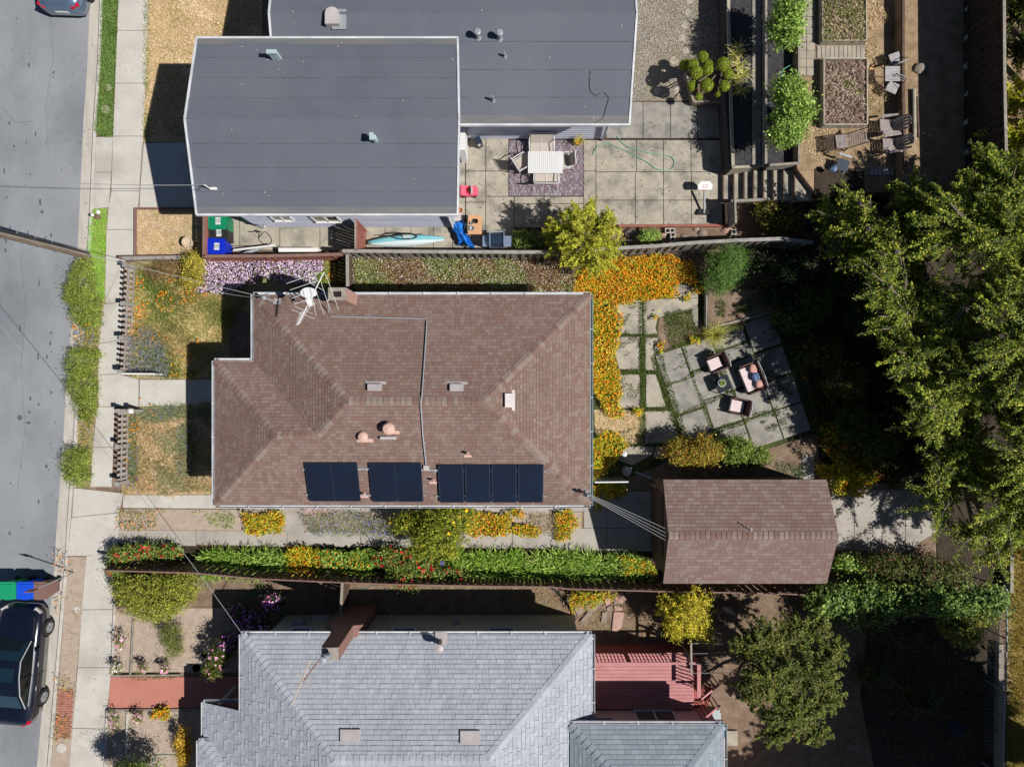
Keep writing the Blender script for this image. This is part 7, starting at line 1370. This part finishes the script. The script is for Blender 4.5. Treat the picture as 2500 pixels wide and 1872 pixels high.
for k in range(16):
    c = W(625 + jr.uniform(-12, 38), 545 + jr.uniform(-16, 18), .3); part(['box', 'pipe'][k % 2], MB().box((c.x, c.y, jr.uniform(.1, .6)), (jr.uniform(.06, .3), jr.uniform(.05, .18), jr.uniform(.05, .2)), rz=jr.uniform(0, 3), rx=jr.uniform(-.5, .5)) if k % 2 == 0 else MB().tube([(c.x, c.y, .1), (c.x + jr.uniform(-.3, .3), c.y + jr.uniform(-.2, .2), jr.uniform(.3, .9))], .02, 6), ['vent_white', 'black', 'galv', 'galv_teal'][k % 4], jk)
o = part('crate', MB().box((W(1118, 533, .2).x, W(1118, 533, .2).y, .2), (.4, .3, .4), rz=.2), 'vent_white'); o['label'] = 'white crate behind the blue tarpaulin'; o['category'] = 'crate'
# cinder blocks and rocks
for i, (px, py, rz_) in enumerate([(1636, 563, 0), (1643, 578, 1.57), (1792, 572, 1.57)]):
    p = W(px, py, .2); mb = MB(); M = Matrix.Translation((p.x, p.y, .1)) @ Matrix.Rotation(rz_, 4, 'Z')
    for c, d in [((0, .085, 0), (.4, .03, .2)), ((0, -.085, 0), (.4, .03, .2)), ((-.185, 0, 0), (.03, .14, .2)), ((0, 0, 0), (.03, .14, .2)), ((.185, 0, 0), (.03, .14, .2))]:
        v = M @ Vector(c); mb.box(v, d, rz=rz_)
    o = part('cinder_block', mb, 'concrete'); o['label'] = ['hollow concrete block lying across the rock bed', 'hollow concrete block standing just below its neighbour in the rock bed', 'lone hollow concrete block near the stairs end of the rock bed'][i]; o['category'] = 'block'
for i, (px, py, r, m) in enumerate([(1540, 570, .3, 'stone'), (1620, 572, .14, 'stone_pink'), (1715, 570, .2, 'stone'), (1700, 560, .14, 'stone'), (1775, 562, .22, 'stone_pink'), (1670, 577, .14, 'stone'), (2246, 168, .3, 'stone'), (1515, 1420 + 40, .3, 'stone_pink')]):
    blob_mesh(['wide low rock at the left of the rock bed', 'pinkish rock beside the hollow blocks', 'brown rock in the middle of the rock bed', 'small rock just above the brown rock', 'reddish rock near the stairs end of the rock bed', 'small rock below the hollow blocks', 'heap of pale stones beside the slatted folding chairs', 'pale pink rock at the foot of the board fence'][i], 'rock', 'rock', px, py, r, r * .75, r * .6, m, i, 0 if i != 6 else 2.15)
o = part('timber_edge', MB().beam(W(1510, 553, .1), W(1792, 551, .1), .1, .2), 'wood_red'); o['label'] = 'long reddish timber edging below the patio slabs'; o['category'] = 'edging'
o = part('timber_edge', MB().beam(W(1788, 551, .6), W(1786, 492, .6), .08, .9).beam(W(1784, 492, .9), W(1900, 487, .9), .1, .2), 'wood_grey'); o['label'] = 'grey timber edge of the dark bed below the stairs'; o['category'] = 'edging'
# stepping stones by the golden tree
for i, (q, m) in enumerate([([(1405, 1460), (1422, 1458), (1425, 1490), (1412, 1505), (1402, 1485)], 'stone'), ([(1427, 1472), (1448, 1462), (1455, 1478), (1435, 1496)], 'stone'), ([(1476, 1462), (1488, 1458), (1490, 1474), (1480, 1478)], 'stone_pink'), ([(1483, 1481), (1493, 1478), (1492, 1488), (1482, 1489)], 'stone'), ([(1492, 1450), (1518, 1446), (1524, 1466), (1500, 1476)], 'stone'), ([(1470, 1495), (1482, 1492), (1480, 1520), (1468, 1518)], 'stone'), ([(1500, 1478), (1522, 1484), (1518, 1490), (1502, 1490)], 'stone_pink'), ([(1499, 1493), (1524, 1494), (1518, 1530), (1506, 1541), (1494, 1538)], 'stone_pink'), ([(1455, 1468), (1470, 1456), (1474, 1470), (1424, 1520), (1415, 1518)], 'stone')]):
    qq = [W(*p, .06) for p in q]; o = part('stepping_stone', MB().prism([(p.x, p.y) for p in qq], -.02, .05 + .012 * (i % 3)), m); o['label'] = ['brown flat stone at the left end of the stepping stones', 'grey flat stone next to the leftmost', 'small pinkish stone in the upper row', 'tiny square grey stone', 'large irregular pale stone by the fence', 'narrow grey stone standing lower left', 'short pink slab stone above the long one', 'longest pink slab stone', 'long slanting brown stone'][i] + ' near the golden tree'; o['category'] = 'stone'; o['group'] = 'stepping stones left of the golden tree'
for i, (px, py, r) in enumerate([(187, 1487, .13), (150, 1825, .2), (480, 1630, .19), (500, 1597, .14), (265, 215, .14), (258, 268, .18)]):
    o = part('cover_lid', MB().lathe(W(px, py, 0), [(r, 0), (r, .016), (r * .9, .02)], 18), 'concrete_old' if i > 1 else 'concrete'); o['label'] = ['small round cover in the dirt verge by the parked car', 'larger round cover at the bottom of the dirt verge', 'larger shaded round stepping disc beside the red path', 'smaller shaded round disc above the path', 'bare round patch cover in the top grass strip', 'pale round cover lower in the top grass strip'][i]; o['category'] = 'cover'
part('garden_light', MB().lathe(W(1521, 1106), [(.08, 0), (.02, .05), (.02, .35), (.09, .37), (.1, .42), (.02, .46)], 14), 'white_metal', label='round white garden lamp beside the nasturtium drift', cat='lamp')
part('shade_disc', MB().lathe(W(1530, 1150), [(.2, 0), (.2, .03)], 18), 'concrete', label='round pale stone in the shade by the garage', cat='stone')
o = part('pale_plank', MB().beam(W(1552, 1152, .5), W(1615, 1176, .1), .08, .03), 'galv_teal'); o['label'] = 'pale blue plank leaning in the garage shade'; o['category'] = 'plank'
# ---------------------------------------------------------------- lounge set on the angled patio
def lounge(label, wd, loc, rz, group, pillows=False):
    t = thing('garden_sofa' if pillows else 'lounge_chair', label, 'sofa' if pillows else 'chair', (0, 0, 0), group); w = wd / 2
    part('seat_cushion', MB().hexa([(-w + .07, -.26, .3), (w - .07, -.26, .3), (w - .07, .3, .3), (-w + .07, .3, .3)], [(-w + .09, -.24, .42), (w - .09, -.24, .42), (w - .09, .28, .42), (-w + .09, .28, .42)]), 'cushion_pink', t)
    part('base', MB().box((0, 0, .24), (wd - .04, .6, .1)), 'wicker', t)
    part('backrest', MB().hexa([(-w + .03, -.36, .25), (w - .03, -.36, .25), (w - .03, -.28, .25), (-w + .03, -.28, .25)], [(-w, -.46, .74), (w, -.46, .74), (w, -.40, .74), (-w, -.40, .74)]), 'wicker', t)
    for s in (-1, 1):
        part('armrest', MB().hexa([(s * w - .03, -.36, .2), (s * w + .03, -.36, .2), (s * w + .03, .28, .2), (s * w - .03, .28, .2)], [(s * w - .03, -.42, .62), (s * w + .03, -.42, .62), (s * w + .03, .26, .5), (s * w - .03, .26, .5)]), 'wicker', t)
        for y in (-.28, .26): part('leg', MB().tube([(s * (w - .04), y, 0), (s * (w - .04), y, .25)], .02, 6), 'black', t)
    part('back_rail', MB().tube([(-w, -.44, .74), (0, -.48, .75), (w, -.44, .74)], .018, 6), 'silver', t)
    put(t, loc, rz); return t
gl = 'cushioned lounge set on the angled patio'; la = math.atan2(.309, .951) * -1
p = W(1737, 889); lounge('pink cushioned lounge chair nearest the spiky grass, left of the sofa', .62, (p.x, p.y, .05), R(90) - R(72) + R(0), gl) if False else None
p = W(1739, 888); lounge('pink cushioned lounge chair nearest the spiky grass', .62, (p.x, p.y, .05), R(112) + 0, gl)
p = W(1792, 991); lounge('pink cushioned lounge chair at the lower end of the lounge set', .62, (p.x, p.y, .05), R(78), gl)
p = W(1822, 924); sf = lounge('two seat garden sofa with pink and blue pillows', 1.15, (p.x, p.y, .05), R(112), gl, True)
for i, (x, y, m, rz_) in enumerate([(-.33, -.24, 'pillow_pink', .3), (.34, -.24, 'pillow_pink', -.3), (0, -.2, 'pillow_blue', .1)]):
    M = Matrix.Translation((p.x, p.y, .05)) @ Matrix.Rotation(R(112), 4, 'Z'); v = M @ Vector((x, y, .55)); mb = MB(); n = 12; secs = []
    for k in range(5): a = -1.2 + k * .6; secs.append([(v.x + .19 * math.cos(a) ** .6 * math.cos(q) * (1.1 if abs(math.sin(2 * q)) > .7 else .95), v.y + .19 * math.cos(a) ** .6 * math.sin(q) * (1.1 if abs(math.sin(2 * q)) > .7 else .95), v.z + .07 * math.sin(a)) for q in [2 * math.pi * j / n for j in range(n)]])
    mb.loft(secs); o = part('pillow', mb, m, smooth=True); o['label'] = ['pink pillow at the lower end of the garden sofa', 'pink pillow at the upper end of the garden sofa', 'blue patterned pillow in the middle of the garden sofa'][i]; o['category'] = 'pillow'
M = Matrix.Translation(tuple(W(1757, 937)) ) @ Matrix.Rotation(R(22), 4, 'Z'); t = thing('coffee_table', 'square dark coffee table in the middle of the lounge set', 'table', W(1757, 937)); mb = MB(); mb.box(M @ Vector((0, 0, .42)), (.62, .62, .03), rz=R(22)); part('tabletop', mb, 'table_dark', t)
for sx in (-1, 1):
    for sy in (-1, 1): part('leg', MB().tube([M @ Vector((sx * .28, sy * .28, .05)), M @ Vector((sx * .28, sy * .28, .41))], .018, 6), 'black', t)
pot('round grey bowl of green succulents on the coffee table', 1760, 935, .15, .12, 'galv', .44, plant=(60, .16, .05, GBR), name='planter_bowl')
# ---------------------------------------------------------------- upper right garden furniture (stands on the 2.0 m terrace)
def slat_chair(label, px, py, rz, h=1.7):
    t = thing('folding_chair', label, 'chair', (0, 0, 0), 'slatted folding chairs'); w = .21
    for k in range(6): part('seat_slat', MB().box((0, -.17 + k * .068, .44), (2 * w, .055, .018)), 'wood_slat', t)
    for k in range(3): part('back_slat', MB().box((0, -.27 - k * .02, .62 + k * .1), (2 * w, .02, .06)), 'wood_slat', t)
    f = MB()
    for s in (-1, 1): f.tube([(s * w, .2, 0), (s * w, -.26, .86)], .012, 5); f.tube([(s * w, -.25, 0), (s * w, .18, .43)], .012, 5)
    part('frame', f, 'black', t); p = W(px, py, h); return put(t, (p.x, p.y, h), rz)
mat('wood_slat', C(206, 202, 204), C(176, 172, 176), scale=6, fine=.12, bump=.3)
slat_chair('slatted folding chair above the slatted square table', 2170, 156, R(20)); slat_chair('slatted folding chair below the slatted square table', 2163, 226, R(155))
t = thing('slatted_table', 'square slatted garden table between the two folding chairs', 'table', W(2178, 182, 1.7)); a, b = W(2161, 199, 2.42), W(2197, 162, 2.42); ns = 11
for k in range(ns): y_ = a.y + (b.y - a.y) * (k + .5) / ns; part('slat', MB().box(((a.x + b.x) / 2, y_, 2.42), (b.x - a.x, (b.y - a.y) / ns - .012, .02)), 'wood_slat', t)
part('frame', MB().tube([(a.x + .05, a.y + .05, 1.7), (b.x - .05, b.y - .05, 2.4)], .014, 5).tube([(a.x + .05, b.y - .05, 1.7), (b.x - .05, a.y + .05, 2.4)], .014, 5), 'black', t)
def adirondack(label, px, py, rz, h=1.7):
    t = thing('adirondack_chair', label, 'chair', (0, 0, 0), 'weathered adirondack chairs')        # sitter faces -x
    for k in range(6): x = -.28 + k * .085; part('seat_slat', MB().box((x, 0, .38 - .02 * k), (.075, .5, .02)), 'wood_weather', t)
    for k in range(5):
        s = (k - 2); a = Vector((.2, s * .09, .28)); b = Vector((.56, s * .12, .92 - .05 * s * s)); part('back_slat', MB().beam(a, b, .08, .02, up=(-1, 0, 1)), 'wood_weather', t)
    for s in (-1, 1): part('armrest', MB().prism([(-.36, s * .3 - .06), (.3, s * .33 - .03), (.3, s * .33 + .03), (-.3, s * .3 + .07)], .56, .585), 'wood_weather', t); part('leg', MB().beam((-.3, s * .27, 0), (-.3, s * .27, .56), .03, .1, up=(1, 0, 0)), 'wood_weather', t); part('rear_leg', MB().beam((-.34, s * .24, .36), (.5, s * .24, .05), .03, .1), 'wood_weather', t)
    p = W(px, py, h); return put(t, (p.x, p.y, h), rz)
mat('wood_weather', C(176, 166, 164), C(146, 136, 134), scale=6, fine=.15, bump=.3)
adirondack('weathered adirondack chair nearer the raised bed, upper of the pair', 2156, 316, R(5)); adirondack('weathered adirondack chair, lower of the pair', 2163, 362, R(5))
t = thing('sun_lounger', 'grey slatted steamer lounger below the wooden bed', 'lounger', (0, 0, 0))
for k in range(7): part('seat_slat', MB().box((-.12 + k * .06, 0, .34), (.05, .5, .02)), 'wood_weather', t)
for k in range(9): part('back_slat', MB().box((.32 + k * .06, 0, .37 + k * .045), (.045, .48, .02)), 'wood_weather', t)
for k in range(6): part('foot_slat', MB().box((-.5 + k * .055, 0, .3), (.03, .5, .02)), 'wood_dark', t)
f = MB()
for s in (-.27, .27): f.beam((-.55, s, .3), (.3, s, .34), .04, .04); f.beam((.3, s, .34), (.86, s, .8), .03, .04); f.beam((-.4, s, 0), (-.4, s, .3), .04, .04); f.beam((.3, s, 0), (.3, s, .34), .04, .04)
part('frame', f, 'wood_dark', t); p = W(2040, 354, 1.7); put(t, (p.x, p.y, 1.7), R(7))
t = thing('tipped_chair', 'pale folding chair tipped over at the head of the stairs holding a blue bundle', 'chair', (0, 0, 0)); part('seat', MB().box((0, 0, .35), (.45, .4, .04), rx=.2), 'grill_lid', t); part('backrest', MB().box((-.05, .32, .5), (.5, .08, .04), rx=.3), 'wood_slat', t)
for s in (-1, 1): part('leg', MB().beam((s * .24, -.2, 0), (s * .24, .2, .36), .03, .03), 'galv', t); part('leg', MB().beam((s * .24, .25, 0), (s * .24, -.1, .36), .03, .03), 'galv', t)
p = W(2046, 410, 1.7); put(t, (p.x, p.y, 1.7), R(-18)); blob_mesh('crumpled blue and white cloth on the tipped chair by the stairs', 'cloth', 'cloth', 2034, 413, .16, .13, .12, 'pillow_blue', 8, 2.1)
o = part('log', MB().tube([W(2231, 218, 2.25), W(2233, 345, 2.25)], .07, 8), 'wood_light'); o['label'] = 'long pale round pole lying on the dry slope'; o['category'] = 'log'
o = part('log', MB().tube([W(2238, 236, 2.22), W(2242, 336, 2.22)], .05, 8), 'wood_dark'); o['label'] = 'shorter dark branch beside the pale pole on the slope'; o['category'] = 'log'
wk = thing('board_walk', 'row of short weathered boards at the foot of the dark timber wall', 'boardwalk', W(2150, 420, 1.7))
for k in range(12): x0_ = 2124 + k * 4.9; a = W(x0_, 428, 1.74); b = W(x0_, 408, 1.74); part('board', MB().beam(a, b, .075, .03), 'wood_slat' if k % 2 else 'wood_weather', wk)
o = part('yellow_bat', MB().beam(W(2119, 178, 1.75), W(2133, 160, 1.75), .09, .05), 'table_wood'); o['label'] = 'bright yellow board lying between the bed and the folding chairs'; o['category'] = 'board'
for i, (px, py) in enumerate([(2371, 20), (2371, 88), (2369, 158), (2372, 226), (2371, 296), (2373, 368)]): 
    q = W(px, py, 2.4); o = part('garden_pot', MB().lathe((q.x, q.y, 2.15), [(.12, 0), (.16, .25), (.13, .25), (.1, .1)], 14), 'galv_teal'); o['label'] = ['topmost', 'second from the top', 'third from the top', 'fourth from the top', 'second from the bottom', 'bottommost'][i] + ' pale teal pot in the row shaded by the tall dark fence'; o['category'] = 'pot'; o['group'] = 'pots shaded by the tall dark fence'
o = part('wheelbarrow_tray', MB().box(W(2330, 1775, .4), (.7, .5, .2), rz=-.6, taper=.7), 'grill_lid'); o['label'] = 'blue barrow tray in the dark lower right yard'; o['category'] = 'wheelbarrow'
t = thing('wire_chair', 'pale folding chair frame lying in the dirt beside the golden tree', 'chair', W(1776, 1502)); 
for q in [[(1754, 1506), (1763, 1488), (1797, 1502), (1791, 1512)], [(1754, 1506), (1776, 1525)], [(1763, 1488), (1780, 1482), (1797, 1502)]]: part('frame', MB().tube([W(*v, .35) for v in q], .018, 6), 'vent_white', t)
part('sling', MB().add([W(1764, 1480, .5), W(1781, 1484, .5), W(1797, 1500, .37), (W(1768, 1491, .37))], [(0, 1, 2, 3)]), 'sling', t)
t = thing('step_stool', 'pale blue slatted stool at the foot of the deck stairs', 'stool', W(1748, 1742)); 
for k in range(6): q = W(1741 + k * 3, 1741, .4); part('slat', MB().box((q.x, q.y, .4), (.04, .3, .02)), 'galv_teal', t)
part('frame', MB().box((W(1748, 1742, .2).x, W(1748, 1742, .2).y, .2), (.3, .26, .36)), 'galv', t)
o = part('hatch_cover', MB().box((W(1785, 1800, .05).x, W(1785, 1800, .05).y, .05), (.5, .6, .1)), 'concrete_old'); o['label'] = 'grey square cover beside the small grey roof extension'; o['category'] = 'cover'
# leaf litter and flecks on roofs and road
mb = MB(); r_ = random.Random(4)
for k in range(70):
    x, y = r_.uniform(-10.5, 4), r_.uniform(6, 16.2); f = ff if x < -1.95 and y < 11.8 else fr2
    if y < 9.3 and x > -1.9: continue
    if x < -8 and y > 11.8: continue
    mb.box((x, y, f(x, y) + .012), (r_.uniform(.015, .05), r_.uniform(.015, .05), .008), rz=r_.uniform(0, 3))
for k in range(60):
    x, y = r_.uniform(-9, 4.5), r_.uniform(-4.3, 3); mb.box((x, y, fmid(x, y) + .03), (r_.uniform(.012, .035), r_.uniform(.012, .035), .008), rz=r_.uniform(0, 3))
part('roof_litter', mb, 'vent_white', kind='stuff', label='pale flecks of litter scattered on the roofs')
mb = MB()
for k in range(420):
    px, py = r_.uniform(1110, 1760), r_.uniform(345, 600); p = W(px, py, .03); mb.box(tuple(p), (r_.uniform(.01, .03), r_.uniform(.02, .06), .006), rz=r_.uniform(0, 3))
for k in range(260):
    px, py = r_.uniform(120, 470), r_.uniform(0, 1870); p = W(px, py, .018); mb.box(tuple(p), (r_.uniform(.01, .025), r_.uniform(.015, .05), .006), rz=r_.uniform(0, 3))
part('leaf_litter', mb, 'wood_dark', kind='stuff', label='dry leaves and twigs littering the paving')
carpet('hedge_filler', [[(505, 1345), (705, 1348), (705, 1402), (505, 1398)], [(1105, 1350), (1580, 1352), (1590, 1410), (1105, 1408)]], [lay(420, .12, .3, [C(116, 152, 52), C(146, 178, 72), C(86, 118, 38), C(176, 196, 104)], None, .25, .55, .5)], label='strap leaf tips filling out the drive hedge', edge=.12)
carpet('yard_undergrowth', [[(2080, 1500), (2440, 1440), (2440, 1872), (2060, 1872)]], [lay(110, .12, .25, [C(96, 84, 60), C(70, 64, 40), C(130, 112, 84)], None, .02, .3, .9)], label='straggling weeds in the dark lower right yard', hole=(-.1, 2.2), edge=.6)
grassy('dry_grass', 'dry tufts around the lounger and the adirondack chairs', [[(1950, 312), (2170, 312), (2170, 405), (1950, 400)], [(1950, 190), (1998, 190), (1998, 310), (1950, 310)]], [(600, .07, .02, STR + [C(130, 112, 84)], dict(lean=1.1, thr=(-.3, 6.)))], h=1.7)
carpet('moss', [[AP(150, -6), AP(305, -12), AP(305, 292), AP(150, 240)], [AP(0, 90), AP(60, 90), AP(60, 150), AP(0, 150)]], [lay(900, .05, .5, [C(74, 92, 42), C(58, 76, 32), C(120, 112, 80)], None, .005, .05, .8)], label='ragged moss and weeds creeping over the shaded side of the angled patio', h=.055, hole=(.42, 3.3))
carpet('moss', [[(1500, 735), (1700, 735), (1660, 1080), (1510, 1180)]], [lay(700, .045, .5, [C(84, 100, 48), C(66, 82, 36)], None, .005, .04, .8)], label='thin weeds in the cracks of the garden slabs', h=.035, hole=(.5, 1.3))
mb = MB(); r_ = random.Random(12)
for (x, y) in [(1640, 900), (1700, 960), (1790, 850), (1850, 900), (1530, 770), (1650, 1040), (1480, 520), (1600, 460), (1650, 520), (1170, 450)]:
    pts = [(x, y)]
    for k in range(6): pts.append((pts[-1][0] + r_.uniform(3, 12), pts[-1][1] + r_.uniform(-9, 7)))
    z = .054 if x > 1600 and y > 800 else .032 if y > 700 else .014
    mb.tube([W(a, b, z) for a, b in pts], .007, 4)
part('slab_cracks', mb, 'seam', kind='stuff', label='hairline cracks wandering across the paving slabs')
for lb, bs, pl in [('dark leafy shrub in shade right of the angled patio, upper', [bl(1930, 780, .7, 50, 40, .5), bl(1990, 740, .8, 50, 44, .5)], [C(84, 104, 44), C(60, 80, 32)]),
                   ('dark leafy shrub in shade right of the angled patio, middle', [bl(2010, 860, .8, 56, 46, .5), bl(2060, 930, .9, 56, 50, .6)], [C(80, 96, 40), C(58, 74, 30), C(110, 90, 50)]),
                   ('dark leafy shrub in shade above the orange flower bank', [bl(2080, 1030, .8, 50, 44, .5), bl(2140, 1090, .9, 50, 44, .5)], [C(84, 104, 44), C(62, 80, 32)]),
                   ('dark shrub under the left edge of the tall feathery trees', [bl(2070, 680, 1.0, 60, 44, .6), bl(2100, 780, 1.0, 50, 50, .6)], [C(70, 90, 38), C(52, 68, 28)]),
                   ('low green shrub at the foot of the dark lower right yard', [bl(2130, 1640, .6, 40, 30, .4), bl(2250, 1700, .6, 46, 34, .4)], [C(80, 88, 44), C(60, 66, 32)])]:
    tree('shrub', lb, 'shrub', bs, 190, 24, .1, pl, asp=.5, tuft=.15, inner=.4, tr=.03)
